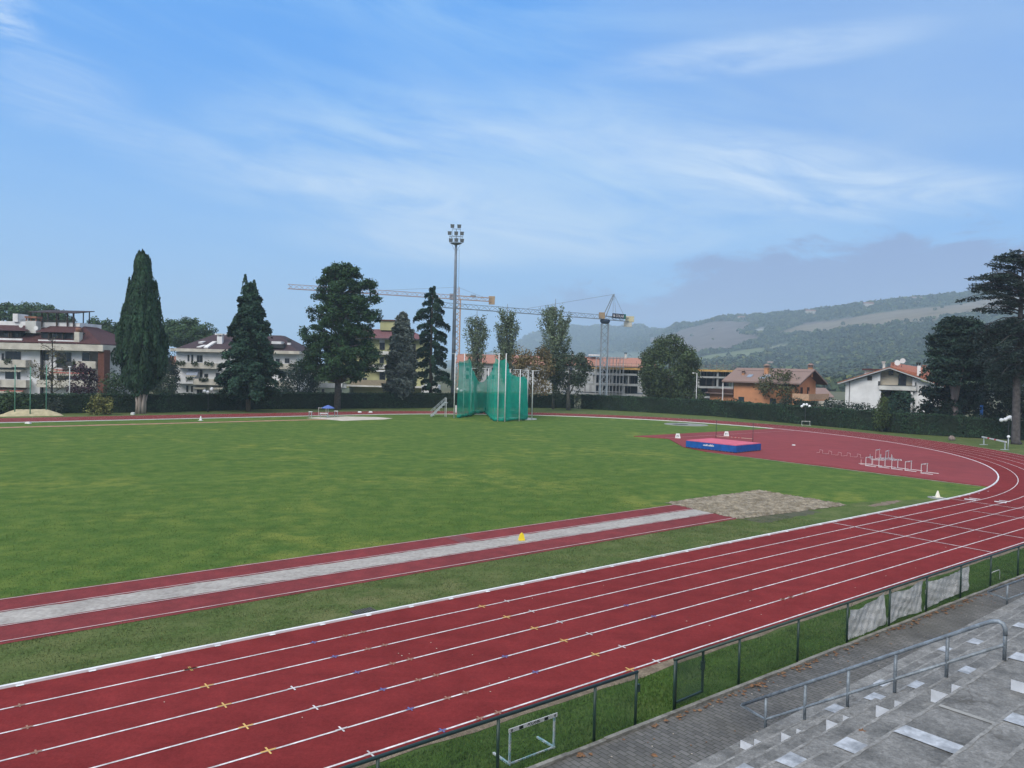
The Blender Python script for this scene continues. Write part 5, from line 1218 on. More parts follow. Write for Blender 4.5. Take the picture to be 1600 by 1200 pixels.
bush('yellow-green shrub in front of the dark hedge, left of the cypress', 147, 98.5, 2.4, 2.5, (.150, .155, .050), 91, 'yellow_shrub', 640, 110, .5)
bush('smaller yellow-green shrub close beside the larger one', 166, 99.5, 1.7, 2.1, (.150, .155, .050), 92, 'yellow_shrub', 640, 110, .45)
bush('wide green bush behind the green posts at the left edge', 14, 96.0, 4.8, 2.7, (.042, .075, .030), 93, 'green_bush', 640, 100, .6)
bush('low dull grey-green bush behind the sandy mound', 83, 98.5, 2.2, 1.8, (.045, .060, .045), 94, 'grey_bush', 640, 100, .5)
bush('purple-leaved tree in front of the left apartment house', 131, 112, 3.6, 6.4, (.050, .026, .040), 95, 'purple_tree', 640, 90, .7)
bush('green garden tree left of the cypress trunk', 182, 118, 3.6, 5.0, (.040, .070, .032), 96, 'small_tree', 640, 90, .7, 'small_leaf')
bush('green garden tree right of the cypress trunk', 256, 122, 3.6, 5.8, (.036, .060, .036), 97, 'small_tree', 640, 90, .7, 'small_leaf2')
bush('tall dark tree beside the white apartment house, behind the cypress', 262, 140, 3.0, 8.6, (.020, .034, .030), 98, 'dark_tree', 640, 80, .8, 'dark_leaf')
bush('dark bushy tree right of the broad conifer, behind the hedge', 467, 128, 6.4, 7.0, (.024, .042, .036), 99, 'dark_tree', 640, 80, .9, 'dark_leaf2')
for i, (px, Y, w, h, lb) in enumerate(((1150, 134, 5, 3.2, 'low dark bush behind the hedge at the left end of the orange house'), (1176, 134, 5, 2.8, 'low dark bush below the orange house wall'), (1236, 128, 6, 3.9, 'dark bush behind the hedge under the orange house balcony'), (1262, 125, 5, 3.9, 'dark bush behind the hedge left of the globe lamp'), (1292, 122, 5.5, 3.9, 'dark bush behind the hedge right of the globe lamp'), (1318, 118, 3, 4.0, 'dark bush at the left corner of the white villa'), (1350, 116, 4.4, 3.8, 'ragged bush before the white villa wall'), (1450, 109, 4.6, 3.6, 'dark bush at the right corner of the white villa'), (1470, 106, 3.6, 3.2, 'low dark bush left of the multi-stemmed tree'), (1122, 140, 4, 3.0, 'low dark bush right of the round tree'))):
    bush(lb, px, Y, w, h - .75, (.022, .040, .026), 110 + i, 'dark_bush', 640, 95, .6, 'bush_dark')
def umbrella(label, px, Y, zc, rx, rz, seed, col=(.044, .084, .032)):
    rg_ = np.random.default_rng(seed); b = (D(px, 600, Y)[0], Y, 0); cl = []
    for _ in range(int(rx * rz * 7)):
        a = rg_.uniform(0, 6.28); q = rx * math.sqrt(rg_.uniform(0, 1)); hh = math.sqrt(max(0, 1 - (q / rx) ** 2)); z = zc + rz * hh * rg_.uniform(-.35, 1.0)
        cl.append((q * math.cos(a), q * math.sin(a), z, 1.15, 1.15, .8, rg_.uniform(.7, 1.35)))
    clump_tree('umbrella_pine', label, b, [(0, 0, 0), (.2, 0, zc * .6), (0, 0, zc)], [.5, .4, .25], cl, leafmat('umbrella_leaf', col), 55, .34, seed, m_bark, [((.1, 0, zc * .6), (rx * .6, 0, zc + .5), .2, .08), ((.1, 0, zc * .6), (-rx * .6, .5, zc + .5), .2, .08), ((.1, 0, zc * .6), (0, rx * .6, zc + 1), .2, .08)], up=.5, group='umbrella pines')
umbrella('umbrella pine rising behind the left apartment house', 45, 190, 16.6, 9.0, 3.6, 121)
umbrella('umbrella pine crown showing left of the tall cypress', 163, 180, 11.2, 5.6, 5.4, 122)
umbrella('umbrella pine crown showing right of the tall cypress', 290, 185, 12.0, 7.4, 5.2, 123)
def bare_tree():
    rg_ = np.random.default_rng(131); b = (D(80, 640, 113)[0], 113, 0); t_ = tree('bare_tree', 'almost leafless tree before the left apartment house', b, 11); mb = MB(); tips = []; rg_ = np.random.default_rng(133)
    def grow(p, d, l, r, lev):
        q = p + d * l; mid = (p + q) / 2 + Vector(rg_.normal(0, .05 * l, 3)); mb.path([p, mid, q], [r, r * .8, r * .62], 5 if lev < 2 else 4)
        if lev >= 4: tips.append(q); return
        for _ in range(3 if lev else 5):
            nd = (d * .7 + Vector(rg_.normal(0, .55, 3)) + Vector((0, 0, .12))).normalized(); grow(p + (q - p) * rg_.uniform(.45, 1), nd, l * rg_.uniform(.55, .8), r * .52, lev + 1)
    mb.path([(0, 0, 0), (.1, 0, 5), (.1, 0, 10.8)], [.17, .12, .03], 7)
    for z in np.linspace(2.0, 9.8, 17): 
        a = rg_.uniform(0, 6.28); grow(Vector((.08, 0, z)), Vector((math.cos(a), math.sin(a), .55)).normalized(), 1.9 * (1.15 - z / 13), .065, 1)
    mb.build('trunk', m_barkd, t_, True)
    tp = np.array([tuple(t) for t in tips]); k = len(tp); sel = tp[rg_.uniform(0, 1, k) < np.clip(1.1 - tp[:, 2] / 8.5, .05, 1)]
    C = np.repeat(sel, 7, 0) + rg_.normal(0, .28, (len(sel) * 7, 3)); foliage('crown', C, rg_.normal(size=C.shape), rg_.uniform(.12, .2, len(C)), rg_.uniform(.6, 1.4, len(C)), leafmat('thin_leaf', (.105, .095, .045)), t_, seed=5)
bare_tree()
# ================================================================== BUILDINGS
m_wall = mat('render_white', (0.66, 0.665, 0.675), 0.9, var=0.12, scale=.6, detail=8)
m_walls = mat('render_stained', (0.50, 0.50, 0.48), 0.9, var=0.2, scale=.5, detail=9)
m_cornice = mat('cornice_beige', (0.48, 0.455, 0.40), 0.9, var=.15, scale=1)
m_maroon = mat('roof_maroon', (0.070, 0.028, 0.030), 0.9, var=.22, scale=2.5, detail=6, stretch=(3, 1, 1))
m_glassd = mat('window_dark', (0.018, 0.022, 0.030), 0.25, var=.3, scale=.7, spec=.6)
m_shut = mat('shutter_grey', (0.055, 0.060, 0.065), 0.8, var=.25, scale=2)
m_opening_shade = mat('opening_shade', (0.030, 0.030, 0.034), .9)  # dark solids in openings and recesses: their inner shade is put into the colour
m_brickp = mat('pillar_brick', (0.120, 0.048, 0.036), .9, var=.2, scale=4)
m_terra = mat('terracotta', (0.24, 0.115, 0.080), .9, var=.2, scale=3)
m_awn = mat('awning_cream', (.42, .40, .34), .9)
m_awnr = mat('awning_red', (.38, .13, .11), .9)
m_wood = mat('pergola_brown', (.045, .030, .030), .8)
m_plant = leafmat('balcony_leaf', (.045, .060, .030))
class Fac:
    """a building seen square-on: photo rows and columns measured on its facade plane at distance Y"""
    def __init__(s, name, label, Y, pxc, cat='building', group=None, rz=0.0):
        s.Y = Y; p = D(pxc, 600, Y); s.t = thing(name, label, cat, (p[0], Y, 0), rz, group)
        s.o = np.array([p[0], Y]); s.ax = np.array([math.cos(rz), math.sin(rz)]); s.ay = np.array([-math.sin(rz), math.cos(rz)])
    def hit(s, px, py, dy):
        d = ray(px, py); t = ((s.o @ s.ay) + dy) / (d[:2] @ s.ay); return d * t
    def x(s, px, py=560, dy=0): return float((s.hit(px, py, dy)[:2] - s.o) @ s.ax)
    def z(s, px, py, dy=0): return float(H_EYE + s.hit(px, py, dy)[2])
    def box(s, px0, py0, px1, py1, d0, d1, m, name, parent=None, ground=False, mb=None):
        """rectangle in photo pixels, from depth d0 (towards viewer negative) to d1"""
        pm_ = (px0 + px1) / 2; x0, x1 = s.x(px0, py1), s.x(px1, py1); z1, z0 = s.z(pm_, py0), s.z(pm_, py1)
        if ground: z0 = -.1
        q = (mb or MB()); q.box(x0, x1, d0, d1, z0, z1)
        if mb is None: return q.build(name, m, parent or s.t)
    def window(s, px0, py0, px1, py1, d=0, split=1, shut=False):
        w = MB(); s.box(px0, py0, px1, py1, d - .06, d + .02, None, '', mb=w); fr = w.build('window', m_shut if shut else m_frame, s.t)
        e = .35; g = MB(); n = split; wpx = (px1 - px0 - e * 2) / n
        for i in range(n): s.box(px0 + e + wpx * i + (.15 if i else 0), py0 + e, px0 + e + wpx * (i + 1) - (.15 if i < n - 1 else 0), py1 - e * .6, d - .075, d - .055, None, '', mb=g)
        g.build('pane', m_shut if shut else m_glassd, fr); return fr
    def balcony(s, px0, py0, px1, py1, depth, m=None, plants=False, seed=0, d=0):
        o = s.box(px0, py0, px1, py1, d - depth, d - depth + .15, m or m_cornice, 'balcony'); q = MB()
        x0, x1 = s.x(px0, py1), s.x(px1, py1); z0, z1 = s.z((px0 + px1) / 2, py1), s.z((px0 + px1) / 2, py0)
        q.box(x0, x1, d - depth + .155, d - .01, z0 - .02, z0 + .16).box(x0, x0 + .12, d - depth + .155, d - .01, z0 + .165, z1 - .02).box(x1 - .12, x1, d - depth + .155, d - .01, z0 + .165, z1 - .02); q.build('slab', m or m_cornice, o)
        if plants:
            rg_ = np.random.default_rng(seed); k = int((x1 - x0) * 90); C = np.column_stack([rg_.uniform(x0, x1, k), rg_.normal(d - depth - .15, .15, k), z1 + rg_.normal(-.1, .22, k)])
            C = C[np.sin(C[:, 0] * 2.1 + seed) > -.3]; foliage('foliage', C, rg_.normal(size=C.shape), rg_.uniform(.12, .25, len(C)), rg_.uniform(.6, 1.6, len(C)), m_plant, o, seed=seed)
        return o
    def awning(s, px0, py0, px1, py1, out, m, d=0, stripes=0):
        x0, x1 = s.x(px0, py1), s.x(px1, py1); z1, z0 = s.z((px0 + px1) / 2, py0), s.z((px0 + px1) / 2, py1)
        n = max(1, stripes * 2 - 1) if stripes else 1; a = MB(); b2 = MB()
        for i in range(n):
            u0, u1 = i / n, (i + 1) / n
            t_ = b2 if (i % 2 and stripes) else a
            t_.xprism([(d - out * u0, z1 - (z1 - z0) * u0), (d - out * u1, z1 - (z1 - z0) * u1), (d - out * u1, z1 - (z1 - z0) * u1 - .06), (d - out * u0, z1 - (z1 - z0) * u0 - .06)], x0, x1)
        o = a.build('awning', m, s.t)
        if stripes: b2.build('stripe', m_awn, o)
        v = MB(); k = int((x1 - x0) / .3)
        for i in range(k): v.box(x0 + i * .3, x0 + i * .3 + (.29 if i % 2 else .25), d - out - .03, d - out - .005, z0 - .30 - (.06 if i % 2 else 0), z0 - .02)
        v.build('valance', m_awn, o); return o
m_frame = mat('window_frame', (.30, .29, .27), .7)
m_framew = mat('window_frame_white', (.55, .56, .57), .7)

# ---------- left apartment house
A = Fac('apartment_house', 'white three-storey apartment house with maroon roof terraces and brick corner pillar at the left edge', 126, 60)
def cA(l): return [v / 6.6667 + (460 if i % 2 else 0) for i, v in enumerate(l)]
def a_box(l, d0, d1, m, name, **k): return A.box(*cA(l), d0, d1, m, name, **k)
A.box(-70, 546, 128, 640, 0, 14, m_wall, 'wall', ground=True)
A.box(128.3, 546, 158, 640, 2.2, 14, m_walls, 'recessed_wall', ground=True)
A.box(158.3, 547, 168, 640, -1.2, .6, m_brickp, 'corner_pillar', ground=True)
A.box(-75, 536.5, 168.8, 546.4, -1.6, 14.5, m_cornice, 'cornice')
xl, xr, zc_ = A.x(-75), A.x(165), A.z(120, 537)
ro = MB()
def roofz(py, px): return A.z(px, py)
zt = A.z(80, 506); 
ro.hexa([(xl, -1.2, zc_), (xr, -1.2, zc_), (xr, 14, zc_), (xl, 14, zc_)], [(xl, 5.0, zt), (A.x(103), 5.0, zt), (A.x(103), 9, zt), (xl, 9, zt)])
ro.build('roof', m_maroon, A.t)
a_box((-400, 270, 700, 328), 3.6, 10.5, m_wall, 'terrace_parapet')
# dormer loggias on the roof, their openings dark blocks coloured as shade
for (l0, op, par, rf) in (('r', (415, 390, 805, 480), (420, 476, 815, 516), (390, 318, 700, 398, 820)), ('l', (-200, 395, 208, 455), (-300, 455, 252, 499), (-300, 303, 200, 380, 285))):
    b_ = a_box(op, .35, 4.5, m_opening_shade, 'loggia')
    a_box(par, -.6, -.35, m_wall, 'loggia_parapet')
    px0, py0, px1, py1, pe = [rf[0] / 6.667, 460 + rf[1] / 6.667, rf[2] / 6.667, 460 + rf[3] / 6.667, rf[4] / 6.667]
    s_ = MB(); z0, z1 = A.z(px1, py1), A.z(px0, py0)
    s_.hexa([(A.x(px0), -.7, z0), (A.x(pe), -.7, z0), (A.x(pe), .9, z0), (A.x(px0), .9, z0)][:4], [(A.x(px0), 3.4, z1), (A.x(px1), 3.4, z1), (A.x(px1), 4.0, z1), (A.x(px0), 4.0, z1)])
    s_.build('loggia_roof', m_maroon, A.t)
    gl = MB()
    for i in range(4):
        u = op[0] + (op[2] - op[0]) * (i + .5) / 4; gl.box(A.x(u / 6.667) - .5, A.x(u / 6.667) + .35, .28, .345, A.z(20, 460 + op[3] / 6.667), A.z(20, 460 + (op[1] + 12) / 6.667))
    gl.build('window', m_glassd, b_)
    bp = MB()
    for u in ((510, 655, 770) if l0 == 'r' else (-100, 95, 120)): bp.box(A.x(u / 6.667) - .1, A.x(u / 6.667) + .1, -.2, .0, A.z(60, 460 + op[3] / 6.667), A.z(60, 460 + op[1] / 6.667))
    bp.build('post', m_wood, b_)
# pergola
z0, z1 = A.z(64, 505), A.z(64, 486.5)
pg = MB(); pg.xprism([(2.8, z1 + .05), (8.5, z1 + .75), (8.5, z1 + .62), (2.8, z1 - .08)], A.x(25), A.x(103)); pg.build('pergola_roof', m_wood, A.t)
pp = MB()
for px in (27, 45, 69, 86, 96): 
    pp.box(A.x(px) - .09, A.x(px) + .09, 3.3, 3.48, z0 - .5, z1 + .05)
    pp.box(A.x(px) - .07, A.x(px) + .07, 8.1, 8.24, z0 - .5, z1 + .55)
pp.box(A.x(27), A.x(102), 3.3, 3.45, z0 + .55, z0 + .62); pp.build('pergola_post', m_wood, A.t)
pr = MB()
for i in range(40): pr.box(A.x(10) + i * .24, A.x(10) + i * .24 + .05, 3.62, 3.66, A.z(60, 501), A.z(60, 498)) 
pr.build('terrace_railing', m_shut, A.t)
def chimney(F, px0, py0, px1, py1, d, m, cap, capm, name='chimney'):
    o = F.box(px0, py0, px1, py1, d, d + (F.x(px1) - F.x(px0)) * .8, m, name); x0, x1 = F.x(px0), F.x(px1); z = F.z((px0 + px1) / 2, py0); w = (x1 - x0) * .8
    q = MB().box(x0 - .12, x1 + .12, d - .12, d + w + .12, z + cap * .6, z + cap); 
    for xx in (x0 + .08, x1 - .08): q.box(xx - .08, xx + .08, d + .02, d + .18, z + .003, z + cap * .59); q.box(xx - .08, xx + .08, d + w - .18, d + w - .02, z + .003, z + cap * .59)
    q.build('chimney_cap', capm, o); return o
chimney(A, 36, 501, 52.5, 520, .6, m_walls, .75, m_terra)
o = A.box(119.5, 519, 127.5, 535, -.7, .3, m_cornice, 'chimney'); x_ = (A.x(119.5) + A.x(127.5)) / 2
MB().lathe([(.46, 0), (.46, .62), (.40, .68)], (x_, -.2, A.z(123, 519) + .003)).build('chimney_cap', m_terra, o, True)
A.box(0, 488, 8, 501, 3.2, 6, m_wall, 'roof_cabin')
for px, py in ((31.8, 508.5), (55.3, 512.5)):
    q = MB(); q.lathe([(.02, 0), (.25, .05), (.36, .14)], n=14); q.v = [(A.x(px) + v[0], .2 - v[2], A.z(px, py) + v[1]) for v in q.v]; dsh = q.build('satellite_dish', m_wall, A.t); MB().tube((A.x(px), .25, A.z(px, py)), (A.x(px), .9, A.z(px, py) - .4), .03, n=5).build('bracket', m_shut, dsh)
zr = 2
for (l, sp) in (((55, 590, 220, 680), 2), ((18, 612, 44, 690), 1), ((440, 575, 512, 685), 1), ((588, 603, 745, 702), 3), ((855, 606, 936, 694), 1), ((55, 800, 155, 880), 1), ((176, 800, 214, 884), 1), ((440, 842, 560, 930), 2), ((590, 842, 745, 940), 2), ((852, 838, 925, 880), 1), ((40, 1022, 240, 1070), 2), ((-160, 600, -40, 700), 2), ((-160, 800, -40, 885), 2)):
    A.window(*cA(l), 0, sp)
A.balcony(*cA((-260, 684, 182, 757)), 1.5, m_cornice, True, 3); A.balcony(*cA((186, 682, 326, 757)), 1.5, m_cornice)
A.balcony(*cA((640, 700, 838, 765)), 1.4, m_shut, True, 5); A.balcony(*cA((842, 696, 1046, 770)), 1.5, m_cornice)
A.balcony(*cA((-260, 890, 60, 965)), 1.5, m_cornice, True, 7); A.balcony(*cA((64, 888, 330, 965)), 1.5, m_cornice)
A.balcony(*cA((440, 890, 740, 966)), 1.5, m_cornice); A.balcony(*cA((744, 890, 1046, 964)), 1.5, m_cornice)
A.awning(*cA((46, 560, 320, 572)), 1.1, m_awn); A.awning(*cA((560, 784, 1008, 824)), 1.4, m_awnr, 0, 2); A.awning(*cA((-100, 772, 280, 782)), 1.0, m_awn); A.awning(*cA((-100, 972, 285, 1004)), 1.3, m_awnr, 0, 2)
gr_ = MB()
for i in range(24): gr_.box(A.x(112) + i * .22, A.x(112) + i * .22 + .06, -1.9, -1.84, A.z(140, 611), A.z(140, 605.5))
gr_.box(A.x(112), A.x(160), -1.91, -1.83, A.z(140, 605.4), A.z(140, 604.4)); gr_.build('ground_railing', m_shut, A.t)
A.box(434 / 6.667, 546.6, 452 / 6.667, 618, -.5, -.07, m_opening_shade, 'recess_shade')  # dark box on the wall face, coloured as a recess in shade

# small white house in the gap, and the pale one left of the second block
def small_house(label, px0, px1, pe, pr_, Y, wall, roof, pb=640, win=()):
    F = Fac('small_house', label, Y, (px0 + px1) / 2); F.box(px0, pe, px1, pb, 0, 8, wall, 'wall', ground=True)
    x0, x1 = F.x(px0) - .5, F.x(px1) + .5; z0, z1 = F.z(px0, pe) + .01, F.z(px0, pr_)
    q = MB(); q.xprism([(-.6, z0), (4, z1), (8.6, z0), (8.6, z0 - .15), (4, z1 - .2), (-.6, z0 - .15)], x0, x1); q.build('roof', roof, F.t)
    for w in win: F.window(*w, 0, 1)
    return F
m_orange_r = mat('roof_orange', (.32, .125, .080), .9, var=.2, scale=3)
small_house('small white house with brown roof in the gap between the left block and the cypress', 168, 196, 563, 556, 168, m_wall, m_terra, win=((172, 570, 176, 577), (171, 584, 176, 590)))
small_house('little pale house showing between the cypress and the white apartment house', 258, 276, 570, 556, 172, m_cornice, m_terra)

# ---------- second apartment house
B = Fac('apartment_house', 'white three-storey apartment house with dark hipped roof, half hidden by the broad conifer', 152, 370)
def cB(l): return [v / 7.273 + (500 if i % 2 else 260) for i, v in enumerate(l)]
B.box(274, 551.5, 463, 640, 0, 15, m_wall, 'wall', ground=True)
B.box(271, 546.5, 471, 551.3, -1.5, 16, m_cornice, 'cornice')
ro = MB(); z0, z1 = B.z(370, 549.5) + .0, B.z(370, 521)
ro.hexa([(B.x(271.5), -1.4, z0), (B.x(470.5), -1.4, z0), (B.x(470.5), 15.9, z0), (B.x(271.5), 15.9, z0)], [(B.x(318), 6, z1), (B.x(424), 6, z1), (B.x(424), 9, z1), (B.x(318), 9, z1)])
ro.build('roof', mat('roof_plum', (.055, .036, .044), .9, var=.2, scale=2.5), B.t)
B.box(318.5, 519.6, 361, 522, 5.6, 9.4, m_wall, 'roof_parapet')
chimney(B, 355.5, 511, 364, 520, 6, m_wall, .8, m_terra); chimney(B, 334, 525.5, 342, 537, 1.6, m_wall, .6, m_walls); chimney(B, 444, 535, 449, 545, 2, m_wall, .7, m_shut)
for l in ((155, 250, 320, 310, 2.0), (345, 255, 480, 315, 1.5), (430, 235, 520, 318, 1.3), (325, 222, 405, 255, 3.2)):
    px0, py0, px1, py1 = cB(l[:4]); x0, x1 = B.x(px0), B.x(px1); za, zb = B.z(px0, py1), B.z(px0, py0); q = MB()
    q.hexa([(x0, l[4] - 1.6, za - .2), (x0 + .8, l[4] - 1.6, za - .2), (x1, l[4] + 1, zb - .4), (x1 - .8, l[4] + 1, zb - .4)], [(x0, l[4] - 1.7, za + .2), (x0 + .8, l[4] - 1.7, za + .2), (x1, l[4] + .9, zb), (x1 - .8, l[4] + .9, zb)]); q.build('roof_light', m_wall, B.t)
q = MB(); px0, py0, px1, py1 = cB((1180, 240, 1290, 270)); q.box(B.x(px0), B.x(px1), .6, 3, B.z(px0, py1), B.z(px0, py0)); q.build('dormer', m_wall, B.t)
q = MB(); px0, py0, px1, py1 = cB((1195, 272, 1330, 318)); q.box(B.x(px0), B.x(px1), -.3, 2, B.z(px0, py1), B.z(px0, py0)); q.build('dormer_shade', m_opening_shade, B.t)  # dark box coloured as the shade inside the dormer
for (l, sp) in (((240, 395, 262, 470), 1), ((282, 395, 306, 470), 1), ((345, 400, 412, 480), 2), ((430, 610, 475, 650), 1), ((380, 560, 412, 650), 1), ((225, 745, 250, 820), 1), ((280, 750, 302, 820), 1), ((345, 790, 408, 850), 2), ((1345, 435, 1400, 490), 2), ((1330, 590, 1370, 650), 1), ((560, 600, 610, 660), 1), ((1240, 440, 1290, 500), 1)): B.window(*cB(l), 0, sp)
B.balcony(*cB((145, 482, 350, 545)), 1.5, m_cornice, True, 11); B.balcony(*cB((352, 490, 600, 552)), 1.5, m_cornice, True, 12); B.balcony(*cB((140, 655, 340, 720)), 1.6, m_wall, True, 13); B.balcony(*cB((342, 668, 660, 735)), 1.6, m_cornice, True, 14); B.balcony(*cB((1200, 500, 1510, 556)), 1.5, m_cornice, True, 15); B.balcony(*cB((1225, 690, 1400, 745)), 1.5, m_cornice)
B.awning(*cB((250, 560, 375, 625)), 1.2, mat('awning_blue', (.28, .32, .40), .9)); B.awning(*cB((515, 758, 675, 768)), 1.2, m_awn); B.awning(*cB((330, 755, 470, 765)), 1.0, m_awn)

# ---------- yellow house
m_yell = mat('render_yellow', (.36, .36, .19), .9, var=.14, scale=.5)
Cc = Fac('yellow_house', 'pale yellow-green four-storey house with pinkish roof behind the pine and silver cedar', 165, 595)
def cC(l): return [v / 6.957 + 480 for v in l]
Cc.box(512, 529, 662, 640, 0, 14, m_yell, 'wall', ground=True)
ro = MB(); z0, z1 = Cc.z(600, 528.7), Cc.z(600, 513)
ro.hexa([(Cc.x(508), -1.3, z0), (Cc.x(666), -1.3, z0), (Cc.x(666), 15, z0), (Cc.x(508), 15, z0)], [(Cc.x(556), 5, z1), (Cc.x(634), 5, z1), (Cc.x(634), 9, z1), (Cc.x(556), 9, z1)]); ro.build('roof', mat('roof_pink', (.15, .068, .075), .9, var=.2, scale=3), Cc.t)
Cc.box(506, 528.8, 666.5, 530.5, -1.5, 14.5, m_shut, 'eaves')
Cc.box(590, 500, 613, 515, 3, 10, m_yell, 'stair_tower'); Cc.box(588.5, 498.3, 614.5, 499.8, 2.6, 10.4, m_brickp, 'stair_tower_roof')
for (l, sp) in (((785, 385, 845, 465), 1), ((785, 540, 835, 610), 1), ((600, 390, 650, 460), 1), ((785, 705, 850, 790), 1), ((600, 765, 650, 840), 2), ((1130, 400, 1180, 470), 1), ((1130, 560, 1180, 620), 1)): Cc.window(*cC(l), 0, sp)
q = cC((785, 345, 845, 384)); Cc.box(*q, -.09, -.065, m_wall, 'roller_blind')
Cc.balcony(*cC((755, 478, 900, 515)), 1.3, m_walls, False); Cc.balcony(*cC((640, 620, 900, 666)), 1.3, m_walls, True, 21); Cc.balcony(*cC((735, 682, 900, 700)), 1.6, m_wall)
Cc.box(*cC((445, 850, 1262, 866)), -3, -.01, m_walls, 'terrace_slab'); tb = Cc.box(*cC((500, 790, 1000, 848)), -2.9, -2.78, mat('parapet_tan', (.26, .22, .16), .9), 'terrace_railing')
Cc.box(*cC((1256, 846, 1430, 925)), -2.5, 4, m_wall, 'annexe', ground=False)
Cc.box(*cC((160, 872, 500, 945)), -4, 2, mat('annexe_green', (.17, .21, .17), .9, var=.1), 'annexe', ground=True)
Cc.box(*cC((165, 822, 470, 870)), -4.2, -3.9, mat('sheet_roof', (.36, .38, .40), .7, var=.1), 'annexe_roof')
for l in ((205, 880, 240, 925), (395, 885, 425, 930)): Cc.window(*cC(l), -4, 1)
Cc.box(*cC((250, 640, 505, 815)), -.6, -.02, mat('render_green', (.23, .28, .17), .9, var=.12), 'green_bay')
gm = MB(); x, z = Cc.x(540.2), Cc.z(540, 598)
gm.hexa([(x - .35, -4.6, z - .8), (x + .3, -4.6, z - .85), (x + .3, -4.5, z - .85), (x - .35, -4.5, z - .8)], [(x - .45, -4.6, z + .5), (x + .45, -4.6, z + .55), (x + .45, -4.5, z + .55), (x - .45, -4.5, z + .5)])
gm.box(x - .9, x - .46, -4.6, -4.5, z + .1, z + .5).box(x + .46, x + .9, -4.6, -4.5, z + .1, z + .5)
o = gm.build('hanging_laundry', m_wall); o.location = Cc.t.location; tag(o, 'white shirt-like laundry hung out beside the yellow house', 'laundry')

# ---------- long salmon-roofed building and concrete frame under construction
m_salmon = mat('roof_salmon', (.36, .175, .13), .9, var=.14, scale=2.0, stretch=(2, 1, 1))
Dd = Fac('long_building', 'long building with salmon tiled roof behind the poplars and the concrete frame', 226, 850)
Dd.box(716, 570, 1024, 640, 0, 12, mat('render_grey', (.34, .345, .35), .9, var=.15, scale=.5), 'wall', ground=True)
ro = MB(); z0, z1 = Dd.z(870, 569.6), Dd.z(870, 556); ro.xprism([(-1, z0), (6, z1), (13, z0), (13, z0 - .2), (-1, z0 - .2)], Dd.x(713), Dd.x(1026)); ro.build('roof', m_salmon, Dd.t)
Dd.box(960, 570.2, 1023, 578, -.15, -.01, mat('render_cream', (.50, .42, .30), .9), 'cream_wall')
for px in (728, 738, 749, 760, 768, 800, 812, 878, 890, 905): Dd.window(px, 574, px + 4.5, 579.5, 0, 1); Dd.window(px, 585, px + 4.5, 592, 0, 1)
for px in (895, 980, 1008): chimney(Dd, px, 553, px + 3, 560, 5, m_walls, .5, m_shut)
Dd.box(922, 553.6, 940, 555.5, 3, 6, m_wall, 'ridge_cabin')
m_cslab = mat('raw_concrete', (.30, .31, .31), .95, var=.2, scale=.8)
m_cdark = mat('frame_shade', (.014, .017, .028), .95)
m_form = mat('formwork_yellow', (.46, .27, .085), .85, var=.25, scale=1.5)
m_prop = mat('steel_prop', (.20, .17, .16), .7, var=.3, scale=1)
m_scaf = mat('scaffold_tube', (.30, .31, .33), .5)
def frame_building(label, Y, px0, px1, floors, form, deep, rebar, seed, base=640):
    F = Fac('concrete_frame', label, Y, (px0 + px1) / 2); rr = random.Random(seed); x0, x1 = F.x(px0), F.x(px1); pc = (px0 + px1) / 2; zs = []
    for (py, th, a, b) in floors:
        z = F.z(pc, py); q = MB().box(F.x(a), F.x(b), -1.2, deep, z - th, z); q.build('floor_slab', m_cslab, F.t); zs.append((z, th, F.x(a), F.x(b)))
    z = F.z(pc, form); q = MB().box(x0 - .3, x1 + .3, -1.5, deep, z - .45, z); q.build('formwork', m_form, F.t); zs = [(z, .45, x0, x1)] + zs
    MB().box(x0 + .5, x1 - .5, deep * .45, deep * .45 + .3, 0, z - .5).build('interior_shade', m_cdark, F.t)  # near-black sheet: the shade inside the open floors is put into its colour
    for (za, ta, a0, b0), (zb, tb_, a1, b1) in zip(zs[:-1], zs[1:]):
        a, b = max(a0, a1), min(b0, b1); n = max(2, int((b - a) / 4.2)); cq = MB()
        for i in range(n + 1):
            x = a + .3 + (b - a - .6) * i / n; cq.box(x - .18, x + .18, -.9, -.5, zb + .005, za - ta - .005); cq.box(x - .18, x + .18, deep * .3, deep * .3 + .4, zb + .005, za - ta - .005)
        cq.build('column', m_cslab, F.t)
        pq = MB(); k = int((b - a) * 1.3)
        for i in range(k):
            x = rr.uniform(a + .2, b - .2); y = rr.uniform(-.4, deep * .4); pq.box(x - .035, x + .035, y - .035, y + .035, zb + .01, za - ta - .01)
        pq.build('prop', m_prop, F.t)
    z = zs[-1][0]; n = max(2, int((zs[-1][3] - zs[-1][2]) / 4.2)); cq = MB()
    for i in range(n + 1):
        x = zs[-1][2] + .3 + (zs[-1][3] - zs[-1][2] - .6) * i / n; cq.box(x - .2, x + .2, -.9, -.5, -.1, z - zs[-1][1] - .005)
    cq.build('column', m_cslab, F.t)
    rq = MB(); z = zs[0][0]; k = int((x1 - x0) * rebar)
    for i in range(k):
        x = x0 + (x1 - x0) * i / k; y = rr.choice((-1.3, 1.5, deep * .6)); rq.box(x - .03, x + .03, y - .03, y + .03, z, z + rr.uniform(.9, 1.9))
    for zz in (z + .5, z + 1.0): rq.box(x0, x1, -1.33, -1.27, zz - .03, zz + .03)
    rq.build('guard_posts', m_prop, F.t)
    return F
F1 = frame_building('grey concrete building frame under scaffolding below the crane mast', 186, 932, 1005, [(583.5, .45, 928, 1010), (599.5, .5, 905, 1012), (615, .5, 884, 1018)], 574.5, 9, 1.2, 5)
sc_q = MB(); x0, x1 = F1.x(930), F1.x(972)
for i in range(9):
    x = x0 + (x1 - x0) * i / 8
    for y in (-3.0, -1.9): sc_q.box(x - .04, x + .04, y - .04, y + .04, 0, F1.z(950, 557))
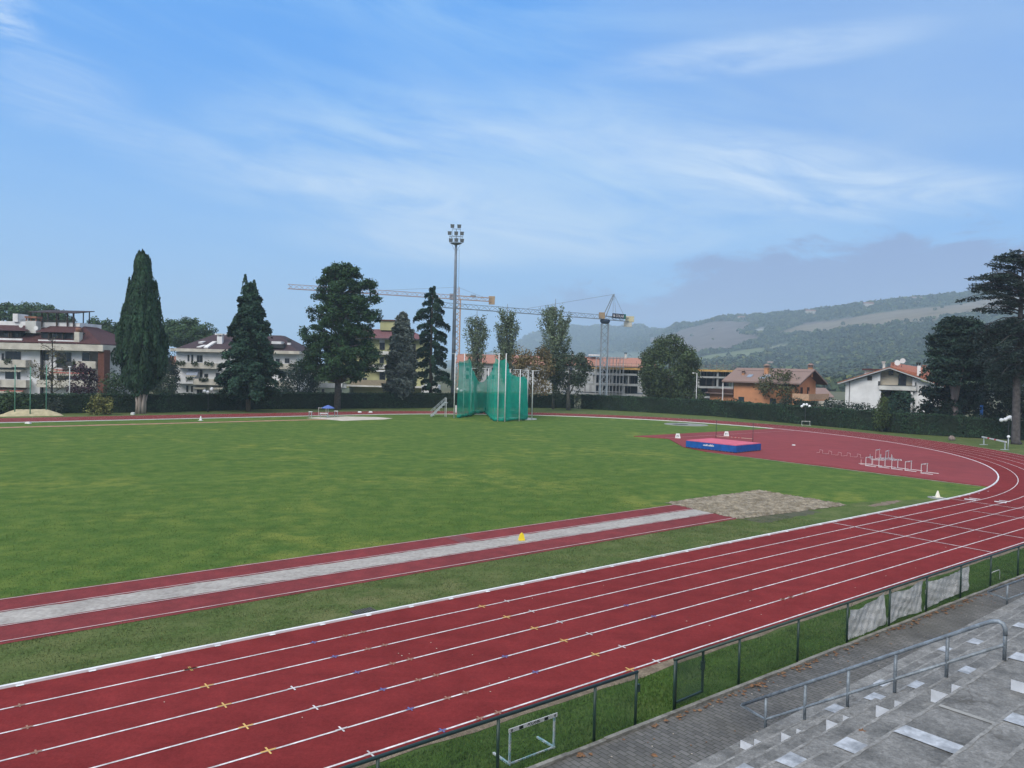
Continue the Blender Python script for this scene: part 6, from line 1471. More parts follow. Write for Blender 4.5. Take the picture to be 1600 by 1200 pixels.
for z in np.arange(2, F1.z(950, 558), 2.0):
    for y in (-3.0, -1.9): sc_q.box(x0, x1, y - .035, y + .035, z - .035, z + .035)
    sc_q.box(x0, x1, -2.95, -1.95, z - .12, z - .06)
for i in range(4): sc_q.bar((x0 + (x1 - x0) * i / 4, -3.06, 1 + i * 2), (x0 + (x1 - x0) * (i + 1) / 4, -3.06, 3 + i * 2), .05, .05)
scf = thing('scaffolding', 'tube scaffolding standing against the concrete frame at the crane mast', 'scaffolding', F1.t.location); sc_q.build('tube_frame', m_scaf, scf)
F2 = frame_building('lower concrete building frame with yellow formwork between the round tree and orange house', 182, 1064, 1150, [(588, .4, 1060, 1152), (603.5, .45, 1052, 1152), (619, .45, 1030, 1152)], 577.5, 8, 1.3, 6)

# ---------- tower cranes
m_cro = mat('crane_orange', (.43, .28, .19), .6, var=.1); m_crg = mat('crane_grey', (.22, .26, .30), .6, var=.1); m_crp = mat('crane_pink', (.40, .29, .28), .6, var=.1)
m_cw = mat('counterweight', (.50, .49, .44), .8, var=.1); m_cy = mat('crane_yellow', (.52, .48, .32), .7)
def lattice(mb, a, b, w, r=.05, step=None, tri=False):
    a, b = Vector(a), Vector(b); d = (b - a); L_ = d.length; d.normalize(); up = Vector((0, 0, 1)) if abs(d.z) < .9 else Vector((0, 1, 0)); x = d.cross(up).normalized(); y = x.cross(d).normalized()
    cs = [(-.5, -.5), (.5, -.5), (0, .5)] if tri else [(-.5, -.5), (.5, -.5), (.5, .5), (-.5, .5)]
    cs = [x * c[0] * w + y * c[1] * w for c in cs]; n = len(cs)
    for c in cs: mb.bar(a + c, b + c, r * 2, r * 2)
    k = max(2, int(L_ / (step or w)))
    for i in range(k):
        p, q = a + d * (L_ * i / k), a + d * (L_ * (i + 1) / k)
        for j in range(n):
            c0, c1 = cs[j], cs[(j + 1) % n]
            if i % 2: c0, c1 = c1, c0
            mb.bar(p + c0, q + c1, r * 1.1, r * 1.1)
    return mb
def zat(px, py, Y): return D(px, py, Y)[2]
# orange crane
Yc = 232; zj = zat(714, 467.5, Yc); cx_ = D(714, 500, Yc)[0]
cr = thing('tower_crane', 'orange tower crane whose jib reaches left behind the pine', 'crane', (cx_, Yc, 0))
lattice(MB(), (0, 0, 0), (0, 0, zj + .2), 1.8, .14, 1.8).build('mast', m_cro, cr)
tip = D(450, 449.5, 209); tip = (tip[0] - cx_, tip[1] - Yc, zj + .4); jd = Vector((tip[0], tip[1], 0)).normalized(); back = -jd * 11.5
lattice(MB(), (0, 0, zj + .6), tip, 1.2, .075, 1.5, True).build('jib', m_crp, cr)
lattice(MB(), (0, 0, zj + .5), (back.x, back.y, zj + .5), 1.1, .07, 1.4).build('counter_jib', m_cro, cr)
lattice(MB(), (0, 0, zj + .3), (0, 0, zj + 3.6), 1.0, .07, 1.0).build('tower_head', m_cro, cr)
b2 = back; MB().hexa([(b2.x - .9, b2.y - .6, zj - .9), (b2.x + .9, b2.y - .6, zj - .9), (b2.x + .9, b2.y + .6, zj - .9), (b2.x - .9, b2.y + .6, zj - .9)], [(b2.x - .95, b2.y - .6, zj + 1.6), (b2.x + .95, b2.y - .6, zj + 1.6), (b2.x + .95, b2.y + .6, zj + 1.6), (b2.x - .95, b2.y + .6, zj + 1.6)]).build('counterweight', mat('counterweight_tan', (.36, .27, .17), .85), cr)
MB().box(-2.3, -1.0, -.7, .7, zj - .2, zj + 1.6).build('cab', m_crg, cr)
wq = MB(); wq.tube((0, 0, zj + 3.6), (tip[0] * .45, tip[1] * .45, zj + 1.2), .035, n=4); wq.tube((0, 0, zj + 3.6), (b2.x * .8, b2.y * .8, zj + 1), .035, n=4); wq.build('tie_rope', m_crg, cr)
MB().box(back.x * .45 - .8, back.x * .45 + .8, back.y * .45 - .5, back.y * .45 + .5, zj + 1.07, zj + 1.6).build('winch', m_crg, cr)
# grey crane
Yc = 176; zj = zat(944, 499, Yc); cx_ = D(945, 520, Yc)[0]
cr = thing('tower_crane', 'grey tower crane with a dark name board, standing over the concrete frame', 'crane', (cx_, Yc, 0))
lattice(MB(), (0, 0, 0), (0, 0, zj - 1.0), 1.55, .10, 1.5).build('mast', m_crg, cr)
MB().lathe([(.8, zj - 1.0), (1.15, zj - .5), (1.15, zj - .1), (.9, zj)], n=14).build('slewing_ring', mat('crane_dark', (.03, .05, .09), .6), cr)
tY = Yc * .845; tip = D(691, 477, tY); tip = (tip[0] - cx_, tip[1] - Yc, zj + .3); jd = Vector((tip[0], tip[1], 0)).normalized(); back = -jd * 8.2
lattice(MB(), (0, 0, zj + .5), tip, .95, .05, 1.3, True).build('jib', m_crg, cr)
lattice(MB(), (0, 0, zj + .35), (back.x, back.y, zj + .35), .8, .06, 1.1).build('counter_jib', m_crg, cr)
ap_ = Vector((-jd.x * 2.6, -jd.y * 2.6, zj + 5.9)); hq = MB()
for s_ in (-.5, .5): hq.bar((jd.x * .3 - jd.y * s_, jd.y * .3 + jd.x * s_, zj + .6), ap_ + Vector((-jd.y * s_ * .3, jd.x * s_ * .3, 0)), .16, .16)
for s_ in (-.5, .5): hq.bar((-jd.x * 3.0 - jd.y * s_, -jd.y * 3.0 + jd.x * s_, zj + .6), ap_ + Vector((-jd.y * s_ * .3, jd.x * s_ * .3, 0)), .06, .06)
hq.build('tower_head', m_crg, cr)
wq = MB(); wq.tube(ap_, (tip[0] * .52, tip[1] * .52, zj + 1.0), .035, n=4); wq.tube(ap_, (back.x * .78, back.y * .78, zj + .9), .035, n=4); wq.build('tie_rope', m_crg, cr)
bp_ = back * .97; MB().box(bp_.x - .9, bp_.x + 1.0, bp_.y - .7, bp_.y + .7, zj - .15, zj + 1.15).build('counterweight', m_cy, cr)
MB().box(bp_.x - 1.2, bp_.x + .55, bp_.y - .6, bp_.y + .6, zj - 1.3, zj - .16).build('counterweight', m_cw, cr)
MB().box(-1.5, -.2, -1.2, -.2, zj + .05, zj + 1.5).build('cab', mat('cab_tan', (.30, .22, .14), .7), cr)
mid = back * .53; rzb = math.atan2(back.y, back.x)
sg = MB().box(-2.2, 2.2, -.08, 0, -.55, .55).build('name_board', mat('board_navy', (.012, .020, .045), .6), cr); sg.location = (mid.x, mid.y - .62, zj + .95); sg.rotation_euler = (0, 0, rzb)
text_mesh('lettering', 'COLAR', .80, m_white, sg, (.25, -.085, .0), (R(90), 0, 0), .005, sx=1.05, bold=.012)
MB().box(-1.9, -1.45, -.095, -.081, -.22, .28).build('emblem', m_white, sg); MB().box(1.55, 2.2, -.095, -.081, -.54, .54).build('green_square', mat('board_green', (.0, .13, .09), .6), sg)

# ---------- orange house, seen on the corner
m_or = mat('render_orange', (.54, .25, .13), .9, var=.10, scale=.6, detail=7); m_orl = mat('render_peach', (.50, .25, .13), .9, var=.1, scale=.6)
m_roofb = mat('roof_tile_brown', (.20, .145, .130), .95, scale=7, detail=4, col2=(.27, .19, .165), stretch=(3, 1, 1), bump=.6, bscale=14)
m_under = mat('eaves_wood', (.055, .030, .025), .85)
Yo = 142; po = D(1146, 630, Yo); pe_ = D(1249, 630, Yo - 1); Lr = 13.2
E_ = thing('orange_house', 'orange house with brown tiled roof and balcony behind the clipped hedge', 'house', (po[0], Yo, 0), R(-46))
k_ = 1 / math.cos(R(14)); ze, zr_ = zat(1190, 594.5, Yo), zat(1190, 577.5, Yo + 4)
W1, Dp = 11.6, 8.4
MB().box(0, W1, 0, Dp, -.1, ze).build('wall', m_or, E_)
MB().yprism([(0, 0)], 0, 0) if False else None
gbl = MB(); gbl.xprism([(0.01, ze + .003), (Dp - .01, ze + .003), (Dp / 2, ze + (zr_ - ze) * .86)], W1 - .25, W1); gbl.build('gable_wall', m_or, E_)
rf = MB(); ov = 1.0
rf.xprism([(-1.1, ze - .42), (Dp / 2, zr_), (Dp + 1.1, ze - .42), (Dp + 1.1, ze - .18), (Dp / 2, zr_ + .26), (-1.1, ze - .18)], -1.9, W1 + 1.7); rfo = rf.build('roof', m_roofb, E_)
MB().xprism([(-1.12, ze - .50), (Dp / 2, zr_ - .09), (Dp + 1.12, ze - .50), (Dp + 1.12, ze - .43), (Dp / 2, zr_ - .02), (-1.12, ze - .43)], -1.85, W1 + 1.66).build('eaves', m_under, E_)
MB().xprism([(Dp / 2 - 1.2, zr_ - .62), (Dp / 2 - 1.2, zr_ - .30), (Dp / 2 - 1.0, zr_ - .20), (Dp / 2 - 1.0, zr_ - .50)], -1.2, W1 + 1.5).build('upper_eave', m_under, E_)
def och(x, y, z, w, h):
    c_ = MB().box(x - w, x + w, y - w, y + w, z - 1.2, z + h); o = c_.build('chimney', m_orl, rfo); q = MB().box(x - w - .12, x + w + .12, y - w - .12, y + w + .12, z + h, z + h + .1)
    for sx in (-1, 1):
        for sy in (-1, 1): q.box(x + sx * w * .75 - .07, x + sx * w * .75 + .07, y + sy * w * .75 - .07, y + sy * w * .75 + .07, z + h + .1, z + h + .4)
    q.hexa([(x - w - .2, y - w - .2, z + h + .4), (x + w + .2, y - w - .2, z + h + .4), (x + w + .2, y + w + .2, z + h + .4), (x - w - .2, y + w + .2, z + h + .4)], [(x - .1, y - .1, z + h + .75), (x + .1, y - .1, z + h + .75), (x + .1, y + .1, z + h + .75), (x - .1, y + .1, z + h + .75)]); q.build('chimney_cap', m_roofb, o)
och(1.0, 1.5, ze + .75, .22, .55); och(5.2, 2.3, ze + 1.25, .34, 1.1); och(12.2, Dp / 2 + .6, zr_, .32, .55)
def slope_box(x0, x1, y0, y1, m, name):
    f = lambda y: ze - .18 + (y + 1.1) * (zr_ + .26 - ze + .18) / (Dp / 2 + 1.1)
    MB().hexa([(x0, y0, f(y0)), (x1, y0, f(y0)), (x1, y1, f(y1)), (x0, y1, f(y1))], [(x0, y0, f(y0) + .09), (x1, y0, f(y0) + .09), (x1, y1, f(y1) + .09), (x0, y1, f(y1) + .09)]).build(name, m, rfo)
slope_box(2.2, 3.1, .5, 1.4, mat('skylight', (.22, .27, .34), .3, spec=.6), 'roof_window'); slope_box(5.0, 6.0, .1, 1.0, MATS['skylight'], 'roof_window'); slope_box(5.6, 6.5, .9, 1.5, MATS['skylight'], 'roof_window')
for x in (1.0, 7.2):
    w = MB().box(x, x + 1.15, -.06, .02, .5, 2.9).build('shutter_door', mat('shutter_teal', (.020, .040, .052), .7), E_)
    q = MB()
    for z in np.arange(.6, 2.85, .14): q.box(x + .06, x + 1.09, -.09, -.061, z, z + .06)
    q.build('slats', MATS['shutter_teal'], w)
MB().lathe([(.14, 0), (.14, .05)], (0, 0, 0)).build('wall_lamp', m_terra, E_).location = (4.5, -.06, 2.6)
MB().tube((-.05, -.05, 0), (-.05, -.05, ze - .5), .06, n=6).build('downpipe', m_under, E_); MB().tube((-1.75, -.9, 0), (-1.75, -.9, ze - .52), .10, n=8).build('porch_post', m_wall, E_)
MB().box(-5.5, -.02, .8, 6, -.1, 3.2).build('side_wing', m_or, E_); MB().hexa([(-6, -.2, 3.25), (-.1, -.2, 3.25), (-.1, 6.4, 3.25), (-6, 6.4, 3.25)], [(-6, -.2, 3.4), (-.1, -.2, 3.4), (-.1, 6.4, 4.2), (-6, 6.4, 4.2)]).build('side_roof', m_roofb, E_)
MB().box(-5.4, -.03, -.1, -.0, 3.45, 4.2).build('side_railing', m_under, E_)
# gable end with balcony
MB().box(W1 + .003, W1 + 3.0, -.6, Dp * .86, 2.75, 2.95).build('balcony', m_orl, E_)
bq = MB(); bq.box(W1 + 2.85, W1 + 3.0, -.6, Dp * .86, 2.953, 3.95).box(W1 + .0, W1 + 2.84, -.6, -.46, 2.953, 3.95); bq.build('balcony_parapet', mat('render_pale_peach', (.46, .30, .20), .9), E_)
for y in (2.8, 5.4): MB().box(W1 + .002, W1 + .05, y - .45, y + .45, 3.0, 5.0).build('balcony_door', m_under, E_)
for y in (1.2, 3.4, 5.6): MB().box(W1 + .002, W1 + .05, y - .55, y + .55, .1, 2.3).build('window', m_under, E_)
MB().box(W1 + .2, W1 + 3.9, 3.2, Dp + 3, -.1, 2.7).build('rear_wing', m_cornice, E_)
MB().path([(W1 + 2.9, -.52, 3.96), (W1 + 2.9, -.52, 4.5)], .1, 8).build('planter', m_terra, E_)
W_ = small_house('small white house with brown roof right of the orange house', 1262, 1300, 619, 606, 158, m_wall, m_roofb)

# ---------- white villa
V = Fac('white_villa', 'white villa with wide low gable, red tiled roof and arched loggia at the right', 121, 1400, 'house', rz=-R(27))
def cV(l): return [v / 8.889 + (560 if i % 2 else 1300) for i, v in enumerate(l)]
zev, zrd = V.z(1312, 598.5), V.z(1391, 574)
xl, xr, xa = V.x(1322.5), V.x(1466), V.x(1390.5)
zl = lambda x: zrd + (zev - zrd) * abs(x - xa) / abs(V.x(1311) - xa)
wl_ = MB(); wl_.yprism([(xl, -.1), (V.x(1376.5), -.1), (V.x(1376.5), zl(V.x(1376.5)) - .35), (xl, zl(xl) - .35)], 0, 11); wl_.build('wall', m_wall, V.t)
wr_ = MB(); wr_.yprism([(V.x(1427), -.1), (xr, -.1), (xr, zl(xr) - .35), (V.x(1427), zl(V.x(1427)) - .35)], 0, 11); wr_.build('wall', m_wall, V.t)
rc = MB(); rc.yprism([(V.x(1376.7), -.1), (V.x(1426.8), -.1), (V.x(1426.8), zl(V.x(1426.8)) - .37), (xa, zrd - .37), (V.x(1376.7), zl(V.x(1376.7)) - .37)], 1.0, 11); rc.build('loggia_wall', mat('render_sand', (.50, .45, .36), .9, var=.12, scale=.5), V.t)
rfv = MB(); xlo, xro = V.x(1311), V.x(1482)
for xa0, xb0 in ((xlo, xa), (xa, xro)):
    za, zb = zl(xa0), zl(xb0)
    rfv.hexa([(xa0, -1.1, za - .2), (xb0, -1.1, zb - .2), (xb0, 12, zb - .2), (xa0, 12, za - .2)], [(xa0, -1.1, za), (xb0, -1.1, zb), (xb0, 12, zb), (xa0, 12, za)])
rv = rfv.build('roof', mat('fascia_white', (.42, .43, .44), .8, var=.06), V.t)
tl_ = MB()
for xa0, xb0 in ((xlo - .05, xa - .02), (xa + .02, xro + .05)):
    za, zb = zl(xa0), zl(xb0); tl_.hexa([(xa0, -1.15, za + .003), (xb0, -1.15, zb + .003), (xb0, 12.1, zb + .003), (xa0, 12.1, za + .003)], [(xa0, -1.15, za + .12), (xb0, -1.15, zb + .12), (xb0, 12.1, zb + .12), (xa0, 12.1, za + .12)])
tl_.build('roof_tiles', m_orange_r, rv)
# raised rear part of the roof shows its red tiles
px_ = [V.x(1391), V.x(1460)]; rb_ = MB(); za, zb = V.z(1391, 572.5), V.z(1460, 590)
rb_.hexa([(px_[0], 3, za - 1.2), (px_[1], 3, zb - .6), (px_[1], 11, zb - .6), (px_[0], 11, za - 1.2)], [(px_[0], 3, za), (px_[1], 3, zb + .1), (px_[1], 11, zb + 1.4), (px_[0], 11, za + .8)]); rb_.build('rear_roof', m_orange_r, rv)
V.box(*cV((430, 180, 600, 260)), 5, 9, m_wall, 'roof_storey'); V.box(*cV((400, 140, 640, 165)), 4.4, 10, m_maroon, 'roof_storey_eave')
chimney(V, 1433, 571, 1438.5, 587, 2, m_wall, .5, m_black); chimney(V, 1378, 568.5, 1382, 577, 4, m_walls, .45, m_walls); chimney(V, 1392.5, 568.5, 1396.5, 574, 4, m_terra, .3, m_terra); chimney(V, 1443, 574, 1448, 585, 5, m_walls, .4, m_terra)
for px, py, r_ in ((1402, 566, .45), (1410.5, 563, .42)):
    q = MB(); q.lathe([(.02, 0), (r_ * .7, .06), (r_, .16)], n=14); q.v = [(V.x(px) + v[0], 5.2 - v[2], V.z(px, py) + v[1]) for v in q.v]; dd = q.build('satellite_dish', m_wall, V.t); MB().tube((V.x(px), 5.25, V.z(px, py)), (V.x(px) - .2, 5.3, V.z(px, 574)), .04, n=5).build('bracket', m_shut, dd)
bx_ = V.box(*cV((655, 378, 1165, 440)), -.9, -.72, m_walls, 'loggia_balcony'); V.box(*cV((650, 372, 1168, 379)), -.95, -.66, m_shut, 'balcony_cap')
V.box(*cV((655, 428, 1165, 446)), -.7, 2, m_walls, 'balcony_slab')
V.box(*cV((918, 222, 1028, 384)), .9, .98, m_glassd, 'balcony_door'); V.window(*cV((780, 170, 850, 235)), 1.0, 1)
V.window(*cV((490, 245, 556, 305)), 0, 1, True); V.window(*cV((1245, 386, 1345, 498)), 0, 2); V.window(*cV((1238, 662, 1335, 720)), 0, 2)
V.box(*cV((640, 316, 668, 378)), -.9, -.6, m_shut, 'lantern'); V.box(*cV((1150, 330, 1172, 378)), -.9, -.6, m_shut, 'lantern')
# arched porch below the balcony: a dark panel coloured as its shade
vo = MB(); x0, x1 = V.x(1375.5), V.x(1428.2); zt_ = V.z(1400, 611); 
vo.yprism([(x0 + .3, -.05), (x1 - .3, -.05), (x1 - .3, zt_ - .8), (x1 - .5, zt_ - .3), (x1 - 1.1, zt_), (x0 + 1.1, zt_), (x0 + .5, zt_ - .3), (x0 + .3, zt_ - .8)], .7, .95); vo.build('porch_shade', m_opening_shade, V.t)
MB().box(x0, x0 + .28, -.6, .65, -.1, zt_).build('porch_pier', m_wall, V.t); MB().box(x1 - .28, x1, -.6, .65, -.1, zt_).build('porch_pier', m_wall, V.t)
MB().tube((V.x(1329), -.08, 0), (V.x(1329), -.08, zl(V.x(1329)) - .3), .05, n=6).build('downpipe', m_shut, V.t)
V.box(1466.5, 625, 1475, 640, 1, 5, m_wall, 'garden_wall', ground=True)

# street lamps, sign
for px, pb, pt, Y, lb in ((109, 640, 573, 108, 'slim white street lamp pole in front of the left apartment house'), (1089, 640, 583, 137, 'slim street lamp beside the big round tree behind the hedge')):
    q = D(px, pt, Y); t_ = thing('street_lamp', lb, 'street lamp', (q[0], Y, 0)); MB().path([(0, 0, 0), (0, 0, q[2])], [.085, .06], 8).build('pole', m_pole, t_, True)
    if px > 500: MB().path([(0, 0, q[2] - .05), (-.25, 0, q[2] + .02), (-.6, 0, q[2])], .03, 6).build('arm', m_pole, t_, True)
    MB().hexa([(-.85 if px > 500 else -.2, -.12, q[2] - .06), (-.5 if px > 500 else .2, -.12, q[2] - .06), (-.5 if px > 500 else .2, .12, q[2] - .06), (-.85 if px > 500 else -.2, .12, q[2] - .06)], [(-.8 if px > 500 else -.15, -.08, q[2] + .08), (-.52 if px > 500 else .15, -.08, q[2] + .08), (-.52 if px > 500 else .15, .08, q[2] + .08), (-.8 if px > 500 else -.15, .08, q[2] + .08)]).build('lamp_head', m_pole, t_)
q = D(1533, 640, 103); sgn = thing('blue_sign', 'narrow upright blue sign behind the hedge under the dark tree', 'sign', (q[0], 103, 0))
MB().tube((0, 0, 0), (0, 0, D(1533, 632, 103)[2]), .05, n=6).build('post', m_hsteel, sgn); MB().box(-.22, .22, -.10, -.052, D(1533, 648, 103)[2], D(1533, 633, 103)[2]).build('panel', mat('sign_blue', (.02, .13, .42), .5), sgn)
# ================================================================== HILLS, WOODS, HAZE
TB = {560: [(260, 621), (600, 580), (2300, 567), (2600, 572)], 700: [(260, 618), (600, 584), (1600, 572), (2300, 563), (2600, 570)], 780: [(260, 616), (600, 587), (1600, 570), (2150, 543), (2500, 556)], 830: [(260, 614), (600, 588), (1500, 572), (2000, 522), (2400, 536)],
 880: [(260, 613), (500, 594), (1200, 577), (1600, 556), (1900, 512), (2300, 528)], 940: [(260, 613), (500, 595), (1000, 579), (1400, 556), (1800, 513), (2200, 528)], 1000: [(260, 614), (500, 597), (800, 578), (1100, 560), (1400, 535), (1700, 513), (2100, 526)],
 1060: [(260, 615), (400, 603), (650, 580), (850, 562), (1050, 535), (1250, 508), (1600, 522)], 1110: [(260, 616), (400, 604), (600, 580), (750, 562), (950, 535), (1150, 502), (1500, 516)], 1160: [(260, 617), (400, 606), (550, 586), (700, 560), (850, 543), (950, 525), (1150, 497), (1500, 510)],
 1220: [(260, 618), (400, 606), (520, 592), (700, 565), (900, 524), (1000, 513), (1100, 493), (1450, 506)], 1280: [(260, 620), (350, 612), (480, 600), (650, 566), (850, 518), (900, 511), (1050, 489), (1400, 500)], 1340: [(260, 621), (350, 612), (450, 599), (600, 565), (780, 512), (850, 505), (1000, 481), (1350, 494)],
 1400: [(260, 622), (350, 612), (450, 594), (600, 555), (750, 508), (820, 496), (1000, 474), (1350, 488)], 1460: [(260, 624), (350, 611), (450, 588), (600, 547), (720, 502), (800, 485), (1000, 469), (1300, 482)], 1520: [(260, 625), (350, 608), (450, 580), (600, 540), (720, 498), (800, 480), (1000, 463), (1300, 478)],
 1600: [(260, 627), (350, 606), (450, 575), (600, 535), (750, 502), (900, 480), (1050, 460), (1350, 475)], 1720: [(260, 629), (350, 604), (450, 570), (600, 528), (750, 495), (900, 474), (1050, 452), (1350, 467)], 1900: [(260, 633), (400, 600), (600, 560), (900, 500), (1050, 470), (1350, 480)]}
cols = sorted(TB)
PX = np.arange(560, 1904, 7.0); YY = np.concatenate([np.linspace(255, 700, 62), np.linspace(712, 1300, 56), np.linspace(1325, 2600, 40)])
tab = np.array([np.interp(YY, [a[0] for a in TB[c]], [a[1] for a in TB[c]]) for c in cols])
grid = np.array([[np.interp(px, cols, tab[:, j]) for px in PX] for j in range(len(YY))])
from mathutils import noise as mn
nj, ni = grid.shape; P = np.zeros((nj, ni, 3))
for j, Y in enumerate(YY):
    for i, px in enumerate(PX):
        Y2 = 255 + (Y - 255) * 1.75; p = D(px, grid[j, i], Y2); P[j, i] = p
        fz = min(1, (Y - 255) / 250); P[j, i, 2] += fz * (7 * mn.noise(Vector((p[0] / 300, Y2 / 300, 0))) + 3 * mn.noise(Vector((p[0] / 90, Y2 / 90, 5)))) - (1 - fz) * 1.5
hm_ = MB(); hm_.v = [tuple(p) for p in P.reshape(-1, 3)]; hm_.f = [(j * ni + i, j * ni + i + 1, (j + 1) * ni + i + 1, (j + 1) * ni + i) for j in range(nj - 1) for i in range(ni - 1)]
def inpoly(px, py, poly):
    c = False; n = len(poly); j = n - 1
    for i in range(n):
        if (poly[i][1] > py) != (poly[j][1] > py) and px < (poly[j][0] - poly[i][0]) * (py - poly[i][1]) / (poly[j][1] - poly[i][1]) + poly[i][0]: c = not c
        j = i
    return c
# fields: surveyed outlines, colour, in photo columns/rows of the slope surface
FIELDS = [([(1010, 531), (1075, 511), (1118, 503), (1168, 504), (1176, 510), (1158, 520), (1192, 524), (1150, 543), (1090, 556), (1030, 552)], (.105, .088, .078)),
          ([(1080, 562), (1100, 556), (1160, 545), (1196, 541), (1196, 556), (1120, 570), (1075, 574)], (.115, .135, .065)),
          ([(1205, 523), (1260, 507), (1330, 496), (1400, 483), (1450, 476), (1500, 472), (1560, 464), (1600, 464), (1600, 490), (1540, 492), (1480, 495), (1420, 502), (1340, 512), (1270, 519)], (.150, .128, .090)),
          ([(1250, 506), (1330, 494), (1340, 498), (1260, 511)], (.100, .085, .080)), ([(1170, 518), (1192, 513), (1198, 517), (1178, 523)], (.20, .20, .19)),
          ([(930, 556), (1000, 548), (1040, 555), (1000, 568), (930, 572)], (.10, .12, .075)), ([(1200, 540), (1260, 528), (1268, 532), (1210, 546)], (.13, .135, .08))]
def fieldcol(px, py):
    for poly, c in FIELDS:
        if inpoly(px, py, poly): return c
    return None
hc = np.zeros((nj * ni, 4)); hc[:, 3] = 1
for j in range(nj):
    for i in range(ni):
        f = fieldcol(PX[i], grid[j, i]); hc[j * ni + i, :3] = np.array(f) * 1.12 if f else (.045, .065, .036)
m_hill = bpy.data.materials.new('hill_soil'); m_hill.use_nodes = True; t = m_hill.node_tree; b = t.nodes['Principled BSDF']; b.inputs['Roughness'].default_value = .95; b.inputs['Specular IOR Level'].default_value = .1
at = t.nodes.new('ShaderNodeAttribute'); at.attribute_name = 'field'; co = t.nodes.new('ShaderNodeTexCoord'); nz = t.nodes.new('ShaderNodeTexNoise'); nz.inputs['Scale'].default_value = .03; nz.inputs['Detail'].default_value = 8; t.links.new(co.outputs['Object'], nz.inputs['Vector'])
mr = t.nodes.new('ShaderNodeMapRange'); mr.inputs[1].default_value = .3; mr.inputs[2].default_value = .7; mr.inputs[3].default_value = .75; mr.inputs[4].default_value = 1.25; t.links.new(nz.outputs[0], mr.inputs[0])
sc2 = t.nodes.new('ShaderNodeVectorMath'); sc2.operation = 'SCALE'; t.links.new(at.outputs['Color'], sc2.inputs[0]); t.links.new(mr.outputs[0], sc2.inputs['Scale']); t.links.new(sc2.outputs[0], b.inputs['Base Color'])
ho = struct(hm_.build('hills', m_hill, None, True)); ca = ho.data.color_attributes.new('field', 'FLOAT_COLOR', 'POINT'); ca.data.foreach_set('color', hc.astype(np.float32).ravel())
# woods covering the slopes
rgw = np.random.default_rng(7); cen = []; 
def surf(px, Y):
    fi = np.interp(px, PX, np.arange(ni)); fj = np.interp(Y, YY, np.arange(nj)); i0, j0 = int(min(fi, ni - 2)), int(min(fj, nj - 2)); a, c = fi - i0, fj - j0
    q = P[j0, i0] * (1 - a) * (1 - c) + P[j0, i0 + 1] * a * (1 - c) + P[j0 + 1, i0] * (1 - a) * c + P[j0 + 1, i0 + 1] * a * c
    g_ = grid[j0, i0] * (1 - a) * (1 - c) + grid[j0, i0 + 1] * a * (1 - c) + grid[j0 + 1, i0] * (1 - a) * c + grid[j0 + 1, i0 + 1] * a * c
    return q, g_
for _ in range(36000):
    Y = 300 + 1700 * rgw.uniform() ** 1.25; px = rgw.uniform(785, 1660)
    q, gy = surf(px, Y); f = fieldcol(px, gy)
    if f is not None:
        if rgw.uniform() > .006: continue
    if Y < 420 and rgw.uniform() < .3: continue
    s = rgw.uniform(2.4, 4.8) * (1 + max(0, Y - 900) / 1200); cen.append((*q, s))
# hedgerows and the tree line along the crest
for c_ in range(1100):
    px = rgw.uniform(860, 1640); colY = np.interp(px, cols, [max(TB[c], key=lambda a: -a[1])[0] for c in cols])
    if 1058 < px < 1110 or (1165 < px < 1183): 
        if rgw.uniform() < .75: continue
    q, gy = surf(px, colY + rgw.uniform(-15, 25)); cen.append((*q, rgw.uniform(3.0, 7.0) * (1 + max(0, colY - 1100) / 900)))
for line in ([(1000, 536), (1080, 512), (1118, 502)], [(1155, 521), (1192, 525), (1240, 513)], [(1030, 553), (1092, 557), (1160, 544), (1196, 539)], [(1200, 560), (1260, 530), (1345, 513)]):
    for (x0, y0), (x1, y1) in zip(line[:-1], line[1:]):
        for u in np.arange(0, 1, .06):
            px, py = x0 + (x1 - x0) * u, y0 + (y1 - y0) * u
            col_ = np.array([np.interp(px, PX, grid[j]) for j in range(nj)]); j = int(np.argmin(np.abs(col_ - py))); q, gy = surf(px, YY[j]); cen.append((*q, rgw.uniform(3, 6.5)))
cen = np.array(cen); K_ = len(cen); per = 18
d = rgw.normal(size=(K_, per, 3)); d /= np.linalg.norm(d, axis=2, keepdims=True); d[:, :, 2] = np.abs(d[:, :, 2]) * 1.15 - .15
C = (cen[:, None, :3] + d * cen[:, None, 3:4] * rgw.uniform(.75, 1.1, (K_, per, 1)) + np.array([0, 0, 1.]) * cen[:, None, 3:4] * .75).reshape(-1, 3)
tint = np.repeat(rgw.choice(4, K_, p=[.46, .30, .16, .08]), per); pal = np.array([(1, 1, 1), (.72, .8, .85), (1.5, 1.45, .9), (2.3, 1.7, .9)]); tn = pal[tint] * np.repeat(rgw.uniform(.7, 1.3, K_), per)[:, None]
S_ = np.repeat(cen[:, 3], per) * rgw.uniform(.55, .95, K_ * per)
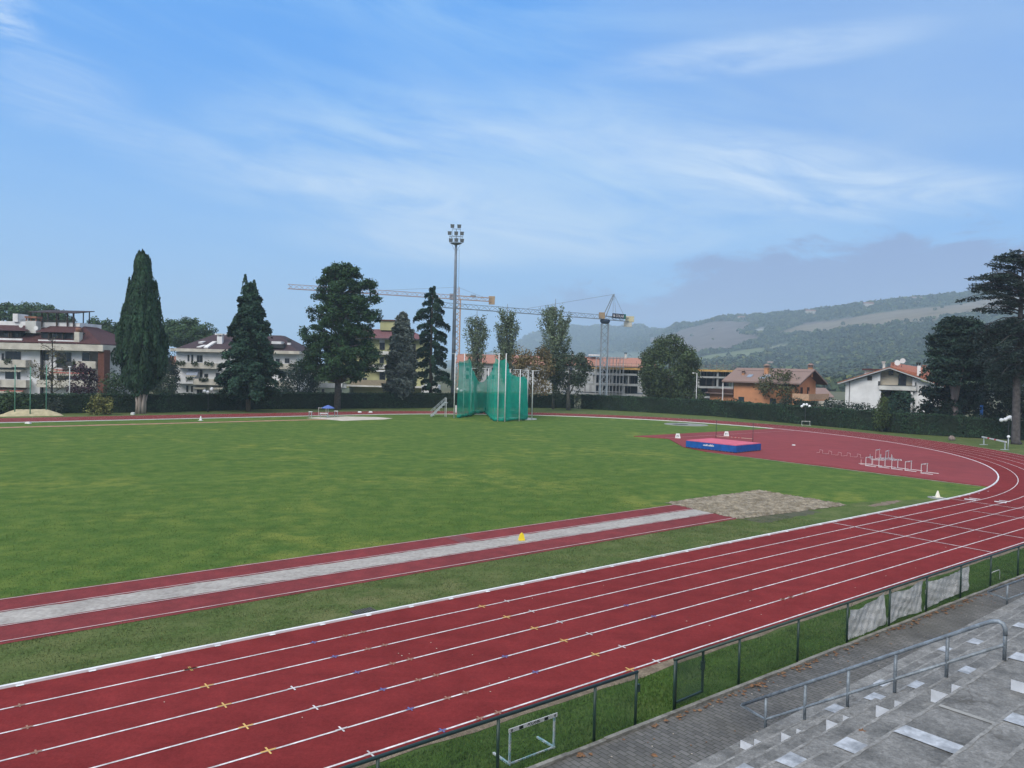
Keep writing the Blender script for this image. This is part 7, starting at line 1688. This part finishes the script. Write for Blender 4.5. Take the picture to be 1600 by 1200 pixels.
wo_ = foliage('woods', C, (d.reshape(-1, 3) + rgw.normal(size=(K_ * per, 3)) * .35), S_, tn, leafmat('wood_leaf', (.040, .062, .030)), None, 1.3, seed=9); stuff(wo_)
# houses on the hill
def hill_house(label, px, Y, w, h, roof, wall, dz=0):
    w *= 1.4; h *= 1.3; dz += 2; q, _ = surf(px, Y); t_ = thing('hill_house', label, 'house', (q[0], q[1] - 3, q[2] - 1.5)); MB().box(-w / 2, w / 2, 0, 7, 0, h + 1.5 + dz).build('wall', wall, t_)
    MB().xprism([(-.8, h + 1.5 + dz), (3.5, h + 3.8 + dz), (7.8, h + 1.5 + dz)], -w / 2 - 1, w / 2 + 1).build('roof', roof, t_)
    q = MB()
    for i in range(int(w / 3)): q.box(-w / 2 + 1 + i * 3, -w / 2 + 2.1 + i * 3, -.08, -.001, h * .5 + dz, h * .5 + 1.3 + dz)
    q.build('window', m_glassd, t_)
hill_house('flat-roofed reddish house on the skyline of the hill, left of the wooded crest', 1266, 1040, 14, 3.0, m_terra, m_cornice, 3)
hill_house('pale pinkish house high on the hill crest, above the brown field', 1357, 985, 13, 4, m_terra, m_cornice, 2)
hill_house('long pale house among the trees on the hilltop at the right', 1432, 990, 15, 4, m_roofb, m_cornice, 2)
hill_house('tiny whitish house low in the woods above the orange house', 1203, 640, 4, 2.0, m_roofb, m_cornice, 1)
hill_house('small brownish house on the crest at the left end of the ridge fields', 1158, 1120, 10, 3, m_terra, m_cornice, 2)

# the air itself
hz = MB(); hz.box(-4800, 4800, -4800, 4800, -1.2, 330)
hv = bpy.data.materials.new('haze_air'); hv.use_nodes = True; t = hv.node_tree; t.nodes.remove(t.nodes['Principled BSDF'])
pv_ = t.nodes.new('ShaderNodeVolumePrincipled'); pv_.inputs['Color'].default_value = (.66, .84, 1.0, 1); pv_.inputs['Density'].default_value = HAZE_DENSITY; pv_.inputs['Anisotropy'].default_value = 0.0
t.links.new(pv_.outputs[0], t.nodes['Material Output'].inputs['Volume'])
stuff(hz.build('haze', hv))
